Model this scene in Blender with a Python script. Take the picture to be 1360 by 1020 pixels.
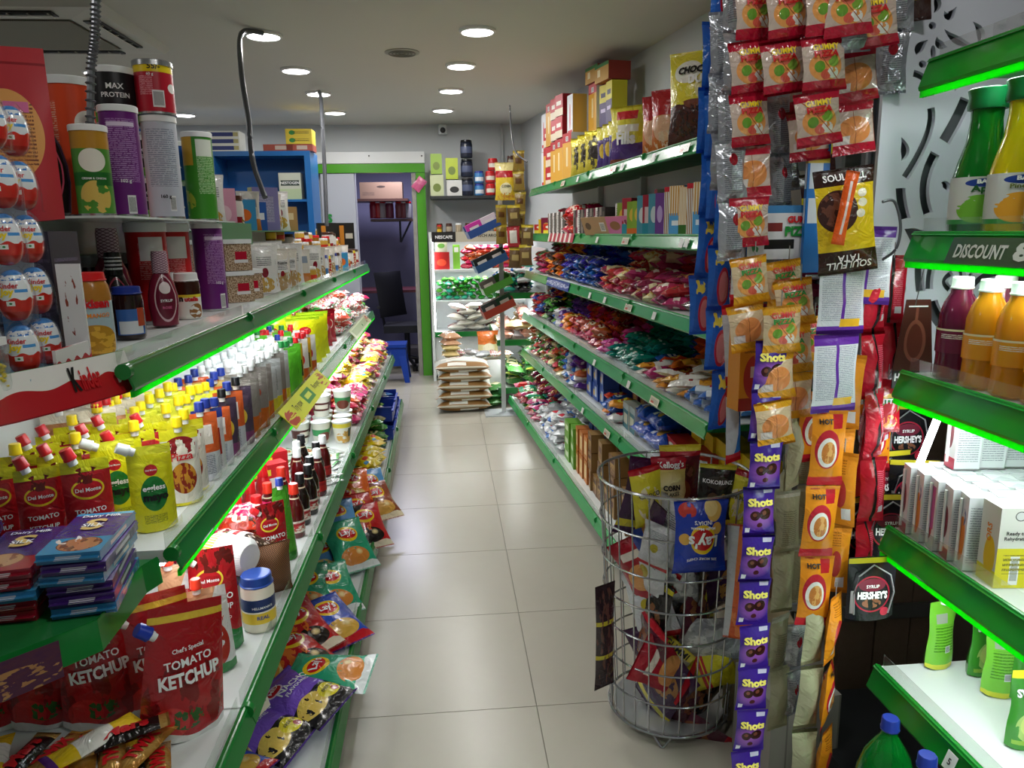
import bpy, bmesh, math, random
from math import sin, cos, pi, radians, sqrt
from mathutils import Vector, Matrix, noise
random.seed(7)
SC = bpy.context.scene
for o in list(bpy.data.objects): bpy.data.objects.remove(o)
COL = SC.collection

# ------------------------------------------------------------------ camera, world, exposure
FPX, EYE = 1000.0, 1.5
YAW, PITCH, ROLL = radians(4.859), radians(11.498), radians(-0.917)
cF = Vector((sin(YAW)*cos(PITCH), cos(YAW)*cos(PITCH), -sin(PITCH)))
r0 = Vector((cos(YAW), -sin(YAW), 0)); u0 = r0.cross(cF)
cR = cos(ROLL)*r0 + sin(ROLL)*u0; cU = cos(ROLL)*u0 - sin(ROLL)*r0
cam = bpy.data.objects.new('camera', bpy.data.cameras.new('camera')); COL.objects.link(cam)
cam.matrix_world = Matrix(((cR.x,cU.x,-cF.x,0),(cR.y,cU.y,-cF.y,0),(cR.z,cU.z,-cF.z,EYE),(0,0,0,1)))
cam.data.sensor_width = 36; cam.data.lens = 36*FPX/1360; cam.data.clip_start = .05
SC.camera = cam
W = bpy.data.worlds.new('world'); SC.world = W; W.use_nodes = True
W.node_tree.nodes['Background'].inputs[0].default_value = (.75,.8,.9,1)
W.node_tree.nodes['Background'].inputs[1].default_value = .12
SC.view_settings.view_transform = 'Standard'; SC.view_settings.look = 'None'
SC.view_settings.gamma = 1; SC.view_settings.use_curve_mapping = False
SC.view_settings.exposure = 0.0
CEIL_W, LED_W, BACK_W = 6.5, 1.45, 5.8     # watts: ceiling lamps, shelf strips, lamps behind the camera

def ray(u, v): return cF + cR*((u-680)/FPX) - cU*((v-510)/FPX)
def at(u, v, X=None, Y=None, Z=None):        # a photo point placed on a world plane
    d = ray(u, v)
    t = X/d.x if X is not None else (Y/d.y if Y is not None else (Z-EYE)/d.z)
    return Vector((0,0,EYE)) + d*t

def pY(u,v,Y): return at(u,v,Y=Y)
# ------------------------------------------------------------------ materials
def C(h, a=1):
    h = h.lstrip('#'); r = []
    for i in (0,2,4):
        c = int(h[i:i+2],16)/255; r.append(c/12.92 if c <= .04045 else ((c+.055)/1.055)**2.4)
    return (r[0], r[1], r[2], a)
MATS = {}
def M(name, base='#888888', L=(), r=.4, m=0., b=0., bs=45., tr=0., em=0., var=0., coat=0., alpha=1., trl=0., ior=1.45, co='UV'):
    if name in MATS: return MATS[name]
    mt = bpy.data.materials.new(name); mt.use_nodes = True; nt = mt.node_tree; N = nt.nodes; K = nt.links
    bs_ = N['Principled BSDF']; P = bs_.inputs
    P['Roughness'].default_value = r; P['Metallic'].default_value = m; P['IOR'].default_value = ior
    if tr: P['Transmission Weight'].default_value = tr
    if coat: P['Coat Weight'].default_value = coat; P['Coat Roughness'].default_value = .12
    if alpha < 1: P['Alpha'].default_value = alpha
    def mth(op, a, bb=None, c=None):
        n = N.new('ShaderNodeMath'); n.operation = op
        for i, x in enumerate((a, bb, c)):
            if x is None: continue
            if isinstance(x, (int, float)): n.inputs[i].default_value = x
            else: K.new(x, n.inputs[i])
        return n.outputs[0]
    cur = None
    if L or var:
        tc = N.new('ShaderNodeTexCoord'); sp = N.new('ShaderNodeSeparateXYZ'); K.new(tc.outputs[co], sp.inputs[0])
        U, V = sp.outputs[0], sp.outputs[1]
        rgb = N.new('ShaderNodeRGB'); rgb.outputs[0].default_value = C(base); cur = rgb.outputs[0]
        def dist(cx, cy, rx, ry):
            a = mth('MULTIPLY', mth('SUBTRACT', U, cx), 1/rx); c = mth('MULTIPLY', mth('SUBTRACT', V, cy), 1/ry)
            return mth('ADD', mth('MULTIPLY', a, a), mth('MULTIPLY', c, c))
        def rect(cx, cy, hw, hh):
            a = mth('LESS_THAN', mth('ABSOLUTE', mth('SUBTRACT', U, cx)), hw)
            return mth('MULTIPLY', a, mth('LESS_THAN', mth('ABSOLUTE', mth('SUBTRACT', V, cy)), hh))
        def nz(sc, thr, det=3):
            n = N.new('ShaderNodeTexNoise'); n.inputs['Scale'].default_value = sc; n.inputs['Detail'].default_value = det
            K.new(tc.outputs[co], n.inputs['Vector']); return mth('GREATER_THAN', n.outputs['Fac'], thr)
        def mix(mask, col, f=1.0):
            nonlocal cur
            n = N.new('ShaderNodeMix'); n.data_type = 'RGBA'
            if f != 1: mask = mth('MULTIPLY', mask, f)
            K.new(mask, n.inputs[0]); K.new(cur, n.inputs[6]); n.inputs[7].default_value = C(col); cur = n.outputs[2]
        for l in L:
            k = l[0]
            if k == 'e': mix(mth('LESS_THAN', dist(*l[1:5]), 1), l[5])
            elif k == 'g': mix(mth('MAXIMUM', mth('SUBTRACT', 1, dist(*l[1:5])), 0), l[5])
            elif k == 'r': mix(rect(*l[1:5]), l[5])
            elif k == 'b': mix(rect(.5, (l[1]+l[2])/2, 9, abs(l[2]-l[1])/2), l[3])
            elif k == 'w': mix(mth('LESS_THAN', V, mth('ADD', mth('MULTIPLY', mth('SINE', mth('MULTIPLY', U, l[3])), l[2]), l[1])), l[4])
            elif k == 'd': mix(mth('GREATER_THAN', V, mth('ADD', mth('MULTIPLY', U, l[1]), l[2])), l[3])
            elif k == 'n': mix(mth('MULTIPLY', mth('LESS_THAN', dist(*l[1:5]), 1), nz(l[5], l[6])), l[7])
            elif k == 't': mix(mth('MULTIPLY', mth('MULTIPLY', rect(*l[1:5]), mth('GREATER_THAN', mth('FRACT', mth('MULTIPLY', V, l[5])), .5)), nz(60, .42, 1)), l[6])
            elif k == 'k': mix(mth('MULTIPLY', rect(*l[1:5]), 1), '#e8e8e8'); mix(mth('MULTIPLY', rect(l[1], l[2], l[3]*.85, l[4]*.8), mth('GREATER_THAN', mth('FRACT', mth('MULTIPLY', U, 9/l[3])), .5)), '#222222')
            elif k == 's': mix(mth('GREATER_THAN', mth('FRACT', mth('MULTIPLY', mth('ADD', U, mth('MULTIPLY', V, l[2])), l[1])), l[3]), l[4])
            elif k == 'v':
                n = N.new('ShaderNodeTexVoronoi'); n.inputs['Scale'].default_value = l[5]; K.new(tc.outputs[co], n.inputs['Vector'])
                mix(mth('MULTIPLY', mth('LESS_THAN', dist(*l[1:5]), 1), mth('LESS_THAN', n.outputs['Distance'], l[6])), l[7])
            elif k == 'z':
                n = N.new('ShaderNodeTexNoise'); n.inputs['Scale'].default_value = l[1]; n.inputs['Detail'].default_value = 5
                K.new(tc.outputs[co], n.inputs['Vector']); mix(mth('MULTIPLY', n.outputs['Fac'], l[2]), l[3])
        if var:
            oi = N.new('ShaderNodeObjectInfo'); h = N.new('ShaderNodeHueSaturation')
            K.new(mth('ADD', .5-var*.12, mth('MULTIPLY', oi.outputs['Random'], var*.24)), h.inputs['Hue'])
            K.new(mth('ADD', 1-var*.35, mth('MULTIPLY', mth('FRACT', mth('MULTIPLY', oi.outputs['Random'], 7.3)), var*.6)), h.inputs['Value'])
            K.new(cur, h.inputs['Color']); cur = h.outputs[0]
        K.new(cur, P['Base Color'])
    else: P['Base Color'].default_value = C(base)
    if em:
        P['Emission Strength'].default_value = em
        P['Emission Color'].default_value = C(base)
    if b:
        tc2 = N.new('ShaderNodeTexCoord'); n = N.new('ShaderNodeTexNoise'); n.inputs['Scale'].default_value = bs
        n.inputs['Detail'].default_value = 2.5; n.inputs['Distortion'].default_value = 1.2
        K.new(tc2.outputs['Object'], n.inputs['Vector'])
        bp = N.new('ShaderNodeBump'); bp.inputs['Strength'].default_value = b; bp.inputs['Distance'].default_value = .01
        K.new(n.outputs['Fac'], bp.inputs['Height']); K.new(bp.outputs[0], P['Normal'])
    if trl:
        out = N['Material Output']; t = N.new('ShaderNodeBsdfTranslucent'); mx = N.new('ShaderNodeMixShader')
        mx.inputs[0].default_value = trl
        t.inputs[0].default_value = C(base)
        K.new(bs_.outputs[0], mx.inputs[1]); K.new(t.outputs[0], mx.inputs[2]); K.new(mx.outputs[0], out.inputs[0])
    MATS[name] = mt; return mt
def P_(name, h, **k): k.setdefault('r', .4); return M(name, h, **k)      # plain
def foil(name, base, L=(), **k):
    d = dict(r=.22, b=.75, bs=30, coat=.4); d.update(k); return M(name, base, L, **d)
WHT = P_('print_white', '#f2f2f2'); BLK = P_('print_black', '#151515'); YEL = P_('print_yellow', '#f4d524')
RED = P_('print_red', '#c8141e'); BLU = P_('print_blue', '#1c3f9c'); GRN = P_('print_green', '#1d8c3a'); GLD = P_('print_gold', '#d8b56a')
GRY = P_('print_grey', '#8a8f8c'); PNK = P_('print_pink', '#e86a9a'); ORG = P_('print_orange', '#f08a20')

# ------------------------------------------------------------------ mesh builder
TX = {}
def text2d(s, bold=.02, fine=0):
    k = (s, bold, fine)
    if k in TX: return TX[k]
    cu = bpy.data.curves.new('t', 'FONT'); cu.body = s; cu.offset = bold; cu.resolution_u = 2
    o = bpy.data.objects.new('t', cu); COL.objects.link(o)
    dg = bpy.context.evaluated_depsgraph_get(); me = bpy.data.meshes.new_from_object(o.evaluated_get(dg))
    bm = bmesh.new(); bm.from_mesh(me); bmesh.ops.triangulate(bm, faces=bm.faces[:])
    for _ in range(fine):
        bmesh.ops.subdivide_edges(bm, edges=[e for e in bm.edges if e.calc_length() > .22], cuts=1)
        bmesh.ops.triangulate(bm, faces=bm.faces[:])
    vs = [v.co.copy() for v in bm.verts]; fs = [[v.index for v in f.verts] for f in bm.faces]; bm.free()
    bpy.data.objects.remove(o); bpy.data.curves.remove(cu); bpy.data.meshes.remove(me)
    if not vs: vs = [Vector((0,0,0))]
    x0 = min(v.x for v in vs); x1 = max(v.x for v in vs); y0 = min(v.y for v in vs); y1 = max(v.y for v in vs)
    w = max(x1-x0, 1e-4)
    out = ([((v.x-(x0+x1)/2)/w, (v.y-(y0+y1)/2)/w) for v in vs], fs, (y1-y0)/w)
    TX[k] = out; return out
class MB:
    def __init__(s): s.v=[]; s.f=[]; s.m=[]; s.uv=[]; s.mats=[]; s.sm=[]
    def mi(s, m):
        if m not in s.mats: s.mats.append(m)
        return s.mats.index(m)
    def add(s, vs, fs, mat, uvs=None, smooth=True):
        b = len(s.v); s.v += [tuple(p) for p in vs]; k = s.mi(mat)
        for f in fs:
            s.f.append([b+i for i in f]); s.m.append(k); s.sm.append(smooth)
            s.uv.append([uvs[i] if uvs else (.5,.5) for i in f])
    def text(s, S, t, cx, cz, w, mat, h=None, rot=0, off=.0012, bold=.02, fine=1, arc=0, flipx=False):
        vs, fs, asp = text2d(t, bold, fine); hh = (h/(w*asp) if h else 1)
        out = []; c, n = cos(rot), sin(rot)
        for x, y in vs:
            x, y = x*w*(-1 if flipx else 1), y*w*hh
            if arc: y += -arc*(x/w*2)**2*w*.25
            out.append(S(cx + x*c - y*n, cz + x*n + y*c, off))
        s.add(out, fs, mat, None, False)
    def box(s, x0, y0, z0, x1, y1, z1, mat, side=None, top=None):
        side = side or mat; top = top or side
        V = [(x0,y0,z0),(x1,y0,z0),(x1,y0,z1),(x0,y0,z1),(x0,y1,z0),(x1,y1,z0),(x1,y1,z1),(x0,y1,z1)]
        u = [(0,0),(1,0),(1,1),(0,1)]
        for q, mm in (((0,1,2,3),mat),((5,4,7,6),mat),((1,5,6,2),side),((4,0,3,7),side),((3,2,6,7),top),((4,5,1,0),top)):
            s.add([V[i] for i in q], [(0,1,2,3)], mm, u, False)
    def lathe(s, prof, mat, seg=16, cx=0, cy=0, cap=True, sx=1, sy=1, flute=0):
        n = len(prof); z0 = prof[0][1]; z1 = prof[-1][1]; vs=[]; us=[]
        for r, z in prof:
            for i in range(seg+1):
                a = -pi/2 + 2*pi*(i/seg-.5); rr = r*(1-flute*(i % 2))
                vs.append((cx+rr*cos(a)*sx, cy+rr*sin(a)*sy, z)); us.append((i/seg, (z-z0)/max(z1-z0,1e-6)))
        fs = [(j*(seg+1)+i, j*(seg+1)+i+1, (j+1)*(seg+1)+i+1, (j+1)*(seg+1)+i) for j in range(n-1) for i in range(seg)]
        s.add(vs, fs, mat, us)
        if cap:
            for j, fl in ((0,1),(n-1,0)):
                r, z = prof[j]
                if r < 1e-4: continue
                ring = [j*(seg+1)+i for i in range(seg)]; pts = [vs[i] for i in ring]
                s.add(pts, [list(range(seg))[::-1] if fl else list(range(seg))], mat, [(.5,.02 if fl else .98)]*seg, False)
    def tube(s, pts, r, mat, seg=8, close=False):
        pts = [Vector(p) for p in pts]; n = len(pts); vs=[]
        for i, p in enumerate(pts):
            a = pts[(i-1)%n] if (close or i>0) else p; c = pts[(i+1)%n] if (close or i<n-1) else p
            t = (c-a).normalized(); up = Vector((0,0,1)) if abs(t.z)<.9 else Vector((1,0,0))
            e1 = t.cross(up).normalized(); e2 = t.cross(e1)
            for k in range(seg): vs.append(p + e1*r*cos(2*pi*k/seg) + e2*r*sin(2*pi*k/seg))
        m = n if close else n-1
        fs = [(i*seg+k, i*seg+(k+1)%seg, ((i+1)%n)*seg+(k+1)%seg, ((i+1)%n)*seg+k) for i in range(m) for k in range(seg)]
        if not close: fs += [list(range(seg))[::-1], [(n-1)*seg+k for k in range(seg)]]
        s.add(vs, fs, mat)
    def xf(s, Mx): s.v = [tuple(Mx @ Vector(p)) for p in s.v]; return s
    def lay(s):                                  # front face up, origin under the middle
        s.xf(Matrix.Rotation(-pi/2, 4, 'X')); return s.ground()
    def ground(s):
        xs=[p[0] for p in s.v]; ys=[p[1] for p in s.v]; zs=[p[2] for p in s.v]
        return s.xf(Matrix.Translation((-(min(xs)+max(xs))/2, -(min(ys)+max(ys))/2, -min(zs))))
    def build(s, name, ang=40):
        me = bpy.data.meshes.new(name); me.from_pydata(s.v, [], s.f)
        for m in s.mats: me.materials.append(m)
        me.polygons.foreach_set('material_index', s.m); me.polygons.foreach_set('use_smooth', s.sm)
        ul = me.uv_layers.new(name='UVMap'); ul.data.foreach_set('uv', [c for f in s.uv for p in f for c in p])
        me.update()
        if any(s.sm): me.set_sharp_from_angle(angle=radians(ang))
        return me
# surfaces ---------------------------------------------------------
def pillow(w, h, t, mat, back=None, n=7, m=9, cr=.35, seed=0, seal=.06, edge=None, tap=0., fat=False):
    ea, eb = (.3,.42) if fat else (.5,.6)
    """sealed bag standing on its lower seal, front towards -Y"""
    b = MB(); back = back or mat
    def T(u, v, sg):
        s = min(max((v-seal)/(1-2*seal), 0), 1)
        e = (max(sin(pi*s),0)**ea) * (max(sin(pi*u),0)**eb)
        q = noise.noise(Vector((u*3.1+seed*7.3, v*3.4, sg*2.7+seed)))*cr
        return t/2*e*(1+q)
    def P(x, z, off=0, sg=-1):
        u = x/w+.5; v = z/h; u = min(max(u,0),1); v = min(max(v,0),1)
        s = min(max((v-seal)/(1-2*seal), 0), 1)
        wob = noise.noise(Vector((v*4, seed*3.3, 0)))*t*.25*cr
        nar = 1-.09*max(sin(pi*s),0)**.5*(t/max(w,.01)*3 if t/w<.33 else 1) - tap*v
        return Vector(((u-.5)*w*nar + noise.noise(Vector((seed*1.7, v*5, u*2)))*w*.04*cr, sg*(T(u,v,sg)+off) + wob, z))
    for sg, mt in ((-1,mat),(1,back)):
        vs=[]; us=[]
        for j in range(m+1):
            v = j/m; v = .5-.5*cos(pi*v) if m > 6 else v
            for i in range(n+1):
                u = i/n; vs.append(P((u-.5)*w, v*h, 0, sg)); us.append((u if sg<0 else 1-u, v))
        fs = []
        for j in range(m):
            for i in range(n):
                q = (j*(n+1)+i, j*(n+1)+i+1, (j+1)*(n+1)+i+1, (j+1)*(n+1)+i)
                fs.append(q if sg < 0 else q[::-1])
        b.add(vs, fs, mt, us)
    return b, P
def spouch(w, h, t, mat, back=None, n=8, m=9, tap=.0, seed=0, waist=0., cr=.2):
    """stand-up pouch: gusset base, flat sealed top"""
    b = MB(); back = back or mat
    def P(x, z, off=0, sg=-1):
        u = min(max(x/w+.5,0),1); v = min(max(z/h,0),1)
        T = t/2*(max(1-v*1.06,0)**.62)*(.82+.18*sin(min(v*9,pi/2)))
        T *= (max(1-(2*u-1)**2,0)**.5)*(1+cr*noise.noise(Vector((u*3+seed*5, v*3, sg))))
        k = 1-tap*v - waist*sin(pi*min(max((v-.3)/.5,0),1))
        return Vector(((u-.5)*w*k, sg*(T+off), z + (0.006 if v<.02 else 0)*abs(2*u-1)**2))
    for sg, mt in ((-1,mat),(1,back)):
        vs=[]; us=[]
        for j in range(m+1):
            for i in range(n+1):
                u=i/n; v=j/m; vs.append(P((u-.5)*w, v*h, 0, sg)); us.append((u if sg<0 else 1-u, v))
        fs=[]
        for j in range(m):
            for i in range(n):
                q=(j*(n+1)+i, j*(n+1)+i+1, (j+1)*(n+1)+i+1, (j+1)*(n+1)+i); fs.append(q if sg<0 else q[::-1])
        b.add(vs, fs, mt, us)
    ring = [P((i/n-.5)*w, 0, 0, -1) for i in range(n+1)] + [P((i/n-.5)*w, 0, 0, 1) for i in range(n,-1,-1)]
    b.add(ring, [list(range(len(ring)))[::-1]], back, [(.5,.03)]*len(ring), False)
    return b, P
def bxm(w, d, h, front, side=None, top=None):
    b = MB(); b.box(-w/2, -d/2, 0, w/2, d/2, h, front, side, top)
    return b, (lambda x, z, off=0: Vector((x, -d/2-off, z)))
def lath(prof, mat, seg=18, **k):
    b = MB(); b.lathe(prof, mat, seg, **k)
    def S(x, z, off=0):
        r = prof[-1][0]
        for (ra, za), (rb, zb) in zip(prof, prof[1:]):
            if za <= z <= zb: r = ra + (rb-ra)*((z-za)/max(zb-za,1e-6)); break
        R = max(x for x, _ in prof)
        a = -pi/2 + x/R; return Vector(((r+off)*cos(a)*k.get('sx',1), (r+off)*sin(a)*k.get('sy',1), z))
    return b, S
def capmb(r, h, mat, z=0, x=0, y=0, tilt=0, flute=.06, neck=None):
    b = MB()
    if neck: b.lathe([(r*.72,-.012),(r*.72,.002)], neck, 12)
    b.lathe([(r,0),(r*1.04,h*.12),(r*.97,h*.2),(r*.93,h*.92),(r*.84,h)], mat, 18, flute=flute)
    b.xf(Matrix.Translation((x,y,z)) @ Matrix.Rotation(tilt, 4, 'Y')); return b
# ------------------------------------------------------------------ things
def tag(o, label=None, cat=None, group=None, kind=None):
    for k, v in (('label',label),('category',cat),('group',group),('kind',kind)):
        if v: o[k] = v
    return o
def obj(name, me, parent=None, loc=(0,0,0), rot=(0,0,0)):
    if isinstance(me, MB): me = me.build(name)
    o = bpy.data.objects.new(name, me); COL.objects.link(o)
    o.location = loc; o.rotation_euler = rot
    if parent: o.parent = parent
    return o
class Proto:                                   # a kind of thing; parts = [(name, mesh, label, [subparts])]
    def __init__(s, name, cat, body, parts=(), bname='body', h=0, w=0, d=0):
        s.name, s.cat, s.bname = name, cat, bname
        s.z = max(p[2] for p in body.v) if isinstance(body, MB) else h
        s.body = body.build(name) if isinstance(body, MB) else body
        s.parts = [(p[0], p[1].build(p[0]) if isinstance(p[1], MB) else p[1], (p[2] if len(p) > 2 else None)) for p in parts]
def put(P, loc, rz=0, rx=0, ry=0, s=1, label=None, group=None, parts=True):
    if P.parts and parts:
        o = bpy.data.objects.new(P.name, None); o.empty_display_size = .05; COL.objects.link(o)
        obj(P.bname, P.body, o)
        for n, me, lb in P.parts:
            c = obj(n, me, o)
            if lb: c['label'] = lb
    else: o = obj(P.name, P.body)
    o.location = loc; o.rotation_euler = (rx, ry, rz)
    o.scale = (s,s,s) if not isinstance(s, tuple) else s
    tag(o, label, P.cat, group); return o
ORD = ['first','second','third','fourth','fifth','sixth','seventh','eighth','ninth','tenth','eleventh','twelfth','thirteenth','fourteenth','fifteenth','sixteenth','seventeenth','eighteenth','nineteenth','twentieth']
TENS = {2:'twenty',3:'thirty',4:'forty',5:'fifty',6:'sixty',7:'seventy',8:'eighty'}
def od(i): return ORD[i] if i < 20 else TENS[(i+1)//10]+('-'+ORD[(i+1)%10-1] if (i+1)%10 else 'th').replace('tyth','tieth')
rnd = random.uniform
def struct(name, me, parent=None, **k):
    o = obj(name, me, parent, **k)
    if not parent: o['kind'] = 'structure'
    return o
# ================================================================== THE ROOM
m_ceil = M('ceiling_paint', '#cfccc4', [('z', 3, .12, '#b9b5ab')], r=.75, co='Object')
m_wall = M('wall_paint', '#c9cdcf', [('z', 2, .15, '#b4b9bc')], r=.7, co='Object')
m_tile = M('floor_tile_glaze', '#aba598', [('z', 5, .35, '#989386'), ('z', 25, .12, '#bab5a8')], r=.26, co='Object')
m_grout = P_('grout', '#8f8a80', r=.8)
m_wood = M('dark_wood', '#6a5342', [('z', 6, .7, '#382a22'), ('z', 40, .25, '#85705e')], r=.6, b=.2, bs=60, co='Object')
m_green = P_('green_frame', '#4f9c28', r=.25)
m_wlam = P_('white_laminate', '#e4e6e6', r=.3)
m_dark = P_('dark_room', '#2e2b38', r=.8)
H = 2.57; YE = 8.05
b = MB(); b.box(-3.6,-1.2,-.08,2.2,10.4,-.004, m_grout); fl = struct('floor', b)
tb = MB(); tb.box(.0015,.0015,-.01,.6085,.6085,0, m_tile); tm = tb.build('floor_tile')
for i in range(-6, 3):
    for j in range(-2, 14):
        obj('floor_tile', tm, fl, (.246+.61*(i), 2.155+.61*(j-3)-.61, 0))
b = MB(); b.box(-3.6,-1.2,H,2.2,YE+.4,H+.1, m_ceil); struct('ceiling', b)
b = MB(); b.box(-3.7,-1.2,0,-3.6,YE,H, m_wall); struct('wall_left', b)
b = MB(); b.box(-3.7,-1.3,0,2.3,-1.2,H, m_wall); struct('wall_near', b)
# right wall runs towards the left as it recedes
wr = lambda Y: 1.385-.134*(Y-3.87)
b = MB(); V = [(wr(-1.2),-1.2,0),(wr(YE),YE,0),(wr(YE),YE,H),(wr(-1.2),-1.2,H)]
b.add(V+[(p[0]+.1,p[1],p[2]) for p in V], [(0,1,2,3),(7,6,5,4),(0,3,7,4),(1,5,6,2),(3,2,6,7),(0,4,5,1)], m_wall, None, False); struct('wall_right', b)
# end wall with a doorway
dl, dr = at(474,300,Y=YE-.05).x, at(558,300,Y=YE-.05).x; dt = at(520,226,Y=YE-.05).z
b = MB()
b.box(-3.7,YE,0,dl,YE+.1,H, m_wall); b.box(dr,YE,0,2.2,YE+.1,H, m_wall); b.box(dl,YE,dt,dr,YE+.1,H, m_wall); struct('wall_back', b)
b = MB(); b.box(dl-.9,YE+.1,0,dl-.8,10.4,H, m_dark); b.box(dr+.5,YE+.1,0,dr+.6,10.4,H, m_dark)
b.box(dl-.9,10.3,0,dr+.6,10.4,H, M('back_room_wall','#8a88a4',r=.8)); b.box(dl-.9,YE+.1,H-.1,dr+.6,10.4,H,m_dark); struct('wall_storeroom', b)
# door surround: white panel left, green posts and header, white strip above
yl = YE-.06
g0 = at(406,203,Y=yl); g1 = at(565,216,Y=yl); g2 = at(565,229,Y=yl); gx0 = at(567,300,Y=yl).x
t = obj('door_surround', None); t['kind'] = 'structure'; t.name = 'trim_1'
b = MB(); b.box(g0.x, yl-.03, g1.z-.005, gx0+.0, yl+.05, at(500,202,Y=yl).z, m_wlam); obj('header_board', b, t)
b = MB(); b.box(g0.x, yl-.035, g2.z, gx0, yl+.05, g1.z-.01, m_green); obj('green_header', b, t)
b = MB(); b.box(at(555,300,Y=yl).x, yl-.04, 0, gx0+.0, yl+.05, g2.z-.005, m_green); obj('green_post', b, t)
b = MB(); b.box(at(430,300,Y=yl).x, yl-.02, 0, at(474,300,Y=yl).x, yl+.05, g2.z-.005, M('grey_laminate','#b4b8c2',r=.35)); obj('side_panel', b, t)
b = MB(); b.box(at(549,300,Y=yl).x, yl-.03, 0, at(555,300,Y=yl).x-.004, yl+.05, g2.z-.008, M('chipped_plaster','#a8a49c',[('z',14,.5,'#5c5650')],r=.8,b=.5,co='Object')); obj('door_jamb', b, t)
for u in (418, 490, 560):
    b = MB(); p = at(u,207,Y=yl-.03); b.lathe([(.008,0),(.006,.006)], BLK, 8); obj('screw', b, t, p, (pi/2,0,0))
S0 = lambda x, z, off=0: Vector((x, -off, z))
b = MB(); b.text(S0, 'S', 0, 0, .055, GRN, bold=.05); o = obj('wall_letter', b, None, at(438,290,Y=yl-.028)); tag(o, 'green capital letter on the white panel beside the doorway', 'sign')
# pipe in the back right corner
b = MB(); b.box(-.012,-.012,0,.012,.012,H-.9, P_('pipe_paint','#b9bcbc')); struct('trim_2', b, loc=(at(667,220,Y=YE-.02).x, YE-.02, .9))
# dark wooden cladding behind the racks on the right, one plank at a time
pw = obj('wall_cladding', None); pw['kind']='structure'; pw.name = 'wall_niche'
for i in range(7):
    b = MB(); b.box(0,0,0,.108,.03,1.15, m_wood); obj('plank', b, pw, (1.17+i*.114, 2.02+rnd(-.004,.004), .0))
b = MB(); b.box(1.16, 2.055, 0, 1.98, 2.08, H, P_('niche_dark','#2a2624')); obj('backing', b, pw)
for z in (.32, .74):
    b = MB(); b.box(1.17,2.003,z,1.94,2.015,z+.045, P_('batten','#4a4644')); obj('batten', b, pw)

# ------------------------------------------------------------------ ceiling lights and fittings
m_lamp = M('lamp_diffuser', '#ffffff', em=14); m_lring = P_('lamp_ring', '#e8e8e6', r=.3)
def ceil_light(x, y, label, w=CEIL_W):
    t = tag(bpy.data.objects.new('ceiling_light', None), label, 'ceiling light', 'round ceiling lights'); COL.objects.link(t); t.location = (x,y,H)
    b = MB(); b.lathe([(.10,-.0),(.10,-.012),(.088,-.018),(.084,-.014)], m_lring, 28); obj('housing', b, t)
    b = MB(); b.lathe([(.084,-.0155),(.05,-.019),(.002,-.020)], m_lamp, 28); obj('diffuser', b, t)
    l = bpy.data.lights.new('ceiling_lamp', 'AREA'); l.shape='DISK'; l.size=.17; l.energy=w; l.color=(1,.98,.95)
    o = bpy.data.objects.new('ceiling_lamp', l); COL.objects.link(o); o.parent = t; o.location=(0,0,-.026)
for i, (u, v) in enumerate([(350,48),(393,94),(423,125),(445,150)]):
    p = at(u,v,Z=H-.01); ceil_light(p.x, p.y, od(i)+' round white lamp of the left ceiling row counted from the near end')
for i, (u, v) in enumerate([(634,42),(612,88),(599,121),(588,147)]):
    p = at(u,v,Z=H-.01); ceil_light(p.x, p.y, od(i)+' round white lamp of the right ceiling row counted from the near end')
p = at(245,153,Z=H-.01); ceil_light(p.x, p.y, 'round white ceiling lamp far left beside the blue cabinet')
p = at(131,97,Z=H-.01); ceil_light(p.x, p.y, 'round ceiling lamp peeping out behind the stacked snack cans')
for x, y in ((-.1,2.6),(-.1,.9),(-2.2,1.2),(.75,.6)):     # lamps of the same kind over and behind the camera
    l = bpy.data.lights.new('shop_lamp', 'AREA'); l.shape='DISK'; l.size=.2; l.energy=BACK_W; l.color=(1,.98,.95)
    o = bpy.data.objects.new('shop_lamp', l); COL.objects.link(o); o.location=(x,y,H-.03)
p = at(534,70,Z=H-.003); m_grille = P_('grille_paint','#9b988f')
t = tag(bpy.data.objects.new('ceiling_speaker', None), 'round pale ceiling grille between the two rows of lamps', 'speaker'); COL.objects.link(t); t.location=(p.x,p.y,H)
b = MB(); b.lathe([(.105,0),(.105,-.005),(.085,-.008)], m_grille, 28); obj('rim', b, t)
for r in (.08,.06,.04,.02):
    b = MB(); b.tube([(r*cos(a*pi/12), r*sin(a*pi/12), -.010) for a in range(24)], .004, P_('grille_dark','#75726a'), 6, True); obj('ring', b, t)
# cassette air conditioner
t = tag(bpy.data.objects.new('air_conditioner', None), 'square white cassette air conditioner set in the ceiling', 'air conditioner'); COL.objects.link(t)
a0, a1, b0, b1 = -2.55, -1.55, 3.85, 4.85; t.location = ((a0+a1)/2, (b0+b1)/2, H)
m_ac = P_('ac_plastic','#c8c5bb', r=.4); hw=.5
b = MB(); b.add([(-hw,-hw,0),(hw,-hw,0),(hw,hw,0),(-hw,hw,0),(-.47,-.47,-.035),(.47,-.47,-.035),(.47,.47,-.035),(-.47,.47,-.035),(-.3,-.3,-.045),(.3,-.3,-.045),(.3,.3,-.045),(-.3,.3,-.045)],
    [(0,4,5,1),(1,5,6,2),(2,6,7,3),(3,7,4,0),(4,8,9,5),(5,9,10,6),(6,10,11,7),(7,11,8,4)], m_ac, None, False); obj('fascia', b, t)
b = MB(); b.box(-.29,-.29,-.052,.29,.29,-.044, M('ac_grille','#6f6c60',[('s',60,0,.5,'#8c8877')],r=.6)); obj('intake_grille', b, t)
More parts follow.
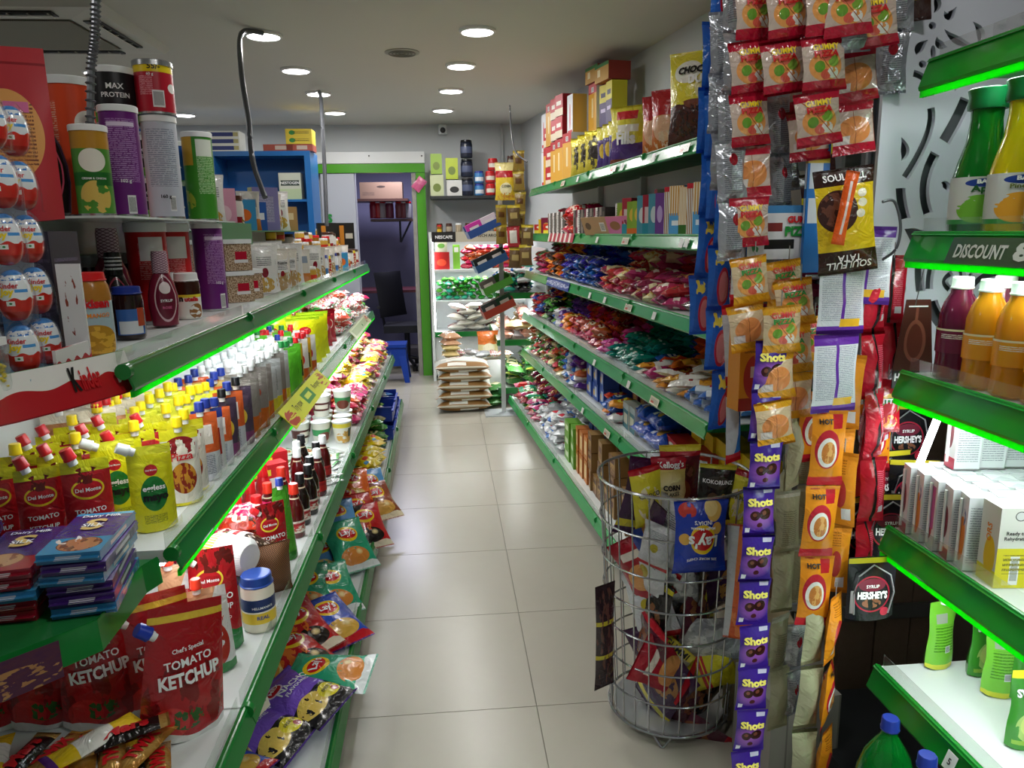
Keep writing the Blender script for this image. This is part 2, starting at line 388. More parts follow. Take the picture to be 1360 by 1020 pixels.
for k in range(4):
    a = k*pi/2
    b = MB(); b.box(-.27,.345,-.047,.27,.42,-.036, P_('ac_slot','#15130f')); 
    for g in range(6): b.box(-.25+g*.09,.35,-.052,-.245+g*.09,.41,-.045, m_ac)
    obj('air_slot', b, t, (0,0,0), (0,0,a))
    b = MB(); b.box(-.26,.36,-.058,.26,.40,-.054, m_ac); obj('louvre', b, t, (0,0,0), (0,0,a))
# bullet camera on the end wall
p = at(588,172,Y=YE-.08)
t = tag(bpy.data.objects.new('security_camera', None), 'small white camera with black lens high on the end wall', 'camera'); COL.objects.link(t); t.location=p
b = MB(); b.lathe([(.045,0),(.045,.075),(.035,.09)], m_wlam, 18, cy=0); b.xf(Matrix.Translation((0,0,-.045))); obj('housing', b, t)
b = MB(); b.lathe([(.028,0),(.026,.012),(.012,.018)], BLK, 16); obj('lens', b, t, (0,-.045,-.012), (pi/2,0,0))
# flexible hoses and cable hanging from the ceiling
m_hose = M('steel_conduit','#7d7f84',[('s',180,0,.5,'#55575c')],r=.35,m=.6)
def hose(pts, r, label, ribs=True):
    b = MB(); P2=[]
    pts=[Vector(p) for p in pts]
    for i in range(len(pts)-1):
        a=pts[max(i-1,0)];p=pts[i];q=pts[i+1];c=pts[min(i+2,len(pts)-1)]
        for k in range(12):
            s=k/12; P2.append(.5*((2*p)+(q-a)*s+(2*a-5*p+4*q-c)*s*s+(3*p-a-3*q+c)*s**3))
    P2.append(pts[-1]); b.tube(P2, r, P_('grey_cable','#5b5d62',r=.35,m=.3) if not ribs else P_('hose_steel','#8b8d92',r=.3,m=.7), 8)
    o = obj('hanging_hose' if ribs else 'hanging_cable', b); tag(o, label, 'hose' if ribs else 'cable')
    if ribs:
        L = sum((P2[i+1]-P2[i]).length for i in range(len(P2)-1)); n = int(L/.012); b = MB()
        for j in range(n):
            d = j/n*(len(P2)-1); i=int(d); p = P2[i].lerp(P2[min(i+1,len(P2)-1)], d-i); tt=(P2[min(i+1,len(P2)-1)]-P2[i]).normalized()
            q = tt.to_track_quat('Z','Y'); ring=[p+q@Vector((r*1.2*cos(k*pi/4), r*1.2*sin(k*pi/4),0)) for k in range(8)]; b.tube(ring, .0025, P_('hose_rib','#6a6c71',r=.35,m=.6), 4, True)
        c = obj('rib', b, o); c['kind']='stuff'
hose([at(127,-70,Y=1.9), at(127,0,Y=1.9), at(126,50,Y=1.9), at(121,92,Y=1.9), at(120,170,Y=1.9)], .0085, 'ribbed grey hose hanging in front of the air conditioner')
hose([at(349,44,Y=4.4), at(321,44,Y=4.3), at(320,90,Y=4.1), at(330,160,Y=3.9), at(336,215,Y=3.8), at(352,262,Y=3.7)], .013, 'dark bent cable dropping from the first left ceiling lamp', False)
hose([at(422,122,Y=6.0), at(426,130,Y=5.8), at(430,200,Y=5.6), at(434,300,Y=5.5)], .014, 'grey cable dropping from the third left ceiling lamp', False)
hose([at(677,140,Y=6.0), at(679,170,Y=5.9), at(684,200,Y=5.7), at(700,215,Y=5.6)], .006, 'thin black wire hanging over the far end of the right shelves', False)

# ------------------------------------------------------------------ shop shelving
m_shelf = M('shelf_white', '#d9dedd', [('z',9,.12,'#c4c9c6')], r=.35)
m_rail = P_('rail_green', '#1f8c3c', r=.22, trl=.3, coat=.4); m_railb = P_('rail_green_bright', '#3aa85c', r=.22, trl=.2, coat=.4)
m_glow_lip = P_('rail_glow_lip', '#20d424', r=.25, trl=.75)  # brighter than the rail: LED glow along its lower edge put into the colour
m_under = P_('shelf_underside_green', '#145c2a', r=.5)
m_clear = M('clear_strip', '#f4fbf6', r=.05, tr=.9, alpha=.35, ior=1.2)
m_upr = P_('upright_white', '#cfd4d2', r=.4); m_led = M('led_strip', '#f4faff', em=20)
m_kick = P_('kick_plate_grey', '#7f8383', r=.45)
def shelf(t, x, y0, y1, z, sgn, depth, ang=0, rail=None, rh=.046, under=None, clear=True, led=False, board=m_shelf):
    """one board with its price rail; sgn=+1 means the aisle is at +X"""
    rail = rail or m_rail; under = under or m_shelf
    Mt = Matrix.Translation((x,y0,z)) @ Matrix.Rotation(ang,4,'Z'); L = (y1-y0)/cos(ang); s = sgn
    b = MB(); b.box(min(0,-s*depth), .003, -.028, max(0,-s*depth), L-.003, -.004, under, under, under)
    b.box(min(0,-s*depth), .003, -.004, max(0,-s*depth), L-.003, 0, board, board, board); b.xf(Mt); o = obj('shelf_board', b, t)
    b = MB(); A=[(s*.001,.006),(s*.014,.004),(s*.026,-rh),(s*.018,-rh-.004),(s*.022,-rh),(s*.010,-.002)]
    prof=[(s*.000,.004),(s*.010,.006),(s*.028,-rh+.006),(s*.026,-rh),(s*.018,-rh-.002),(s*.023,-rh+.006),(s*.008,-.001)]
    vs=[(p[0],.002,p[1]) for p in prof]+[(p[0],L-.002,p[1]) for p in prof]; n=len(prof)
    b.add(vs, [(i,(i+1)%n,n+(i+1)%n,n+i)[::s] for i in range(n)]+[list(range(n)),list(range(n,2*n))[::-1]], rail, None, False)
    b.add([(s*.010,.002,.0065),(s*.0105,L-.002,.0065),(s*.016,L-.002,.001),(s*.016,.002,.001)],[(0,1,2,3)],rail,None,False)
    b.xf(Mt); r = obj('price_rail', b, o)
    b = MB(); b.tube([(s*.009,.004,.004),(s*.009,L-.004,.004)], .0045, rail, 8); b.xf(Mt); obj('rail_bead', b, o)
    b = MB(); b.lathe([(.016,-.008),(.016,.008)], rail, 14); b.xf(Mt @ Matrix.Translation((s*.012,0,-.006)) @ Matrix.Rotation(pi/2,4,'X')); obj('rail_cap', b, o)
    if clear:
        b = MB(); b.box(-.001*1,.01,0,.001,L-.01,.034, m_clear); b.xf(Mt @ Matrix.Translation((-s*.004,0,0))); obj('clear_guard', b, o)
    if led:
        b = MB(); b.box(min(s*.017,s*.024),.003,-rh-.013,max(s*.017,s*.024),L-.003,-rh+.001, m_glow_lip); b.xf(Mt); obj('rail_glow_lip', b, o)
        b = MB(); b.box(-.006,.02,-.036,.006,L-.02,-.028, m_led); b.xf(Mt @ Matrix.Translation((-s*.022,0,-.006))); obj('led_strip', b, o)
        l = bpy.data.lights.new('shelf_lamp','AREA'); l.shape='RECTANGLE'; l.size=.03; l.size_y=L-.05; l.energy=LED_W*L*(led if led!=True else 1); l.color=(.95,.98,1)
        q = bpy.data.objects.new('shelf_lamp', l); COL.objects.link(q); q.matrix_world = Mt @ Matrix.Translation((-s*.05,L/2,-.04)) @ Matrix.Rotation(s*radians(-8),4,'Y')
    return o
XL = {.12:-.36, .5:-.47, .87:-.595, 1.25:-.64}
def xl(z, Y): return XL[z] + (-.012*(Y-1.8) if z==.12 else (-.006*(Y-2.5) if z==.87 else 0))
LJ = [-.1,.55,1.5,2.45,3.4,4.35,5.3,6.25]; XBACK = -1.06
for i in range(len(LJ)-1):
    y0, y1 = LJ[i], LJ[i+1]
    t = bpy.data.objects.new('shelf_bay', None); COL.objects.link(t)
    tag(t, 'left shelving bay with dark green price rails, '+od(i)+' from the near end', 'shelving', 'bays of the left shelving')
    for z in (.12,.5,.87,1.25):
        if z in (.87, 1.25) and i < 2: continue
        a = xl(z,y0); c = xl(z,y1)
        shelf(t, a, y0, y1, z, 1, a-XBACK-(.0), math.atan2(-(c-a), y1-y0), led=(z in (.87,1.25) and i>0))
    b = MB(); b.box(XBACK-.02,y0+.002,.05,XBACK-.002,y1-.002,1.24, m_shelf); obj('back_panel', b, t)
    b = MB(); b.box(XBACK+.0,y0-.012,.02,XBACK+.03,y0+.012,1.24, m_upr); obj('upright', b, t)
    b = MB(); b.box(xl(.12,y0)-.03,y0+.002,0,xl(.12,y0)-.01,y1-.002,.085, m_kick); obj('kick_plate', b, t)
    b = MB(); b.box(-1.5,y0+.002,0,XBACK-.02,y1-.002,.05, m_kick); obj('plinth', b, t)
RJ = [2.45,3.42,4.40,5.32,6.25]; SL = -.066; RA = math.atan(-SL)
XR = {.12:.77,.52:.885,.83:.898,1.17:.923,1.47:.935,1.82:.975}
def xr(z, Y): return XR[z] + SL*(Y-2.45)
for i in range(4):
    y0, y1 = RJ[i], RJ[i+1]
    t = bpy.data.objects.new('shelf_bay', None); COL.objects.link(t)
    tag(t, 'right shelving bay with bright green price rails, '+od(i)+' from the near end', 'shelving', 'bays of the right shelving')
    xb = lambda Y: xr(1.17,Y)+.375
    for z in (.12,.52,.83,1.17,1.47,1.82):
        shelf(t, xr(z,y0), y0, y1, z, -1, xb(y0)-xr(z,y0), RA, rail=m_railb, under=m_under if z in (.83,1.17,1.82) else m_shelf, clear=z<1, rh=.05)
    for nm, z0, z1, mm in (('back_panel',.05,1.8,m_shelf),('header_board',1.83,2.12,P_('header_green','#1f8044',r=.3))):
        b = MB(); b.box(0,.003,z0,.015,(y1-y0)/cos(RA)-.003,z1, mm); b.xf(Matrix.Translation((xb(y0)+.002,y0,0))@Matrix.Rotation(RA,4,'Z')); obj(nm, b, t)
    b = MB(); b.box(xb(y0)-.035,y0-.012,0.02,xb(y0)-.003,y0+.012,2.05, m_upr); obj('upright', b, t)
    b = MB(); b.box(0,.003,0,.02,(y1-y0)/cos(RA)-.003,.09, m_kick); b.xf(Matrix.Translation((xr(.12,y0)+.02,y0,0))@Matrix.Rotation(RA,4,'Z')); obj('kick_plate', b, t)
# near right rack
NX = .97; NB = 1.32; NY = 1.5; NZ = (.5,.84,1.19,1.478,1.81)
t = bpy.data.objects.new('drinks_rack', None); COL.objects.link(t); tag(t, 'open green-edged drinks rack in the right foreground', 'shelving')
m_railn = P_('rail_green_near','#1c9c34',r=.22,trl=.35,coat=.4)
for z in NZ:
    shelf(t, NX, .35, NY, z, -1, NB-NX, 0, rail=m_railn, under=P_('rack_under','#2fae4a',r=.5), clear=True, led=(1.5 if z>.6 else False), rh=.052)
for yy in (.37, 1.47):
    b = MB(); b.box(NB+.004,yy,0,NB+.034,yy+.02,2.3, P_('rack_post','#2a2a2c',r=.4)); obj('post', b, t)
b = MB(); b.box(NB+.04,.3,0,NB+.05,1.5,2.3, P_('rack_back','#3a3a3c')); obj('back_panel', b, t)
b = MB(); b.box(-.005,-.012,0,.005,.0,.135, m_led); obj('led_tube', b, t, (1.038,1.53,.975), (0,radians(17),0))
# ================================================================== KINDS OF GOODS
def lit(nm): return P_('lid_'+nm, {'white':'#eceeee','red':'#cf1a20','yellow':'#f3d618','blue':'#20358f','black':'#17171a','green':'#1c7c38','grey':'#8b9090','orange':'#f07c1c','brown':'#4a2a1c','pink':'#d8366a'}[nm], r=.3)
m_metal = P_('tin_metal','#c9cbcd', r=.25, m=.9)
def can(name, mat, h=.235, r=.039, lid='white', texts=()):
    b, S = lath([(r,0.004),(r,h-.012)], mat, 26)
    b.lathe([(r*1.03,0),(r*1.03,.005)], m_metal, 26)
    for a in texts: b.text(S, *a[0], **a[1])
    l = MB(); l.lathe([(r*1.05,h-.014),(r*1.05,h-.002),(r*1.0,h),(r*.9,h-.002)], lit(lid) if lid != 'metal' else m_metal, 26)
    return Proto(name, 'can', b, [('lid', l)])
def syrup(name, mat, cm, texts=(), h=.21):
    b, S = lath([(.024,0),(.033,.006),(.034,.02),(.038,.06),(.037,.09),(.030,.125),(.019,.150),(.016,.162)], mat, 22, sx=1.05, sy=.8)
    for a in texts: b.text(S, *a[0], **a[1])
    c = MB(); c.lathe([(.021,.15),(.0215,.162),(.021,.2),(.019,.21)], cm, 18)
    return Proto(name, 'bottle', b, [('cap', c)])
def jar(name, mat, lid, h=.12, r=.036, lh=.018, texts=(), cat='jar', lidtext=None, lr=.95, lab=None):
    b, S = lath([(r*.85,0),(r*.98,.006),(r,.014),(r,h*.72),(r*.93,h*.84),(r*.82,h-lh)], mat, 22)
    if lab: b.lathe([(r*1.008,h*lab[0]),(r*1.008,h*lab[1])], lab[2], 22, cap=False)
    S2 = (lambda x, z, off=0: S(x, z, off+r*.012)) if lab else S
    for a in texts: b.text(S2, *a[0], **a[1])
    l = capmb(r*lr, lh, lid, h-lh, flute=.02)
    return Proto(name, cat, b, [('lid', l)])
def pouch(name, mat, cap=None, w=.09, h=.2, t=.05, texts=(), back=None, cx=0, tilt=0, tap=.0, cat='pouch', seed=0, waist=0, capr=.0125, caph=.024, up=0):
    b, S = spouch(w, h, t, mat, back, tap=tap, seed=seed, waist=waist)
    for a in texts: b.text(S, *a[0], **a[1])
    parts = []
    if cap:
        parts = [('cap', capmb(capr, caph, cap, h+.004+up, x=cx, tilt=tilt, neck=lit('white')))]
    return Proto(name, cat, b, parts)
def bag(name, mat, w, h, t, texts=(), back=None, lay=True, seed=0, cat='snack bag', cr=.4, n=7, m=9, seal=.05, rot=0, fat=False):
    b, S = pillow(w, h, t, mat, back, n=n, m=m, seed=seed, cr=cr, seal=seal, fat=fat)
    for a in texts: b.text(S, *a[0], **a[1])
    if lay: b.lay()
    else: b.ground()
    return Proto(name, cat, b)
def carton(name, front, w, d, h, side=None, top=None, texts=(), cat='box', lay=False, extra=None):
    b, S = bxm(w, d, h, front, side, top)
    for a in texts: b.text(S, *a[0], **a[1])
    if extra: extra(b)
    if lay: b.lay()
    return Proto(name, cat, b)
def T(s, x, z, w, m, **k): k.setdefault('off', .0016); return ((s, x, z, w, m), k)

# generic packs in many colours: small sealed packs lying on their backs
PK = {}
PN = dict(maroon='cookie_pack',rose='biscuit_pack',cream='cream_biscuit_pack',redgold='wafer_pack',royal='sandwich_biscuit_pack',navy='sandwich_biscuit_pack',orange='crispy_pack',brown='chocolate_biscuit_pack',pink='toffee_pack',teal='toffee_pack',red='sweet_pack',purple='jelly_pack',black='mint_pack',white='wafer_pack',whitegold='wafer_pack',bluewhite='wafer_pack',slab='chocolate_slab',yellow='noodle_pack',noodle='noodle_pack',green='seasoning_pack',mint='mint_pack',olive='seasoning_pack',silver='foil_snack_bag',goldfoil='foil_snack_bag')
def pk(key, base, L=(), w=.07, h=.15, t=.035, n=5, mr=6, var=.25, seeds=2, name='snack_pack', cat='snack pack', texts=(), **k):
    name = PN.get(key, name); cat = name.replace('_',' ').split(' ')[-1] if name in PN.values() else cat
    mat = foil('pack_'+key, base, L, var=var, **k)
    PK[key] = [bag(name, mat, w, h, t*1.35, texts, seed=i*3+len(key), n=n, m=mr, cat=cat, cr=.5, fat=True) for i in range(seeds)]
    return PK[key]
pk('maroon', '#8c1c3c', [('r',.5,.5,.3,.14,'#e9dcd0'),('n',.5,.78,.4,.14,6,.5,'#d9a25c'),('b',0,.06,'#5a0f22')], w=.075, h=.19, t=.045)
pk('rose', '#b8305a', [('r',.5,.35,.36,.08,'#f2e6da'),('n',.5,.7,.4,.16,5,.5,'#7a2a1a')], w=.07, h=.17, t=.04)
pk('cream', '#d9cfa0', [('b',.0,.2,'#8c1c3c'),('e',.5,.55,.3,.15,'#b03038'),('n',.5,.8,.4,.12,6,.5,'#c98d3c')], w=.07, h=.17, t=.04)
pk('redgold', '#c22a2c', [('e',.5,.5,.3,.16,'#e9b23c'),('r',.5,.5,.2,.05,'#fff4e0'),('n',.5,.82,.4,.12,6,.5,'#e8cfa0')], w=.065, h=.14)
pk('royal', '#1c3ea0', [('e',.5,.5,.34,.15,'#e8eef8'),('r',.5,.52,.24,.04,'#1c3ea0'),('n',.5,.8,.35,.1,6,.5,'#1a1a24')], w=.065, h=.14)
pk('navy', '#14204c', [('r',.5,.5,.34,.1,'#c9ced8'),('e',.5,.75,.25,.1,'#7a4a26')], w=.065, h=.13)
pk('orange', '#e2741c', [('e',.5,.5,.34,.18,'#f4cf4c'),('r',.5,.5,.25,.05,'#a02018')], w=.06, h=.14)
pk('brown', '#3c211a', [('r',.5,.5,.34,.1,'#d9c7a8'),('e',.5,.78,.3,.1,'#a8642c')], w=.07, h=.15)
pk('pink', '#cf3c86', [('r',.5,.5,.3,.08,'#fbe8f0'),('e',.5,.78,.25,.1,'#6a1848')], w=.06, h=.12)
pk('teal', '#0c7a6c', [('r',.5,.45,.28,.05,'#d9ece4'),('e',.5,.75,.24,.08,'#0a4c48')], w=.05, h=.13, t=.03)
pk('red', '#b4141e', [('e',.5,.5,.34,.18,'#e8d4b4'),('r',.5,.5,.26,.05,'#8c0c14'),('n',.5,.82,.4,.1,6,.5,'#3c1a10')], w=.07, h=.12, t=.04)
pk('purple', '#5a2a86', [('r',.5,.5,.3,.09,'#e6d8f0'),('e',.5,.8,.3,.08,'#3a1a5c')], w=.065, h=.12)
pk('black', '#1b1a1c', [('r',.5,.5,.32,.09,'#d8d8d4'),('e',.5,.78,.3,.09,'#5a8c3c')], w=.06, h=.12)
pk('white', '#e6e8ea', [('e',.5,.6,.34,.14,'#c8283c'),('b',0,.14,'#2a68b8'),('t',.5,.3,.34,.1,60,'#6a7078')], w=.075, h=.16, t=.04, var=.1)
pk('whitegold', '#ece9e2', [('b',.62,1,'#d8962c'),('e',.5,.45,.34,.12,'#f8f4ec'),('r',.5,.45,.22,.04,'#b02030'),('n',.5,.75,.4,.1,6,.5,'#8c4a20')], w=.065, h=.2, t=.028, var=.08)
pk('bluewhite', '#dfe8f2', [('b',.85,1,'#1c5cb4'),('w',.3,.06,9,'#3c86d0'),('r',.5,.55,.24,.04,'#c42030')], w=.08, h=.2, t=.035, var=.08)
pk('slab', '#2a1a16', [('r',.5,.6,.34,.12,'#58382c'),('r',.5,.6,.24,.03,'#d8c8a8')], w=.1, h=.17, t=.022, var=.15)
pk('yellow', '#f0cc18', [('e',.5,.55,.28,.14,'#d8321c'),('r',.5,.55,.2,.04,'#fbe9a0'),('b',0,.1,'#d8a80c')], w=.1, h=.12, t=.03, var=.08)
pk('noodle', '#f2d40e', [('e',.5,.6,.2,.12,'#d83a1c'),('r',.5,.3,.34,.08,'#fff2b0'),('r',.75,.8,.12,.08,'#4a9cd0')], w=.11, h=.13, t=.035, var=.05)
pk('green', '#3c8c2c', [('e',.5,.5,.34,.2,'#d8d49c'),('r',.5,.5,.24,.06,'#1c5a24')], w=.075, h=.13, t=.035)
pk('mint', '#2fa27c', [('e',.5,.5,.3,.16,'#f0f4e8'),('r',.5,.3,.3,.04,'#d03028')], w=.075, h=.14, t=.035)
pk('olive', '#8a8448', [('r',.5,.5,.34,.12,'#e8e2c4'),('e',.5,.78,.3,.1,'#6a3c1c')], w=.07, h=.13, t=.035)
pk('silver', '#bfc3c6', [('t',.5,.5,.4,.36,44,'#7a7e82'),('e',.5,.75,.16,.09,'#b01c2c')], w=.085, h=.17, t=.045, var=.05, m=.35)
pk('sweets', '#e8e4e0', [('n',.5,.5,.6,.6,9,.52,'#d8242c'),('n',.5,.5,.6,.6,13,.6,'#2c9c44')], w=.09, h=.14, t=.045, name='sweet_bag', cat='sweet bag')
pk('candyred', '#c41c2c', [('n',.5,.4,.5,.3,7,.5,'#f0d8c8'),('r',.5,.75,.34,.07,'#f8ece0')], w=.1, h=.16, t=.05, name='sweet_bag', cat='sweet bag')
pk('tan', '#c9a878', [('r',.5,.5,.34,.2,'#ece4d0'),('e',.5,.5,.2,.1,'#9c3c20')], w=.14, h=.2, t=.05, name='grain_bag', cat='bag')
pk('salmon', '#d08a78', [('t',.5,.5,.4,.3,20,'#f0d0c4')], w=.11, h=.15, t=.06, name='lentil_bag', cat='bag', var=.12)
pk('flour', '#e2dfd4', [('b',.35,.62,'#b0283c'),('r',.5,.5,.3,.05,'#f4eee0')], w=.2, h=.26, t=.05, name='flour_bag', cat='bag', var=.08)
pk('rice', '#3c7c3a', [('e',.5,.5,.36,.24,'#e6e0a8'),('r',.5,.5,.24,.06,'#204c24'),('b',.9,1,'#c9d84c')], w=.16, h=.26, t=.055, name='rice_bag', cat='bag', var=.12)
pk('goldfoil', '#b08a48', [('r',.5,.5,.36,.14,'#5a2a14'),('r',.5,.5,.26,.05,'#e9d49a')], w=.06, h=.13, t=.03, m=.3)
pk('wrap', '#7c4a24', [('r',.5,.5,.4,.2,'#d9b060'),('r',.5,.5,.3,.06,'#a01820')], w=.04, h=.12, t=.022, m=.3)

def place(p, pt, rz, label, group=None, **k):
    if isinstance(p, list): p = random.choice(p)
    return put(p, pt, rz=rz, label=label, group=group, **k)
def RS(Y, d, z, dz=.001): return Vector((xr(z,Y)+d, Y, z+dz))
def LS(Y, d, z, dz=.001): return Vector((xl(z,Y)-d, Y, z+dz))
def pile(fr, z, Y0, Y1, keys, label, group, rows=3, layers=(1,2,3), ty=.075, td=.15, d0=.09, th=.04, rz=pi/2, jr=.25, slope=.0, skip=.0, half=True, key_mode='block', dz0=0):
    """packs in rows along the shelf, piled higher towards the back"""
    n = max(1, int((Y1-Y0)/ty)); c = 0
    for r in range(rows):
        for k in range(layers[min(r, len(layers)-1)]):
            for i in range(n - (k % 2 if half else 0)):
                if random.random() < skip: continue
                Y = Y0 + ty*(i+.5+(.5*(k % 2) if half else 0)); 
                if key_mode == 'block': key = keys[min(int((Y-Y0)/(Y1-Y0)*len(keys)*.999 + rnd(-.18,.18)) if len(keys)>1 else 0, len(keys)-1)]
                else: key = random.choice(keys)
                p = random.choice(PK[key])
                pt = fr(Y+rnd(-.006,.006), d0 + r*td + rnd(-.012,.012), z, .001+dz0+k*th)
                put(p, pt, rz=rz+rnd(-jr,jr)+(pi if random.random()<.4 else 0), rx=rnd(-.16,.16) if k else 0, ry=rnd(-.25,.25) if k else 0,
                    label='%s, %s, %s along, %s row, %s layer' % (KL[key], label, od(i), ['front','middle','back','rearmost'][min(r,3)], ['bottom','second','third','fourth','fifth','sixth','seventh','eighth','ninth','tenth'][min(k,9)]), group=group+', '+key)
                c += 1
    return c
KL = dict(maroon='maroon cookie pack', rose='rose-red biscuit pack', cream='cream pack with red oval', redgold='red pack with gold oval', royal='royal blue pack',
 navy='navy pack with grey label', orange='orange pack with yellow oval', brown='brown pack with beige label', pink='pink pack with pale band', teal='slim teal pack', red='red pack with beige oval', purple='purple pack with lilac label',
 black='black pack with grey label', white='white pack with red oval', whitegold='white and gold wafer pack', bluewhite='white and blue wafer pack', slab='dark brown flat slab pack', yellow='yellow pack with red oval',
 noodle='yellow noodle pack with red oval', green='green pack with pale oval', mint='mint green pack', olive='olive pack with cream label', silver='silver foil pack with small print', sweets='clear sweet bag',
 candyred='red and cream sweet bag', tan='tan paper grain bag', salmon='salmon coloured lentil bag', flour='white flour bag', rice='green rice bag', goldfoil='gold foil biscuit pack', wrap='gold chocolate bar')

# ---- crisp bags with their prints
def lays(nm, base, food, accent, txt="Lay's", w=.15, h=.21, t=.055, extra=(), seed=0, lay=True):
    mat = foil('crisp_'+nm, base, [('w',.12,.02,9,accent),('n',.5,.25,.36,.15,7,.38,food),('e',.35,.2,.16,.1,food),('e',.62,.26,.17,.1,food),('g',.62,.3,.1,.06,'#f4dc9c')]+list(extra)+[('e',.5,.66,.27,.16,'#f4cc1c'),('e',.5,.66,.235,.105,'#d3161e')])
    back = foil('crisp_back_'+nm, base, [('r',.5,.5,.36,.3,'#d8dada'),('t',.5,.55,.32,.22,50,'#777b80'),('k',.5,.28,.12,.06)])
    return bag('crisp_bag', mat, w, h, t, [T(txt, 0, h*.66, w*.4, WHT, rot=.06, off=.003)], back, lay=lay, seed=seed, cr=.45, n=8, m=10)
LAY = dict(
 green=lays('green','#2aa27a','#d9883c','#dfe4e4', seed=1), blue=lays('blue','#1c4cc0','#e0b04c','#c41c28', seed=2), sky=lays('sky','#5a9cd8','#d8c070','#e6ecf0', seed=3),
 red=lays('red','#c8281c','#e2a23c','#e8b43c', seed=4), hot=lays('hot','#c01820','#1c1412','#e6d8c0', extra=[('d',.9,.42,'#1a1312'),('n',.3,.5,.3,.2,6,.5,'#e87a2c')], seed=5), orange=lays('orange','#ee6a18','#e8b84c','#c42018', seed=6),
 denim=lays('denim','#2c4470','#d0b070','#c8d0d8', seed=7), black=lays('black','#20262a','#9cb06a','#4a8a3c', seed=8), brown=lays('brown','#8a3c1c','#d8a24c','#f0e0c0', seed=9))
m_na = foil('nacho_purple','#7a55c8',[('b',0,.38,'#15141a'),('n',.3,.26,.3,.14,7,.4,'#e8c860'),('e',.7,.24,.2,.1,'#e8d830'),('e',.78,.2,.07,.04,'#a01c28'),('e',.3,.78,.16,.09,'#ecd9f4'),('e',.3,.78,.13,.065,'#c8202c')])
m_nb = foil('nacho_back','#6a48b4',[('r',.5,.5,.34,.3,'#d8dada'),('t',.5,.5,.3,.26,50,'#777b80')])
NACHO = bag('nacho_bag', m_na, .15, .22, .05, [T('NACHOS', .012, .142, .115, WHT, off=.004), T('FLAVOURED', .0, .122, .08, WHT, off=.004), T('MEX', -.03, .172, .034, WHT, off=.004), T('FREE DIP', .03, .055, .04, BLK, off=.004)], m_nb, seed=11, n=8, m=10)

# ---- things of the top left shelf
m_orange = M('can_orange','#e8502a',[('t',.3,.62,.12,.24,60,'#f4b8a0'),('e',.62,.7,.09,.1,'#f4ece4')], r=.3)
CAN = dict(
 orange=can('snack_can', m_orange, texts=[T('RGR', .035,.14,.04,WHT)]),
 purple=can('snack_can', M('can_purple','#6c2478',[('t',.5,.62,.13,.3,52,'#b48cc0'),('k',.53,.1,.035,.09),('r',.5,.87,.12,.02,'#e0d0e8')], r=.3), texts=[T('102 g',.0,.075,.02,WHT)]),
 silver=can('snack_can', M('can_silver','#c3c8d4',[('t',.5,.62,.14,.3,46,'#8a90a0'),('k',.56,.14,.03,.08)], r=.3), texts=[T('160 g',.0,.05,.022,BLK)]),
 green=can('snack_can', M('can_green','#3f8c2c',[('t',.56,.6,.1,.3,50,'#b8d8a8'),('r',.3,.85,.12,.2,'#c89c34'),('r',.56,.86,.1,.1,'#dfe6da'),('n',.25,.2,.16,.16,6,.5,'#a8b440')], r=.3)),
 red=can('snack_can', M('can_red','#c41a20',[('t',.48,.66,.09,.2,50,'#e89c9c'),('r',.5,.8,.1,.13,'#e8e6e4')], r=.3), h=.147),
 small=can('snack_can', M('can_small','#4c8c34',[('b',.78,1,'#b8862c'),('b',.34,.5,'#206a28'),('n',.5,.2,.14,.2,5,.45,'#d8b85c'),('e',.5,.64,.12,.14,'#e9e6da')], r=.3), h=.2, lid='white', texts=[T('CREAM & ONION',0,.082,.05,WHT)]),
 tag55=can('snack_can', M('can_55','#b81a30',[('w',.83,.02,30,'#b81a30'),('b',.84,1,'#f2d41c'),('t',.42,.55,.06,.2,40,'#e8a0a8'),('k',.52,.28,.05,.18),('e',.66,.52,.05,.1,'#f2eeea')], r=.3), h=.13, r=.046, lid='metal', texts=[T('55/-',.0,.113,.03,BLK), T('60 g',-.01,.093,.016,WHT)]))
m_prot = M('tub_protein','#1d1a1c',[('b',0,.2,'#5c9c34'),('b',.2,.24,'#8cc44c')], r=.35)
TUB = can('protein_tub', m_prot, h=.12, r=.045, texts=[T('MAX',0,.078,.034,WHT), T('PROTEIN',0.0,.06,.056,WHT)])
TUB2 = can('protein_tub', P_('tub_blue','#2454b0'), h=.12, r=.04, texts=[T('BR',0,.05,.03,WHT)])
m_shrink = M('shrink_wrap','#c8a8b4',[('s',9,1,.78,'#5c2840'),('s',9,-1,.8,'#5c2840')], r=.25)
m_shrink2 = M('shrink_wrap_dark','#1a1618',[('t',.5,.5,.3,.3,6,'#e8e8e8')], r=.25)
SY = dict(
 pink=syrup('syrup_bottle', M('syrup_pink','#7c1834',[('e',.5,.5,.13,.4,'#d9b8c0'),('e',.5,.5,.115,.36,'#6c1830'),('e',.5,.68,.07,.1,'#e8d8d8'),('b',0,.04,'#5a1024')], r=.25, coat=.3), m_shrink, [T('SYRUP',0,.075,.03,WHT,off=.002), T('ROSE',0,.056,.022,PNK,off=.002)]),
 dark=syrup('syrup_bottle', M('syrup_dark','#1e1416',[('e',.5,.5,.13,.4,'#b84a60'),('e',.5,.5,.115,.36,'#211517'),('e',.5,.66,.07,.1,'#c8b0a0')], r=.22, coat=.3), m_shrink2, [T('SYRUP',0,.07,.03,WHT,off=.002)]))
SAVER = T('SUPER',0,.186,.026,WHT,off=.001)
m_mango = M('jar_mango','#8a5a1c',[('b',.0,.78,'#a8c4cc'),('e',.4,.3,.16,.26,'#d8a02c'),('e',.56,.2,.12,.16,'#e6b840'),('s',14,.3,.86,'#a87420'),('b',.78,.99,'#6e2a14')], r=.25)
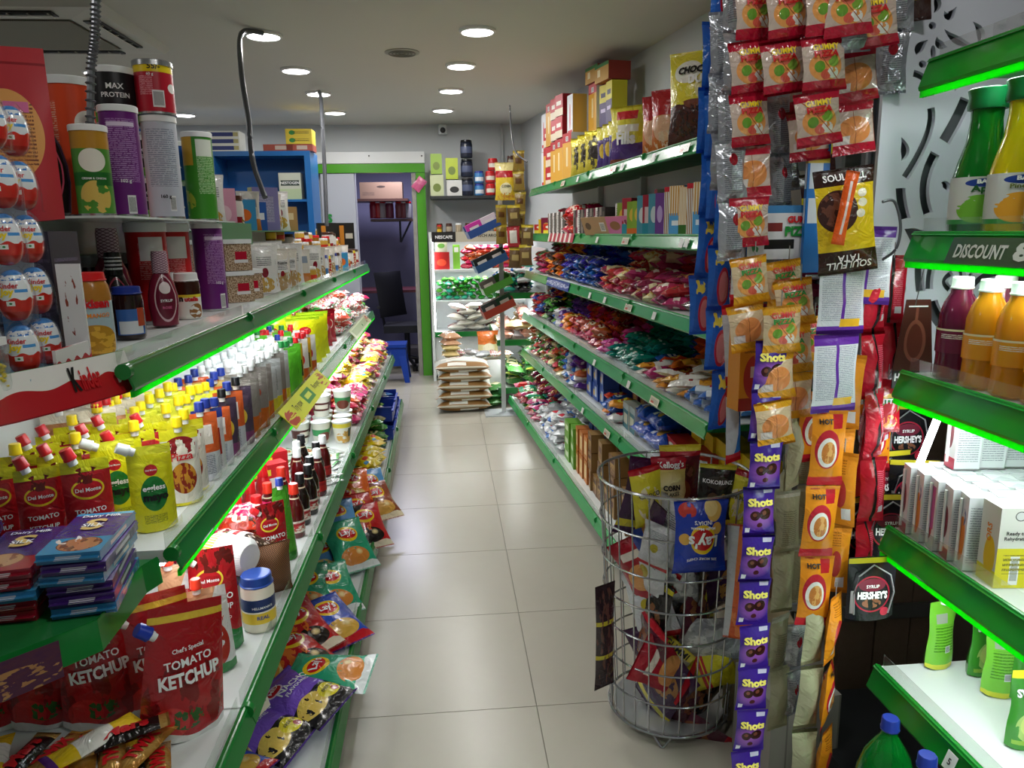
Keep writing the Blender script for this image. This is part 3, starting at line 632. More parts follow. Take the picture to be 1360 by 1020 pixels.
MANGO = jar('jam_jar', M('jar_mango2','#a9702a',[('b',0,.74,'#a8bcc4'),('e',.5,.2,.2,.24,'#b8862a'),('n',.5,.2,.2,.22,9,.5,'#dca93c'),('b',0,.06,'#9c641c')], r=.22), lit('red'), h=.178, r=.042, texts=[T('kisan',.012,.115,.05,RED,bold=.05), T('MANGO',.012,.09,.045,ORG)], lr=.88)
BJAR = jar('spread_jar', M('jar_dark','#24100e',[('r',.5,.4,.16,.28,'#3a64a8'),('r',.5,.28,.13,.14,'#d4d8dc'),('r',.62,.5,.05,.2,'#b04a2c')], r=.15, coat=.4), lit('blue'), h=.13, r=.036, lr=.96)
GJAR = jar('spread_jar', M('jar_grey','#2c2422',[('r',.5,.5,.12,.2,'#7a7c78'),('t',.5,.5,.1,.16,30,'#202020')], r=.15, coat=.4), lit('grey'), h=.115, r=.033, lr=.98)
BIGJ = jar('dark_jar', M('jar_big','#1a1412',[('r',.6,.45,.09,.2,'#3c3c3c')], r=.12, coat=.4), lit('grey'), h=.15, r=.042, lh=.03, lr=.9)
NUT = jar('spread_jar', M('jar_nut','#3a1d12',[('b',0,.66,'#ecebe4'),('b',.58,.66,'#e8d83c'),('n',.56,.22,.1,.2,8,.45,'#9c6a3c')], r=.2), lit('white'), h=.14, r=.038, lh=.026, texts=[T('n',-.03,.062,.012,BLK,bold=.06), T('utella',.0,.062,.04,RED,bold=.05)])
REDJ = jar('red_jar', M('jar_red','#b0201c',[('r',.5,.4,.16,.24,'#d84c1c'),('n',.5,.4,.2,.3,8,.5,'#7c1410')], r=.2), lit('red'), h=.13, r=.038, lh=.022)
YELJ = jar('olive_jar', M('jar_yel','#a82c20',[('n',.5,.4,.5,.4,7,.5,'#e0c8a0')], r=.2), lit('yellow'), h=.12, r=.036)
BRNJ = jar('brown_lid_jar', M('jar_brn','#e0dcd6',[('r',.5,.35,.1,.1,'#9c1c2c'),('n',.7,.3,.12,.2,6,.5,'#8c6a2c')], r=.25), lit('brown'), h=.13, r=.044, lr=1.0)
WHTJ = jar('white_jar', M('jar_wht','#e4e6ea',[('b',.2,.5,'#4c8cc8'),('t',.5,.35,.2,.1,20,'#1c3c8c')], r=.3), lit('blue'), h=.13, r=.045)
YCUP = jar('relish_jar', M('jar_rel','#caa040',[('r',.5,.4,.2,.2,'#c83a28')], r=.2), lit('white'), h=.08, r=.032)
MUST = jar('mustard_jar', M('jar_mus','#8c5a18',[('r',.5,.4,.2,.2,'#e8c43c')], r=.2), lit('red'), h=.1, r=.03)
m_clearpl = M('clear_plastic','#f2f4f6', r=.08, tr=.85, alpha=.5, ior=1.15)
def clearbox(nm, tint, label):
    b = MB(); b.box(-.05,-.05,0,.05,.05,.1, M('box_'+nm, tint, [('n',.5,.5,9,9,16,.5,'#d0b89c'),('n',.5,.5,9,9,22,.58,'#6c4c34'),('r',.6,.55,.22,.16,'#b81c34'),('r',.6,.35,.26,.06,'#e8e4e4')], r=.15, coat=.5)); 
    l = MB(); l.box(-.053,-.053,.1,.053,.053,.116, lit('white'))
    return Proto('snack_tub','tub', b, [('lid', l)])
CBOX = clearbox('seeds','#a08468','x'); CBOX2 = clearbox('pink','#c07c74','x')
m_nutpouch = M('pouch_clear_nuts','#dcd6cc',[('n',.5,.25,.5,.26,9,.4,'#b8925c'),('r',.5,.6,.36,.16,'#eceae8'),('e',.4,.42,.1,.07,'#9c1c2c'),('t',.5,.62,.3,.1,26,'#54585c')], r=.15, coat=.5, b=.4)
m_nutpouch2 = M('pouch_clear_white','#e8e6e4',[('n',.5,.2,.4,.16,8,.45,'#caa24a'),('e',.5,.45,.14,.1,'#8c1c30'),('t',.5,.68,.3,.1,26,'#54585c')], r=.2, coat=.5, b=.4)
NP1 = bag('snack_pouch', m_nutpouch, .1, .17, .05, [T('Potato Chips',0,.115,.06,BLK)], lay=False, seed=3, cat='pouch')
NP2 = bag('snack_pouch', m_nutpouch2, .1, .19, .045, lay=False, seed=5, cat='pouch')
NP3 = bag('snack_pouch', M('pouch_orange_low','#d8d2c8',[('b',0,.3,'#c87830'),('r',.5,.7,.3,.1,'#8c98a8')], r=.2, coat=.4, b=.3), .1, .16, .045, lay=False, seed=6, cat='pouch')
def ctn(nm, base, L, w, d, h, texts=(), side=None, cat='box', name='carton', top=None):
    return carton(name, M('ctn_'+nm, base, L, r=.4), w, d, h, P_('ctn_side_'+nm, side or base), None if not top else P_('ctn_top_'+nm, top), texts, cat=cat)
BX = dict(
 pink=ctn('pink','#d898b0',[('e',.5,.4,.3,.2,'#e8c0cc')],.09,.04,.15,side='#8c5040'),
 purple=ctn('purple','#8c84b8',[('r',.5,.5,.3,.3,'#c8c4dc'),('t',.5,.5,.3,.3,30,'#5c5484')],.12,.05,.19,side='#e0d8a0'),
 blue=ctn('blue','#2a5cb0',[('r',.5,.5,.34,.12,'#e4e8f0')],.07,.05,.12),
 teal=ctn('teal','#3c94c8',[('e',.5,.5,.3,.2,'#e2702c')],.1,.05,.12),
 kraft=ctn('kraft','#a88454',[('r',.5,.6,.3,.14,'#d8c49c')],.1,.06,.12))

# ---- sauces
def ketch_txt(w, z, s=1): return [T('TOMATO',0,z,w,WHT,off=.004), T('KETCHUP',0,z-.021*s,w*.95,WHT,off=.004)]
m_dm = foil('ketchup_heart','#b01820',[('b',.86,1,'#d8d41c'),('b',0,.16,'#1d7c38'),('e',.5,.66,.34,.12,'#f0cc28'),('e',.5,.66,.3,.095,'#c41420'),('n',.5,.82,.3,.1,6,.55,'#6c1410')])
m_dm2 = foil('ketchup_heart_big','#a8161e',[('w',.22,.05,4,'#1d7c38'),('e',.42,.72,.3,.1,'#e8cc3c'),('e',.42,.72,.26,.078,'#b41420'),('n',.5,.9,.5,.12,6,.52,'#5c1410')])
DM = pouch('ketchup_pouch', m_dm, P_('cap_red','#d02028',r=.3), .085, .17, .045, [T('Del Monte',0,.112,.045,WHT,off=.003)]+ketch_txt(.055,.07), cx=-.022, tilt=-.35, seed=1)
DM2 = pouch('ketchup_pouch', m_dm, lit('yellow'), .085, .17, .045, [T('Del Monte',0,.112,.045,WHT,off=.003)]+ketch_txt(.055,.07), cx=-.0, seed=2)
DMB = pouch('ketchup_pouch', m_dm2, P_('cap_red','#d02028',r=.3), .115, .265, .065, [T('Del Monte',-.01,.19,.05,WHT,off=.004)]+ketch_txt(.088,.145,1.2)+[T('CLASSIC BLEND',0,.092,.07,WHT,off=.004)], cx=-.045, tilt=-.9, seed=3, tap=.1, up=-.03)
m_kt = foil('ketchup_big','#a8141c',[('n',.5,.3,.5,.3,4,.52,'#7c1014'),('e',.3,.15,.22,.12,'#c42a28'),('b',.88,.93,'#e8c440'),('w',.06,.02,8,'#d9d9d6'),('n',.5,.17,.2,.08,9,.5,'#2c5a24')])
KTB = pouch('ketchup_pouch', m_kt, P_('cap_blue','#1c3cb0',r=.3), .15, .25, .075, [T('TOMATO',.0,.15,.09,WHT,off=.005,rot=.12), T('KETCHUP',.004,.122,.115,WHT,off=.005,rot=.12,h=.026,bold=.04), T('Chef\'s Special',.0,.172,.06,WHT,off=.005,rot=.12)], cx=-.06, tilt=-1.0, tap=.16, seed=4, up=-.05, capr=.014)
m_yel = foil('mayo_yellow','#e2dc1a',[('e',.52,.45,.3,.2,'#1c7a34'),('e',.5,.72,.15,.065,'#c41c28'),('t',.5,.16,.26,.05,60,'#55601c'),('b',.9,1,'#ece838')])
EGG = pouch('mayonnaise_pouch', m_yel, lit('white'), .088, .19, .045, [T('eggless',.002,.098,.045,WHT,off=.003,bold=.03), T('mayo',.004,.075,.05,BLK,off=.003,bold=.05), T('Del Monte',0,.138,.022,WHT,off=.004)], cx=-.038, tilt=-1.1, seed=5, up=-.01)
m_pp = foil('pasta_pouch','#e6e0d8',[('b',.86,1,'#e0d828'),('e',.5,.36,.34,.2,'#c8882c'),('n',.5,.36,.34,.2,7,.5,'#8c2c1c'),('n',.5,.78,.4,.12,5,.5,'#8c1c24'),('b',0,.04,'#e0d828')])
PAS = pouch('pasta_sauce_pouch', m_pp, lit('yellow'), .085, .185, .045, [T('Pizza',.0,.12,.05,RED,off=.003)], seed=6)
def sauce(nm, base, L, cap, w=.08, h=.175, t=.042, texts=(), seed=1, **k):
    return pouch('sauce_pouch', foil('sauce_'+nm, base, L), lit(cap), w, h, t, texts, seed=seed, **k)
SA = dict(
 tandoori=sauce('tandoori','#c88a60',[('e',.5,.5,.3,.2,'#f0e4d4'),('r',.5,.5,.2,.05,'#b01c20'),('b',.85,1,'#e2d8c8')],'red'),
 yellow=sauce('yellow','#d8d83c',[('e',.5,.45,.34,.22,'#c8c83c'),('b',0,.4,'#2c7c30'),('r',.5,.55,.28,.06,'#f4f4e4')],'yellow'),
 orange=sauce('orange','#d8602c',[('b',0,.42,'#cdd0da'),('r',.5,.68,.3,.14,'#e8e2dc'),('t',.5,.25,.3,.14,40,'#5c6478')],'blue'),
 white=sauce('white','#d6d6da',[('r',.5,.5,.34,.2,'#a02c24'),('t',.5,.2,.3,.1,40,'#7c8088'),('b',.85,1,'#2a3c8c')],'blue'),
 darkp=sauce('darkp','#4a3c52',[('e',.5,.5,.3,.16,'#d8b83c'),('b',0,.24,'#7c3c6c')],'black'),
 greyb=sauce('greyb','#87807a',[('b',0,.34,'#c0601c'),('e',.5,.6,.26,.1,'#a8442c'),('t',.5,.8,.3,.1,40,'#d0c8c0')],'white',w=.09,h=.2),
 silver=sauce('silver','#a8aaa8',[('b',0,.3,'#d8c82c'),('t',.5,.6,.3,.2,40,'#5c6060'),('e',.5,.2,.2,.09,'#8c4a24')],'white',w=.085,h=.2),
 green=sauce('green','#5cb82c',[('e',.5,.4,.3,.2,'#3c8c20'),('r',.5,.6,.24,.04,'#e8f4d8')],'green',h=.19),
 clear=sauce('clear','#dfe4e4',[('n',.5,.4,.5,.4,5,.5,'#b4bcc0'),('e',.5,.3,.2,.12,'#f4f6f6')],'white'),
 redw=sauce('redw','#e0dcd8',[('b',0,.3,'#c8581c'),('e',.5,.5,.24,.14,'#c8202c')],'red'),
 olive=sauce('olive','#c8a860',[('e',.5,.4,.3,.16,'#6c7c2c')],'blue'),
 soy=sauce('soy','#c89c20',[('r',.5,.4,.34,.2,'#201814'),('e',.5,.7,.2,.08,'#c41c20')],'red',w=.06,h=.17))
m_yb = foil('mayo_bag_yellow','#d9da18',[('e',.5,.72,.2,.09,'#c8202c'),('e',.5,.4,.3,.18,'#2c8c34'),('b',.94,1,'#a8c820')])
YB = bag('mayonnaise_bag', m_yb, .15,.2,.05,[T('Del Monte',0,.145,.04,WHT,off=.003), T('mayo',0,.08,.06,WHT,off=.003)], lay=False, seed=2, cat='pouch')
RB = bag('ketchup_bag', foil('bag_red_heart','#a81828',[('e',.5,.6,.3,.16,'#e8d0c0'),('e',.5,.6,.26,.12,'#b41824'),('b',.9,1,'#7c0c18')]), .13,.19,.05, lay=False, seed=3, cat='pouch')
SW1 = pouch('stew_pouch', foil('sweet_spicy','#d8dad8',[('d',1.0,.25,'#d8a880'),('n',.6,.35,.3,.25,4,.45,'#a82a1c'),('b',0,.12,'#2c7c3c'),('r',.25,.6,.16,.14,'#e8e8e8'),('t',.25,.6,.14,.12,40,'#888c88')]), P_('cap_coral','#e8402c',r=.3), .105,.21,.055,[T('SWEET',.01,.15,.05,RED,off=.003), T('& SPICY',.012,.134,.05,RED,off=.003)], seed=4, cx=-.02, tap=.22)
HEL = jar('mayonnaise_jar', P_('mayo_white','#ece6d4',r=.2), P_('lid_mayo','#24489c',r=.3), h=.15, r=.042, lh=.028, lab=(.18,.62,M('lab_mayo','#1c3468',[('b',0,.46,'#eccb3a'),('b',.44,.5,'#f0ede2')])), texts=[T("HELLMANN'S",0,.072,.05,WHT,off=.002), T('REAL',0,.045,.03,BLU,off=.002)], lr=.98)
SOAP = jar('squeeze_bottle', P_('squeeze_white','#e6e4e8'), lit('blue'), h=.16, r=.04, lh=.03)
m_kg = P_('ketchup_glass','#5a0c10', r=.12, coat=.6)
def kbottle(cap, labc, dark=False):
    b, S = lath([(.026,0),(.029,.006),(.029,.095),(.022,.12),(.014,.14),(.0125,.155)], m_kg if not dark else P_('soy_glass','#1c0d0a',r=.12,coat=.6), 18)
    b.lathe([(.0295,.02),(.0295,.06)], M('kb_lab'+labc, labc, [('n',.5,.5,.3,.4,8,.5,'#b8342c'),('r',.5,.7,.16,.12,'#a01420')]), 18, cap=False)
    b.lathe([(.0232,.115),(.015,.138)], P_('neck_label','#d8c8a8'), 18, cap=False)
    return Proto('sauce_bottle','bottle', b, [('cap', capmb(.017,.035,cap,.15,flute=.03))])
KB = dict(red=kbottle(P_('cap_red2','#d8321e',r=.3),'#e8e0d4'), dark=kbottle(lit('black'),'#e4ded0',True), white=kbottle(lit('white'),'#c41c20'))
def sqz(): 
    b, S = lath([(.024,0),(.028,.006),(.028,.1),(.02,.13),(.015,.14)], P_('squeeze_red','#b8141c',r=.3), 18)
    b.lathe([(.0285,.03),(.0285,.09)], M('sqz_lab','#c41820',[('e',.5,.5,.1,.3,'#e8e4dc')]), 18, cap=False)
    return Proto('squeeze_bottle','bottle', b, [('cap', capmb(.019,.045,lit('red'),.135,flute=.03))])
SQ = sqz()
GRP = pouch('green_refill_pouch', foil('green_refill','#4ca42c',[('t',.35,.6,.2,.25,30,'#c8e8b0'),('b',0,.12,'#2c7c24')]), lit('blue'), .09,.24,.05,[], seed=7, tap=.45, cx=.0)
RBT = bag('spice_bag', foil('bag_brownwhite','#3a2a22',[('b',.62,1,'#c89c48'),('r',.5,.42,.4,.14,'#e8e2dc'),('v',.5,.5,9,9,14,.3,'#b8a898'),('r',.5,.42,.3,.04,'#b01c24')]), .15,.2,.08, seed=4)
PASTA = bag('macaroni_bag', M('bag_pasta_mesh','#5c3a24',[('s',22,1,.5,'#a8744a'),('s',22,-1,.6,'#3c2418')],r=.5), .12,.16,.07, seed=8, lay=False)
ROLL = lath([(.045,0),(.055,.01),(.056,.12),(.04,.14)], M('roll_white','#e9e9e6',[('b',.0,.3,'#e4e04c'),('s',40,0,.7,'#cfd0d2')],r=.5), 22)[0]
ROLLP = Proto('white_tub','tub', ROLL.xf(Matrix.Rotation(pi/2,4,'X')).ground())
def cup(nm, L, base='#e9e7da'):
    b, S = lath([(.033,0),(.036,.01),(.046,.1),(.048,.104)], M('cup_'+nm, base, L, r=.35), 22)
    l = MB(); l.lathe([(.048,.103),(.048,.107)], P_('foil_lid','#d9dcdc',r=.3), 22)
    return Proto('noodle_cup','cup', b, [('lid', l)])
CUPS = [cup('yellow',[('b',.75,.95,'#e6d43c'),('n',.5,.3,.2,.3,6,.45,'#d8a850'),('r',.62,.5,.07,.2,'#2c4c3c')]), cup('green',[('b',.4,.7,'#3c9c5c'),('e',.5,.35,.14,.22,'#7c3c2c')]), cup('brown',[('b',.3,.7,'#5c2c24'),('r',.5,.5,.14,.1,'#e8e0d0')])]
m_soup = foil('soup','#dfe6d8',[('b',.82,1,'#2f9c3c'),('b',0,.1,'#2f9c3c'),('e',.5,.42,.32,.2,'#b8482c'),('n',.5,.42,.32,.2,7,.5,'#d8c890'),('r',.5,.7,.3,.05,'#2c7c34')], b=.2)
SOUP = bag('soup_sachet', m_soup, .1,.13,.008, seed=2, cat='sachet', cr=.3)
m_soup2 = foil('soup2','#d9dcdc',[('n',.5,.4,.3,.3,6,.5,'#8c9c8c'),('b',.86,1,'#4c8c54')], b=.2)
SOUP2 = bag('soup_sachet', m_soup2, .09,.12,.008, seed=3, cat='sachet', cr=.3)

# ---- chocolate
def choc(nm, base, L, texts, side):
    mat = foil('bar_'+nm, base, L, b=.1); sd = foil('bar_side_'+nm, side, [('r',.5,.5,.2,.22,'#c8c8cc')], b=.1)
    b, S = bxm(.102,.018,.195,mat,sd,sd); b.box(-.05,-.0015,-.009,.05,.0005,.0,sd); b.box(-.05,-.0015,.195,.05,.0005,.204,sd)
    for a in texts: b.text(S, *a[0], **a[1])
    b.lay(); return Proto('chocolate_bar','chocolate bar', b)
TS = [T('Dairy Milk',.0,.172,.07,WHT,off=.002), T('S',-.0,.13,.038,GLD,off=.002,bold=.03,h=.055), T('SILK',.0,.125,.04,WHT,off=.0026)]
CH = dict(
 blue=choc('blue','#46287c',[('b',.0,.36,'#2f8cbc'),('b',.94,1,'#3c98c8'),('e',.55,.2,.36,.16,'#7c4028'),('n',.55,.2,.34,.15,5,.46,'#b87850'),('n',.3,.32,.2,.1,4,.5,'#e8e4e0')],TS+[],'#2c78a8'),
 red=choc('red','#432274',[('b',.0,.3,'#a01c30'),('e',.4,.24,.36,.16,'#8c4c30'),('n',.4,.24,.34,.15,5,.46,'#c89468')],TS,'#8c1428'),
 purple=choc('purple','#4c2a80',[('g',.5,.5,.6,.6,'#6c48a4'),('r',.2,.5,.05,.3,'#e8e4f0')],TS[:1],'#3a1c66'))
m_twix = foil('bar_twix','#b07a30',[('g',.5,.5,.5,.4,'#e0b868'),('b',0,.06,'#d8a850'),('b',.94,1,'#d8a850')], m=.35)
TWIX = bag('caramel_bar', m_twix, .05,.15,.025,[T('TWIX',0,.075,.08,RED,rot=pi/2,off=.004,bold=.06,h=.03)], seed=2, cat='chocolate bar')
MARS = bag('chocolate_bar', foil('bar_mars','#1c1414',[('b',.0,.12,'#b08848'),('b',.88,1,'#b08848')]), .05,.15,.025,[T('Mars',0,.075,.08,RED,rot=pi/2,off=.004,bold=.05,h=.03)], seed=4, cat='chocolate bar')
YBAR = bag('nut_bar', foil('bar_yel','#e8c020',[('b',.3,.7,'#e8e4dc'),('b',0,.08,'#5c2a80')]), .06,.17,.03, seed=5, cat='chocolate bar')
# ================================================================== LEFT SHELVES: TOP
E0 = lambda deg: radians(deg)
Z1 = 1.251
def onZ(p, u, v, z, rz, label, group=None, **k): return put(p, at(u,v,Z=z), rz=radians(rz), label=label, group=group, **k)
def onX(p, u, v, x, rz, label, group=None, **k): return put(p, at(u,v,X=x), rz=radians(rz), label=label, group=group, **k)
def onY(p, u, v, y, rz, label, group=None, **k): return put(p, at(u,v,Y=y), rz=radians(rz), label=label, group=group, **k)
onZ(MANGO,128,473,Z1,28,'tall mango jam jar with red lid beside the egg display')
onZ(BJAR,175,450,Z1,28,'dark jam jar with blue lid and blue label on the top left shelf')
put(GJAR, (-.835,1.95,Z1), rz=radians(30), label='small dark jar with grey lid behind the blue-lidded jar')
put(BIGJ, (-.90,1.84,Z1), rz=radians(30), label='large dark jar with wide grey lid behind the mango jam')
onZ(SY['pink'],221,434,Z1,35,'crimson syrup bottle with diamond patterned cap at the shelf edge')
onZ(NUT,252,423,Z1,35,'hazelnut spread jar with white lid beside the crimson syrup')
put(NUT, (-.865,2.42,Z1), rz=radians(40), label='hazelnut spread jar with white lid, the one behind')
put(CAN['purple'], (-.795,2.66,Z1), rz=radians(50), s=1.235, label='purple snack can standing low at the shelf edge, last before the tubs')
p_ = (-.875,2.10,Z1); put(SY['dark'], p_, rz=radians(30), label='black syrup bottle with trial pack wrap above the blue-lidded jar')
put(SY['dark'], (-.95,2.02,Z1), rz=radians(25), label='black syrup bottle with super saver wrap, right one', s=1.12)
put(SY['dark'], (-.98,1.92,Z1), rz=radians(25), label='black syrup bottle with super saver wrap, left one', s=1.12)
put(SY['pink'], (-.90,2.14,Z1), rz=radians(30), label='crimson syrup bottle behind the black trial pack bottle', s=1.3)
for i,y in enumerate((1.98,2.2,2.42,2.62)): put(BIGJ, (-.985,y,Z1), rz=radians(30), s=1.35, label='dark wide jar in the back row under the riser, '+od(i)+' from the near end', group='dark jars under the riser')
# second storey on a clear riser
riser = MB(); riser.box(-1.04,1.80,1.543,-.735,2.80,1.548, P_('riser_acrylic','#c8d0cc',r=.1))
riser.box(-1.03,1.805,1.251,-1.02,2.79,1.543, P_('riser_leg','#b8c0bc',r=.1))
tag(obj('display_riser', riser), 'narrow plastic riser carrying the upper cans on the top left shelf', 'riser')
put(CAN['red'], (-.86,2.30,Z1), rz=radians(35), label='red snack can under the silver can', s=(1.4,1.4,1.97))
put(CAN['red'], (-.86,2.50,Z1), rz=radians(35), label='red snack can beside the low purple can', s=(1.4,1.4,1.97))
ZU = 1.549
put(SY['dark'], (-.90,1.86,ZU), rz=radians(28), label='upper black syrup bottle with pink ringed label behind the egg towers', s=1.25)
put(SY['dark'], (-1.0,1.85,ZU), rz=radians(28), label='upper black syrup bottle half hidden behind the eggs', s=1.2)
put(CAN['small'], (-.80,1.87,ZU), rz=radians(25), s=1.0, label='small green and gold snack can on the riser')
put(CAN['purple'], (-.785,2.01,ZU), rz=radians(25), s=1.12, label='purple snack can in the middle of the upper row')
put(CAN['silver'], (-.785,2.28,ZU), rz=radians(22), label='silver white snack can carrying the short red can', s=1.18)
put(CAN['green'], (-.80,2.66,ZU), rz=radians(25), label='green snack can with gold panel at the end of the upper row', s=1.2)
put(CAN['tag55'], (-.785,2.28,ZU+.28), rz=radians(22), label='short red can with yellow price band on top of the silver can', s=1.08)
put(CAN['orange'], (-.90,2.02,ZU+.0), rz=radians(20), label='orange snack can rising behind the small green can', s=1.4)
put(CAN['orange'], (-.885,2.26,ZU), rz=radians(20), label='orange snack can half hidden behind the purple can', s=1.05)
for i,(x,y,z,l) in enumerate([(-.90,2.42,ZU+.13,'black protein tub with white lid beside the red price can'),(-.90,2.58,ZU+.13,'black protein tub, second in the upper row')]):
    put(TUB,(x,y,z-.13),rz=radians(20),label=l+', lower'); put(TUB,(x,y,z-.008),rz=radians(20),label=l)
    
put(TUB2,(-.90,2.74,ZU),rz=radians(20),label='blue tub below the protein powder at the end',s=1.1); put(TUB2,(-.90,2.74,ZU+.13),rz=radians(20),label='blue tub with white letters behind the red price can',s=1.1)
put(TUB,(-1.0,1.98,ZU+.235),rz=radians(10),label='black protein tub above the red pouch, left one',s=1.0)
put(TUB,(-.885,2.26,ZU+.249),rz=radians(24),s=1.25,label='black protein tub with white lettering above the purple can')
put(TUB2,(-.90,2.42,ZU+.246),rz=radians(24),s=1.15,label='blue tub beside the lettered protein tub')
bb = MB(); bb.box(-1.04,1.93,ZU+.0,-.96,2.03,ZU+.233, M('ctn_darkbox','#2c2026',[('r',.5,.5,.3,.3,'#5c2a5c')])); tag(obj('dark_carton', bb), 'dark carton standing under the left protein tub', 'box')
# red stand-up pouch with a round orange panel
m_rp = M('pouch_red_round','#b8343c',[('e',.5,.5,.4,.26,'#e2a05a'),('t',.5,.5,.3,.18,44,'#7c4430'),('b',.9,.915,'#8c1c24'),('r',.62,.66,.14,.03,'#d870a0')], r=.3, coat=.2)
RPO = pouch('stand_up_pouch', m_rp, None, .15,.33,.06, [], seed=9)
put(RPO, pY(30,295,1.62), rz=radians(18), label='tall red stand-up pouch with round orange panel above the eggs')
bb = MB(); bb.box(-.925,1.56,Z1,-.765,1.68,Z1+.262, M('ctn_navy','#2a2636',[('t',.5,.5,.4,.3,20,'#5c5470')])); tag(obj('display_carton', bb), 'dark display carton carrying the red pouch', 'box')
# ---- chocolate egg towers in clear blister
m_eggw = M('egg_shell','#e8ecf0',[('b',0,.42,'#c8281e'),('w',.44,.03,38,'#c8281e'),('b',.0,.2,'#a81c14'),('e',.5,1.0,.9,.1,'#4c8cd0'),('n',.5,.88,.9,.08,12,.55,'#3c7cc8'),('r',.62,.6,.07,.03,'#4c94d8'),('r',.5,.36,.04,.045,'#e8f0e8'),('e',.5,.36,.015,.02,'#1c7c34')], r=.15, coat=.6)
prof=[(max(.0008,.0275*sin(pi*min(t_,1))**.72*(1.06-.22*t_)), .088*(.5-.5*cos(pi*t_))) for t_ in [i/12 for i in range(13)]]
eb, ES = lath(prof, m_eggw, 22)
eb.text(ES,'Kinder',-.002,.062,.034,RED,off=.001); eb.text(ES,'Joy',-.004,.05,.022,YEL,off=.001,bold=.05)
bl = MB(); bl.lathe([(.0315,.0),(.0325,.03),(.031,.05),(.024,.078),(.012,.094)], M('blister','#ffffff',r=.03,tr=1,alpha=.22,ior=1.1), 14, cap=False)
bl.lathe([(.034,-.002),(.034,.0)], M('blister','#fff'), 14)
EGP = Proto('chocolate_egg','chocolate egg', eb, [('blister', bl)])
ei=0
for c,(x,y) in enumerate([(-.742,1.375),(-.765,1.49),(-.82,1.36),(-.86,1.48)]):
    for r in range(5):
        put(EGP,(x+rnd(-.004,.004),y,Z1+.014+r*.095),rz=radians(rnd(10,40)),label='white and red chocolate egg, '+od(r)+' from bottom, '+['front right','rear right','front left','rear left'][c]+' tower',group='chocolate egg towers')
t = tag(bpy.data.objects.new('egg_display', None),'white and red cardboard egg display at the near end of the top left shelf','display stand'); COL.objects.link(t)
m_card = P_('display_card','#e6e4e2'); 
b = MB(); b.box(-.90,1.335,Z1,-.715,1.53,Z1+.012, M('display_base','#8cb0c8')); obj('tray', b, t)
b = MB(); b.box(-.75,1.54,Z1,-.705,1.545,Z1+.20, M('display_side','#e4e4e4',[('n',.5,.6,.3,.3,5,.6,'#8c3c2c'),('w',.16,.04,30,'#c8242c')])); obj('side_card', b, t)
b = MB(); b.box(-.712,1.41,Z1,-.706,1.54,Z1+.05, M('display_lip','#e8e6e4',[('w',.5,.08,24,'#b8141e')])); obj('front_lip', b, t)
b = MB(); b.box(-.86,1.54,Z1,-.79,1.544,Z1+.33, M('display_back','#b8c8d4',[('w',.3,.05,8,'#4c84b8')])); obj('back_card', b, t)
# tubes of yellow mints
m_tube = M('tube_clear','#dfeee8',r=.05,tr=.8,alpha=.45,ior=1.2); m_mint = P_('yellow_mint','#e8cc1c',r=.3)
for i in range(5):
    x = -.738-i*.021; y = 1.297+(i%2)*.012-i*.004
    b = MB(); b.box(-.009,-.009,0,.009,.009,.075, m_tube)
    mm = MB()
    for k in range(12):
        ax, ay, az = rnd(-.005,.005), rnd(-.004,.004), .006+k*.0033
        mm.lathe([(.0006,az-.003),(.0036,az-.001),(.0036,az+.001),(.0006,az+.003)], m_mint, 8, cx=ax, cy=ay, cap=False)
    l = MB(); l.box(-.0095,-.0095,.075,.0095,.0095,.088, lit('white'))
    P_t = Proto('mint_tube','sweets', b, [('lid',l),('mint',mm)])
    o = put(P_t,(x,y,Z1+.003),label='clear tube of yellow mints, '+od(i)+' from the right',group='mint tubes')
# promotional strip on the near price rail
pth=[(p.x,p.y) for p in (at(-60,533,Z=1.25),at(0,522,Z=1.25),at(80,505,Z=1.25),at(130,493,Z=1.25),at(167,484,Z=1.25))]
m_kind = M('promo_kinder','#e9e6e2',[('w',.55,.05,26,'#b81c24'),('w',.42,.03,61,'#b81c24'),('b',.0,.03,'#7c1018')], r=.25, coat=.4)
b = MB(); vs=[]; us=[]; sh=[.0]
for i in range(25):
    s=i/24*(len(pth)-1); k=min(int(s),len(pth)-2); a=s-k; x=pth[k][0]*(1-a)+pth[k+1][0]*a; y=pth[k][1]*(1-a)+pth[k+1][1]*a
    vs += [(x+.022,y-.004,Z1-.052+(.0)),(x,y,Z1+.028)]; us += [(i/24,0),(i/24,1)]
b.add(vs,[(2*i,2*i+2,2*i+3,2*i+1) for i in range(24)],m_kind,us)
b.add([(p[0]-.003,p[1]+.003,p[2]) for p in vs],[(2*i,2*i+1,2*i+3,2*i+2) for i in range(24)],m_rail,us)
def KS(x,z,off=0):
    s=min(max(x,0),1)*24; k=min(int(s),23); a=s-k; lo=Vector(vs[2*k]).lerp(Vector(vs[2*k+2]),a); hi=Vector(vs[2*k+1]).lerp(Vector(vs[2*k+3]),a)
    return lo.lerp(hi,min(max(z,0),1)) + Vector((1,-.35,.3)).normalized()*(off)
vv, ff, asp = text2d('inder',.03,1)
b.add([KS(.655+x*.13, .56+y*.5/asp, .003) for x,y in vv],ff,RED,None,False)
vv, ff, asp = text2d('K',.05,1); b.add([KS(.555+x*.05, .60+y*.55/asp*1.0, .003) for x,y in vv],ff,BLK,None,False)
tag(obj('promo_strip', b),'red and white wavy promotional strip on the near end of the top left shelf','banner')
b = MB(); ee=[(p[0]+.001,p[1]) for p in pth]; PLT=[(x,y,Z1-.002) for x,y in ee]+[(-.64,1.499,Z1-.002),(-1.04,1.499,Z1-.002),(-1.04,ee[0][1],Z1-.002)]; n=len(PLT)
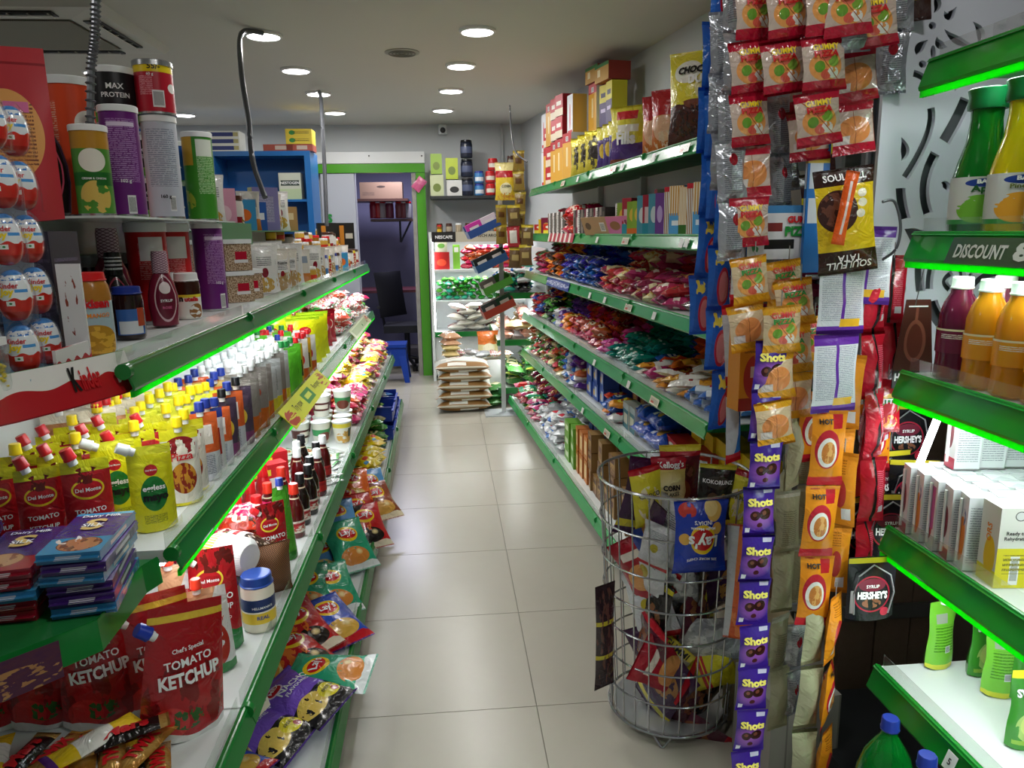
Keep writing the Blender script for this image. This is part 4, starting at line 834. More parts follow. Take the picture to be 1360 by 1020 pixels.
PLT=[(x,y,Z1-.002) for x,y in ee[:-1]]+[(-.668,1.499,Z1-.002),(-1.04,1.499,Z1-.002),(-1.04,ee[0][1],Z1-.002)]; n=len(PLT)
b.add(PLT+[(x,y,z-.03) for x,y,z in PLT],[list(range(n)),list(range(n,2*n))[::-1]]+[(i,i+n,(i+1)%n+n,(i+1)%n) for i in range(n)],P_('plate_green','#2f6a3c'),None,False)
tag(obj('end_shelf_plate', b),'dark green end plate under the egg display','shelf')
# ---- further along the top left shelf
for i,(y,x) in enumerate([(2.98,-.80),(2.98,-.92),(3.12,-.80),(3.12,-.92)]):
    put(CBOX if i%2==0 else CBOX2,(x,y,Z1),rz=radians(35),s=1.0,label='clear snack tub with white lid, '+['front','rear','front far','rear far'][i]+' one of four beyond the purple can',group='clear snack tubs')
    if i<2: put(CBOX2 if i else CBOX,(x,y,Z1+.118),rz=radians(35),label='clear snack tub with white lid stacked on top, '+['front','rear'][i],group='clear snack tubs')
tr = MB(); tr.box(-1.04,3.02,1.515,-.86,4.9,1.52, P_('tray_green','#2a7c42')); tr.box(-.862,3.02,1.46,-.856,3.52,1.55, P_('tray_green','#2a7c42')); tr.box(-1.04,3.02,1.251,-1.03,4.9,1.515, m_upr)
tag(obj('upper_ledge', tr),'green fronted upper ledge behind the clear tubs','shelf')
ZL=1.521
lab=[('white_jar',BRNJ,3.07),('p',NP2,3.2),('b',BX['pink'],3.36),('j',BRNJ,3.5),('b2',BX['teal'],3.66),('p2',NP3,3.8),('b3',BX['blue'],3.95),('b4',BX['purple'],4.12),('p3',NP1,4.3),('p4',NP2,4.48),('b5',BX['kraft'],4.66)]
for i,(n_,p,y) in enumerate(lab):
    put(p,(-.93,y,ZL),rz=radians(30+rnd(-8,8)),s=1.15,label={'carton':'carton','snack_pouch':'snack pouch','brown_lid_jar':'brown-lidded jar'}[p.name]+' standing on the green upper ledge, '+od(i)+' from the near end',group='goods on the upper ledge')
m_sp=[NP1,NP2,NP3]
seq=[(3.3,NP2),(3.4,NP2),(3.5,NP1),(3.6,NP1),(3.7,NP1),(3.8,NP2),(3.9,NP2),(4.0,NP3)]
for i,(y,p) in enumerate(seq):
    put(p,(-.76+rnd(-.02,.02),y,Z1),rz=radians(40+rnd(-15,15)),s=1.08,label='clear-window snack pouch in the front row, '+od(i)+' from the near end',group='clear-window snack pouches')
    put(random.choice(m_sp),(-.90+rnd(-.02,.02),y+.03,Z1),rz=radians(40+rnd(-15,15)),s=1.15,label='snack pouch in the rear row, top left shelf, '+od(i)+' from near end',group='rear snack pouches')
jars=[YELJ,WHTJ,YCUP,NP1,BRNJ,NP2,MUST,WHTJ,YELJ,NP3,BRNJ]
i=0
for y in [4.13+.105*k for k in range(20)]:
    for d,dz in ((.07,0),(.19,0),(.31,0)):
        p=random.choice(jars+[BX['blue'],BX['teal'],BX['kraft']]); 
        put(p,(-.645-d,y+rnd(-.01,.01),Z1),rz=radians(35+rnd(-20,20)),label={'carton':'small carton'}.get(p.name,p.name.replace('_',' '))+' on far top left shelf, '+['front','middle','rear'][int(d/.12)]+' file, '+od(i//3)+' along',group='jars and cartons at the far end'); i+=1
        if d>.1 and random.random()<.6:
            q=random.choice([YCUP,YCUP,MUST,BRNJ]); put(q,(-.645-d,y,Z1+p.z+.02),rz=radians(30),label='small jar stacked on the '+['front','middle','rear'][int(d/.12)]+' file, far top left shelf, '+od(i//3)+' along',group='jars and cartons at the far end')
BLKB=ctn('blackbox','#1c1a18',[('r',.3,.5,.12,.4,'#c07c24'),('r',.7,.5,.2,.1,'#c8c4b8')],.14,.06,.2)
for i,(y,x,z) in enumerate([(6.0,-.9,Z1+.15),(6.12,-.78,Z1+.15)]):
    put(BLKB,(x,y,z-.15+.13),rz=radians(20),label='black upright box with orange stripe near the doorway, '+od(i),group='black boxes near the doorway')
for k in range(8):
    pass

# ================================================================== LEFT SHELVES: SAUCES (second level, z .87)
Z2=.871
def P2(p,Y,d,rz,label,group=None,**k): return put(p,LS(Y,d,.87),rz=radians(rz),label=label,group=group,**k)
P2(EGG,1.62,.06,28,'bright yellow mayonnaise pouch with green oval at the shelf edge')
P2(EGG,1.67,.155,28,'yellow mayonnaise pouch half hidden behind the front one')
P2(PAS,1.78,.05,32,'white and red pasta sauce pouch with yellow cap, front one')
P2(PAS,1.86,.06,32,'pasta sauce pouch with yellow cap behind the front one')
P2(DM,1.57,.17,30,'small red ketchup pouch beside the yellow mayonnaise',s=1.05)
n=0
for r in range(5):
    for c in range(4):
        Y=1.56+r*.085; d=.165+c*.09
        if d>.42: continue
        if r<2 and c==0: continue
        P2(DM if (r+c)%3 else DM2,Y+rnd(-.01,.01),d,22+rnd(-10,10),'small red ketchup pouch with yellow header, '+od(r)+' row, '+od(c)+' from the aisle','small ketchup pouches'); n+=1
def block(keys,Y0,Y1,d0,d1,label,group,sy=.062,sd=.088,mode=0,rz=28,ss=1):
    i=0; Y=Y0
    while Y<Y1:
        j=0; d=d0
        while d<d1:
            k=keys[(i if mode==0 else j)%len(keys)] if mode<2 else random.choice(keys)
            P2(SA[k],Y+rnd(-.006,.006),d+rnd(-.006,.006),rz+rnd(-14,14),SL_[k]+' '+label+', '+od(i)+' file, '+od(j)+' from aisle',group,s=ss*rnd(.95,1.05)); d+=sd; j+=1
        Y+=sy; i+=1
SL_=dict(tandoori='tan sauce pouch with red cap',yellow='yellow sauce pouch with yellow cap',orange='orange sauce pouch with blue cap',white='white sauce pouch with blue cap',darkp='dark purple sauce pouch with black cap',greyb='grey brown sauce pouch with white cap',
 silver='silver sauce pouch with white cap',green='green sauce pouch with green cap',clear='clear sauce pouch with white cap',redw='white sauce pouch with red cap',olive='tan sauce pouch with blue cap',soy='slim yellow and black sauce pouch')
block(['orange','white'],1.95,2.12,.05,.12,'beyond the pasta sauce','sauce pouches, first block')
block(['yellow'],1.98,2.3,.14,.32,'behind the pasta sauce','sauce pouches with yellow caps')
block(['tandoori'],1.98,2.2,.32,.43,'before back panel','sauce pouches with red caps',ss=1.1)
block(['darkp','orange','darkp'],2.16,2.34,.05,.12,'at shelf edge','sauce pouches, second block')
block(['greyb'],2.36,2.5,.05,.12,'left of the sign','sauce pouches, third block')
block(['redw','tandoori'],2.26,2.44,.32,.43,'near back panel','red-capped pouches at the back',ss=1.1)
block(['orange','olive'],2.34,2.5,.14,.3,'in the middle rows','sauce pouches with blue caps')
block(['clear'],2.54,3.3,.14,.43,'in long clear block','clear sauce pouches',sy=.07,mode=2,ss=1.05)
block(['silver','greyb','silver'],2.54,2.9,.05,.12,'behind yellow sign','silver sauce pouches')
block(['green'],2.96,3.2,.05,.12,'beyond silver pouches','green sauce pouches')
block(['olive','green','redw'],3.34,3.7,.14,.43,'beyond the clear block','mixed sauce pouches',mode=2)
block(['soy','redw','soy'],3.24,3.6,.05,.12,'before yellow bags','slim sauce pouches',sy=.075)
for i,(Y,d) in enumerate([(3.66,.10),(3.80,.10),(3.94,.10),(3.66,.26),(3.80,.26)]):
    P2(YB,Y+.08,d,30,'large yellow mayonnaise bag, '+od(i)+' of the five','yellow mayonnaise bags',s=1.15)
for i in range(6):
    P2(RB,4.12+.09*i,.10+.02*(i%2),40,'dark red ketchup bag standing in a row, '+od(i)+' from the near end','standing ketchup bags',s=1.0)
pile(LS,.87,4.1,4.75,['candyred'],'behind standing ketchup bags','sweet bags, red heap',rows=3,layers=(2,4,4),ty=.11,td=.12,d0=.22,th=.045,rz=0,jr=1)
pile(LS,.87,4.7,6.2,['candyred','sweets','sweets','green'],'second left shelf far end','sweet bags, far heap',rows=3,layers=(3,4,5),ty=.1,td=.13,d0=.09,th=.045,rz=0,jr=1.2,key_mode='rand')
# slanted price signs at the shelf edge
def sign(p0,p1,h,mat,label,texts=(),tilt=.5):
    p0=Vector(p0); p1=Vector(p1); L=(p1-p0).length; e=(p1-p0).normalized(); up=Vector((-.8,0,.8)).normalized(); nn=up.cross(e).normalized()*-1
    if nn.x<0: nn=-nn
    S=lambda x,z,off=0: p0+e*(x+L/2)+up*z+nn*off
    b=MB(); q=[S(-L/2,0),S(L/2,0),S(L/2,h),S(-L/2,h)]; b.add(q+[v-nn*.003 for v in q],[(0,1,2,3),(7,6,5,4),(0,4,5,1),(1,5,6,2),(2,6,7,3),(3,7,4,0)],mat,[(0,0),(1,0),(1,1),(0,1)]*2,False)
    if b.f and ((Vector(q[1])-Vector(q[0])).cross(Vector(q[3])-Vector(q[0]))).dot(nn)<0: pass
    for a in texts: b.text(S,*a[0],**a[1])
    return tag(obj('shelf_sign',b),label,'sign')
m_ysign=M('sign_yellow','#d8dc2c',[('n',.08,.4,.08,.4,5,.45,'#b83a28'),('n',.9,.5,.08,.4,5,.5,'#a8441c'),('r',.5,.5,.1,.3,'#2c8c3c'),('r',.5,.5,.06,.12,'#d8e04c')],r=.3)
s0=LS(2.58,-.065,.87,-.03); s1=LS(3.42,-.065,.87,-.03)
sign(s0,s1,.085,m_ysign,'bright yellow slanted sign clipped to the second left rail',[T('Try now',-.2,.045,.13,BLK,bold=0,h=.04),T('Recipes',.2,.045,.13,BLK,bold=0,h=.035)],tilt=.3)
sign(LS(4.75,-.045,.87,-.02),LS(5.75,-.045,.87,-.02),.075,M('sign_clear','#c9cfa8',[('r',.5,.5,.44,.3,'#9ca87c'),('n',.9,.5,.1,.4,5,.5,'#b8341c')],r=.2),'faded slanted sign on the far end of the second left rail',tilt=.3)

# ================================================================== LEFT SHELVES: THIRD LEVEL (z .5)
Z3=.501
def P3(p,Y,d,rz,label,group=None,**k): return put(p,LS(Y,d,.5),rz=radians(rz),label=label,group=group,**k)
onZ(DMB,292,862,Z3,20,'tall red ketchup pouch with green base beside the mayonnaise jar')
onZ(HEL,346,832,Z3,28,'mayonnaise jar with blue lid and dark blue label')
P3(SW1,1.65,.10,25,'clear sauce pouch with tomatoes and coral cap')
P3(SW1,1.74,.19,18,'clear sauce pouch behind the coral-capped one',s=1.1)
P3(SW1,1.72,.32,15,'sweet and spicy sauce pouch against the back',s=1.1)
P3(KTB,1.43,.10,34,'large ketchup pouch with blue cap leaning at the shelf edge',s=1.12,ry=.12)
P3(KTB,1.53,.17,30,'large ketchup pouch just behind the leaning one',s=1.05)
P3(KTB,1.49,.275,18,'large ketchup pouch in the middle of the near row',s=1.05)
P3(KTB,1.50,.39,12,'large ketchup pouch second from the left',s=1.05)
P3(KTB,1.50,.50,8,'large ketchup pouch leftmost in the near row',s=1.05)
P3(KTB,1.60,.33,18,'large ketchup pouch in the rear row, right one',s=1.1)
P3(KTB,1.62,.46,14,'large ketchup pouch in the rear row, left one',s=1.1)
put(RBT,LS(2.06,.16,.5,.09),rz=radians(70),label='brown and white spice bag lying on top of the ketchup packs')
put(ROLLP,LS(1.93,.12,.5,.12),rz=radians(60),label='white ribbed tub lying on its side above the mayonnaise jar',s=.9)
put(SOAP,LS(1.90,.13,.5),rz=radians(30),label='white squeeze bottle with blue cap behind the mayonnaise jar',s=.72)
P3(SOAP,1.80,.22,30,'white squeeze bottle with blue cap behind the ketchup pouch',s=1.1)
P3(PASTA,2.03,.045,30,'macaroni bag standing behind the mayonnaise jar',s=.95)
P3(GRP,2.26,.06,40,'slim green refill pouch with blue cap')
P3(DMB,2.16,.07,35,'red ketchup pouch standing behind the macaroni bag',s=.85)
pile(LS,.5,2.1,2.5,['red','candyred'],'behind green refill pouch','red packs on the third left shelf',rows=2,layers=(3,4),ty=.1,td=.14,d0=.2,th=.045)
k=0
for (Y,d,p) in [(2.45,.06,'red'),(2.47,.15,'red'),(2.56,.06,'dark'),(2.66,.05,'dark'),(2.64,.14,'red'),(2.76,.06,'dark'),(2.86,.05,'white'),(2.88,.13,'white'),(2.96,.07,'dark'),(2.98,.15,'white'),(3.06,.06,'white'),(3.08,.15,'dark')]:
    P3(KB[p],Y,d,30,{'red':'ketchup bottle with red cap','dark':'dark sauce bottle with black cap','white':'sauce bottle with white cap'}[p]+' on the third left shelf, '+od(k)+' of the dozen','glass sauce bottles'); k+=1
for i,(Y,d) in enumerate([(2.36,.16),(2.38,.23),(2.52,.22),(2.56,.29),(2.7,.22)]):
    P3(SQ,Y,d,30,'red squeeze bottle on the third left shelf, '+od(i)+' from the near end','red squeeze bottles')
b_=ctn('saucebox','#c42028',[('r',.5,.35,.4,.3,'#e8e0d8'),('r',.4,.8,.2,.08,'#e8d83c')],.16,.06,.15)
P3(b_,2.80,.24,35,'red and white sauce carton behind the glass bottles'); P3(b_,2.96,.27,35,'red and white sauce carton, the farther one')
for i in range(16):
    Y=3.12+.1*(i//4)+rnd(-.02,.02); d=.10+.1*(i%4)
    put(SOUP if i%3 else SOUP2,LS(Y,d,.5,.002+.006*(i%3)),rz=rnd(0,3.1),label='flat green soup sachet before the noodle cups, %s row, %s from the aisle'%(od(i//4),od(i%4)),group='soup sachets on the third left shelf')
for i in range(5): put(SOUP2,LS(3.0+.09*i,.05+.01*i,.5,.002+.004*(i%2)),rz=rnd(0,3.1),label='flat silver and green sachet beyond the bottles, '+od(i)+' from the near end',group='silver sachets on the third left shelf')
k=0
for Y,d in [(3.62,.06),(3.62,.16),(3.62,.26),(3.73,.07),(3.73,.17),(3.73,.27),(3.84,.08),(3.84,.18)]:
    P3(CUPS[k%3],Y,d,rnd(0,60),'noodle cup standing in the lower tier, '+od(k)+' of eight','noodle cups'); 
    if k in (4,5,6,7,2): put(CUPS[(k+1)%3],LS(Y,d,.5,.109),rz=rnd(0,1),label='noodle cup stacked on top, above the '+od(k)+' of the lower tier',group='noodle cups')
    k+=1
pile(LS,.5,3.92,4.4,['rose','redgold','candyred'],'beyond the noodle cups','packs beyond the noodle cups',rows=2,layers=(3,5),ty=.08,td=.15,d0=.09,th=.038,key_mode='rand')
pile(LS,.5,4.4,5.2,['yellow','noodle','cream'],'third left shelf','yellow packs on the third left shelf',rows=2,layers=(4,6),ty=.1,td=.14,d0=.09,th=.035,jr=.6,key_mode='rand')
pile(LS,.5,5.2,6.2,['yellow','cream','redgold','olive'],'third left shelf far end','packs at the far end of the third left shelf',rows=2,layers=(4,6),ty=.1,td=.14,d0=.09,th=.035,jr=.6,key_mode='rand')
m_tagc = M('tag_card','#d8d4c0',[('t',.5,.5,.4,.3,8,'#6a6a60'),('r',.3,.3,.16,.14,'#b8441c')],r=.3)
def ptag(p,label,w=.05,h=.07,rz=1.2,rx=-.3):
    b=MB(); b.box(-w/2,-.001,-h,w/2,.001,0,m_tagc); return tag(obj('price_tag',b,None,p,(rx,0,rz)),label,'price tag')
ptag(at(330,905,Z=.49),'paper price tag hanging from the third left rail above the purple bags',.075,.085)
ptag(at(372,790,Z=.5),'clear bent price tag beside the mayonnaise jar',.03,.09,1.5,-.1)

# ---- chocolate tray and bars
tb=MB(); tq=[at(188,752,Z=.862),at(129,823,Z=.862),at(79,843,Z=.862),at(0,873,Z=.862),at(-60,890,Z=.862)]; ty=[(-.985,1.495),(-.602,1.495)]+[(p.x,p.y) for p in tq]
n=len(ty); zz=.855
tb.add([(x,y,zz) for x,y in ty]+[(x,y,zz-.012) for x,y in ty],[list(range(n))[::-1],list(range(n,2*n))]+[(i,(i+1)%n,n+(i+1)%n,n+i) for i in range(n)],P_('tray_plate','#1c6c34',r=.3),None,False)
T_=tag(obj('chocolate_tray',tb),'dark green tray holding chocolate bars at the near left','tray')
b=MB(); pts=[(-.602,1.49)]+[(p.x,p.y-.001) for p in tq]
for a,c in zip(pts,pts[1:]):
    b.add([(a[0],a[1],zz+.006),(c[0],c[1],zz+.006),(c[0]+.006,c[1]-.004,zz-.048),(a[0]+.006,a[1]-.004,zz-.048)],[(0,1,2,3)],m_rail,None,False)
    b.add([(a[0]-.003,a[1]+.003,zz+.006),(c[0]-.003,c[1]+.003,zz+.006),(c[0]+.003,c[1]-.001,zz-.048),(a[0]+.003,a[1]-.001,zz-.048)],[(3,2,1,0)],m_rail,None,False)
obj('tray_edge',b,T_)
m_pn=M('promo_nut','#3c1c4c',[('z',9,.7,'#6a3a24'),('n',.5,.3,.5,.4,7,.55,'#a87a4c')],r=.3)
b=MB(); qq=[tq[2],tq[3],tq[4]]; b.add([(q.x+.004,q.y-.012,zz+.004) for q in qq]+[(q.x+.008,q.y-.018,zz-.058) for q in qq],[(0,1,4,3),(1,2,5,4)],m_pn,[(0,1),(.5,1),(1,1),(0,0),(.5,0),(1,0)],False); obj('promo_print',b,T_)
def bars(x,y,rz,keys,where,th=.0195):
    for i,k in enumerate(keys):
        put(CH[k],(x+rnd(-.006,.006),y+rnd(-.006,.006),zz+.001+i*th),rz=radians(rz+rnd(-4,4)),label={'blue':'purple and blue chocolate bar','red':'purple and red nut chocolate bar','purple':'plain purple chocolate bar'}[k]+' in the '+where+', '+od(i)+' from the bottom',group='chocolate bars, '+where)
bars(-.665,1.365,8,['blue','purple','purple','blue','purple','blue'],'right-hand stack')
bars(-.785,1.345,8,['red','red','blue','red','red'],'middle stack')
bars(-.83,1.17,4,['purple','red','purple','purple'],'left-hand front stack')
bars(-.905,1.34,6,['red','purple','purple','purple','purple','purple'],'left-hand rear stack')
# caramel bars in the lower near corner
i=0
for k in range(3):
    for c in range((8,6,2)[k]):
        p=[TWIX,TWIX,MARS,TWIX,YBAR,TWIX,TWIX][(c*2+k)%7]
        put(p,(-.575-c*.054-k*.03,1.31+rnd(-.015,.015)+(.01*k),.502+k*.026),rz=radians(rnd(-25,25)+(0 if k<2 else -50)),rx=rnd(-.1,.1) if k else 0,label={'caramel_bar':'gold caramel bar with red lettering','chocolate_bar':'black chocolate bar with red lettering','nut_bar':'yellow and white nut bar'}[p.name]+', '+od(i)+' in the bottom left corner',group='bars in the bottom left corner'); i+=1

# ================================================================== LEFT SHELVES: CRISPS (bottom, z .12)
ZB=.121
crisps=[('nacho',352,985,.125,65,0,-.12),('nacho',405,935,.15,60,0,-.15),('black',330,930,.13,20,0,.0),('green',440,905,.16,82,0,-.1),('orange',358,890,.13,20,-.5,0),
 ('hot',400,845,.16,40,-.45,-.1),('hot',395,880,.135,50,-.3,0),('red',372,868,.13,30,-.5,0),('blue',440,835,.14,40,-.35,0),('green',408,792,.16,15,-.5,0),('green',440,790,.14,25,-.5,0),
 ('denim',445,745,.14,30,-.5,0),('sky',425,750,.14,20,-.6,0),('green',462,730,.19,30,-.7,0),('brown',425,722,.14,10,-.5,0),('sky',448,700,.2,20,-.6,0),('hot',485,705,.14,25,-.7,0),
 ('red',455,675,.16,10,-.6,0),('red',473,690,.14,20,-.6,0),('sky',492,655,.16,25,-.7,0),('brown',500,672,.13,30,-.6,0),('green',462,645,.14,10,-.6,0),('orange',468,655,.2,15,-.6,0)]
KC={'green':'sea green crisp bag','blue':'deep blue crisp bag','sky':'sky blue crisp bag','red':'red crisp bag','hot':'red and black spicy crisp bag','orange':'orange crisp bag','denim':'denim blue crisp bag','black':'dark green crisp bag','brown':'brown and gold crisp bag','nacho':'purple nacho bag with black corner'}
for i,(k,u,v,z,rz,rx,ry) in enumerate(crisps):
    p=NACHO if k=='nacho' else LAY[k]
    put(p,at(u,v,Z=z),rz=radians(rz),rx=-rx*.9,ry=ry,s=1.22,label=KC[k]+' on the bottom left shelf, '+od(i)+' from the near end',group='crisp bags on the bottom left shelf')
for i in range(14):
    k=random.choice(['red','orange','sky','green','hot','denim']); Y=1.6+i*.12
    put(LAY[k],LS(Y,.24+rnd(0,.04),.12,.0),rz=radians(60+rnd(-30,30)),rx=.3,label=KC[k]+' in the rear, bottom left shelf, '+od(i)+' from near end',group='rear crisp bags on the bottom left shelf')
bgb=LAY['blue']; put(bgb,at(305,1030,Z=.125),rz=1.0,label='bright blue bag peeping out in the bottom left foreground')
pile(LS,.12,3.95,4.75,['noodle'],'bottom left shelf','yellow noodle packs',rows=2,layers=(4,6),ty=.115,td=.16,d0=.09,th=.037,rz=1.2,jr=.2)
pile(LS,.12,4.75,5.0,['green','olive'],'beyond yellow noodle packs','green packs beyond the noodle packs',rows=2,layers=(5,6),ty=.12,td=.15,d0=.09,th=.035)
m_tray=P_('tray_blue','#1c3ca8',r=.35)
def tray(x,y,z,label):
    w,d,h=.2,.26,.1; t=.005; b=MB(); b.box(-w/2,-d/2,0,w/2,d/2,t,m_tray)
    b.box(-w/2,-d/2,t,-w/2+t,d/2,h,m_tray); b.box(w/2-t,-d/2,t,w/2,d/2,h*.75,m_tray); b.box(-w/2+t,-d/2,t,w/2-t,-d/2+t,h,m_tray); b.box(-w/2+t,d/2-t,t,w/2-t,d/2,h,m_tray)
    b.box(-w/2-.006,-d/2-.006,h-.008,w/2+.006,-d/2,h,m_tray); b.box(w/2,-d/2,h*.75-.008,w/2+.008,d/2,h*.75,m_tray); return tag(obj('plastic_tray',b,None,(x,y,z)),label,'tray')
for i,(y,zz_) in enumerate([(5.12,ZB),(5.12,ZB+.13),(5.45,ZB+.0),(5.45,ZB+.13),(5.8,ZB)]):
    tray(xl(.12,y)-.09,y,zz_,'blue plastic tray at the far end of the bottom left shelf, '+['near lower','near upper','middle lower','middle upper','far'][i]+' one')
    for j in range(3): put(random.choice(PK[['white','bluewhite','sweets','green'][(i+j)%4]]),(xl(.12,y)-.1+rnd(-.02,.02),y-.07+.07*j,zz_+.012+.02*j),rz=rnd(0,2),s=.75,label='pale pack in the %s blue plastic tray, %s from the near side'%(['near lower','near upper','middle lower','middle upper','far'][i],od(j)),group='packs in the blue trays')
# ================================================================== RIGHT SHELVES
def PR(z,Y0,Y1,keys,place,group,**k): return pile(RS,z,Y0,Y1,keys,place,group,**k)
# third level (z 1.17): cookies and biscuits
PR(1.17,2.50,2.72,['white'],'right shelf three','white packs, right shelf three',rows=1,layers=(2,),d0=.1,ty=.1)
PR(1.17,2.72,2.95,['slab','brown'],'right shelf three near end','brown packs, right shelf three',rows=1,layers=(2,),d0=.1,ty=.1,rz=.2)
PR(1.17,2.50,3.55,['maroon','maroon','rose'],'right shelf three','maroon packs, right shelf three',rows=2,layers=(3,5),d0=.17,ty=.095,th=.038,rz=1.3,jr=.35)
PR(1.17,2.95,3.6,['maroon','cream','rose'],'right shelf three edge','front packs, right shelf three',rows=1,layers=(2,),d0=.085,ty=.09,th=.038,key_mode='rand',rz=1.2)
PR(1.17,3.55,4.2,['redgold','rose','cream'],'right shelf three','red and cream packs, right shelf three',rows=2,layers=(3,5),d0=.1,ty=.085,key_mode='rand')
PR(1.17,4.2,5.2,['royal','royal','navy','royal'],'right shelf three','blue packs, right shelf three',rows=2,layers=(4,6),d0=.1,ty=.08,key_mode='rand',jr=.3)
PR(1.17,5.2,5.75,['orange','orange','brown'],'right shelf three','orange packs, right shelf three',rows=2,layers=(4,7),d0=.1,ty=.08,key_mode='rand',jr=.5)
PR(1.17,5.75,6.2,['rose','pink','redgold','green'],'right shelf three far end','far packs, right shelf three',rows=2,layers=(4,6),d0=.1,ty=.08,key_mode='rand',jr=.5)
# fourth level (z .83): wafers and sweets
PR(.83,2.50,2.85,['bluewhite','bluewhite','white'],'right shelf four edge','blue and white wafers',rows=1,layers=(2,),d0=.11,ty=.1,rz=1.25,jr=.15)
PR(.83,2.78,3.22,['whitegold'],'right shelf four edge','white and gold wafers',rows=2,layers=(2,3),d0=.11,td=.14,ty=.09,rz=1.2,jr=.3)
PR(.83,3.22,3.42,['rose','whitegold'],'right shelf four rim','pink and white packs',rows=1,layers=(2,),d0=.11,ty=.08,key_mode='rand')
PR(.83,2.52,3.2,['slab'],'right shelf four back','dark slab packs',rows=1,layers=(7,),d0=.34,ty=.115,th=.022,rz=.1,jr=.15)
PR(.83,3.2,3.6,['orange','royal'],'right shelf four back','orange packs, right shelf four',rows=2,layers=(2,6),d0=.22,ty=.08)
PR(.83,3.42,4.15,['teal','teal','teal','pink'],'right shelf four','teal and pink packs',rows=3,layers=(2,4,7),d0=.1,td=.12,ty=.075,th=.03,rz=1.2,jr=.7)
PR(.83,4.15,4.85,['red'],'right shelf four','red sweet packs',rows=3,layers=(3,5,8),d0=.1,td=.12,ty=.085,th=.036,jr=.9)
PR(.83,4.85,5.3,['orange','purple','white'],'right shelf four','orange and purple packs',rows=1,layers=(3,),d0=.1,ty=.07,jr=.9)
PR(.83,4.8,5.3,['purple'],'right shelf four back','purple packs',rows=2,layers=(5,9),d0=.21,td=.12,ty=.075,jr=.9)
PR(.83,5.3,5.75,['black','black','green'],'right shelf four','black packs, right shelf four',rows=2,layers=(4,7),d0=.1,ty=.07,jr=.9,key_mode='rand')
PR(.83,5.75,6.2,['red','royal','redgold'],'right shelf four far end','red and blue packs',rows=2,layers=(4,6),d0=.1,ty=.07,jr=.9,key_mode='rand')
PR(.83,5.7,6.2,['yellow'],'right shelf four back','yellow packs, right shelf four',rows=1,layers=(6,),d0=.28,ty=.1,jr=.9)
# box kinds
def rb(nm,base,L,w,d,h,texts=(),side=None,**k): return ctn(nm,base,L,w,d,h,texts,side=side,**k)
B_yel=rb('ybox','#d8b41c',[('e',.5,.5,.3,.2,'#c8a010'),('r',.5,.3,.2,.06,'#8c6c10')],.11,.08,.12,side='#c09c14')
B_gold=rb('gbox','#6a4020',[('g',.5,.5,.6,.5,'#b8904c'),('r',.5,.7,.34,.1,'#4a1c14'),('n',.5,.3,.4,.2,6,.5,'#6a3418')],.1,.07,.1,side='#8c6a3c')
B_gold2=rb('gbox2','#a07c48',[('r',.5,.6,.34,.14,'#5a2418'),('e',.5,.3,.3,.14,'#8c5a30')],.1,.07,.11,side='#7c5c30')
B_blue=rb('bbox','#1a4cac',[('r',.6,.5,.18,.3,'#c8d4e8'),('e',.3,.4,.14,.2,'#e8b83c')],.13,.09,.1,side='#164090')
B_grn=rb('grbox','#6aa42c',[('r',.5,.5,.3,.2,'#d8e4c0')],.13,.08,.08,side='#5a9424')
B_nav=rb('nbox','#1c4c8c',[('r',.5,.6,.3,.1,'#c8d0e0')],.1,.08,.16,side='#163c74')
B_teal=rb('tbox','#2c6c7c',[('b',.75,1,'#a8b8bc'),('r',.5,.4,.34,.2,'#d8d4c0')],.11,.07,.13,side='#dfdcd0')
B_mar=rb('mbox','#7c1c3c',[('e',.5,.5,.3,.2,'#c89c4c')],.12,.08,.13,side='#5c1830')
B_red=rb('rbox','#c42a1c',[('b',0,.4,'#e0d43c'),('e',.5,.7,.3,.14,'#e8e0d0')],.15,.08,.08,side='#b4241c')
B_org=rb('obox','#c8782c',[('r',.5,.5,.3,.3,'#e8c88c')],.09,.07,.13,side='#a85c20')
FP=[foil('pk_star','#1c50b8',[('e',.5,.5,.3,.16,'#e8b44c'),('r',.5,.72,.34,.06,'#e8ecf4')])]
B_star=bag('biscuit_pack',FP[0],.16,.18,.085,[T('STAR',0,.12,.06,WHT,off=.004)],seed=21,cat='biscuit pack',fat=True)
B_mix=bag('biscuit_pack',foil('pk_mix','#3c7c9c',[('n',.5,.5,.5,.5,5,.5,'#d8a840'),('r',.5,.6,.3,.08,'#e8e8dc')]),.12,.15,.05,seed=22,cat='biscuit pack')
def grid(p,z,Y0,Y1,d0,nd,nz,sy,sd,sz,rz,label,group,jit=.06,skip=0,s=1):
    i=0;Y=Y0
    while Y<Y1:
        for j in range(nd):
            top=0
            for k in range(nz if j else max(nz-0,1)):
                if random.random()<skip: break
                put(p if not isinstance(p,list) else random.choice(p),RS(Y+rnd(-.004,.004),d0+j*sd,z,.001+k*sz),rz=rz+rnd(-jit,jit),s=s,label='%s, %s along, %s row, %s layer'%(label,od(i),['front','middle','back'][j],['bottom','second','third','fourth','fifth','sixth','seventh'][k]),group=group)
        Y+=sy;i+=1
FR=-pi/2-RA*0
grid(B_yel,.52,2.54,3.02,.24,1,1,.115,.1,.12,FR,'yellow box on right shelf five','yellow boxes on right shelf five',s=1.35)
grid(B_red,.52,2.86,3.1,.14,1,1,.17,.1,.09,FR,'red and yellow box on right shelf five','red boxes on right shelf five',s=1.2)
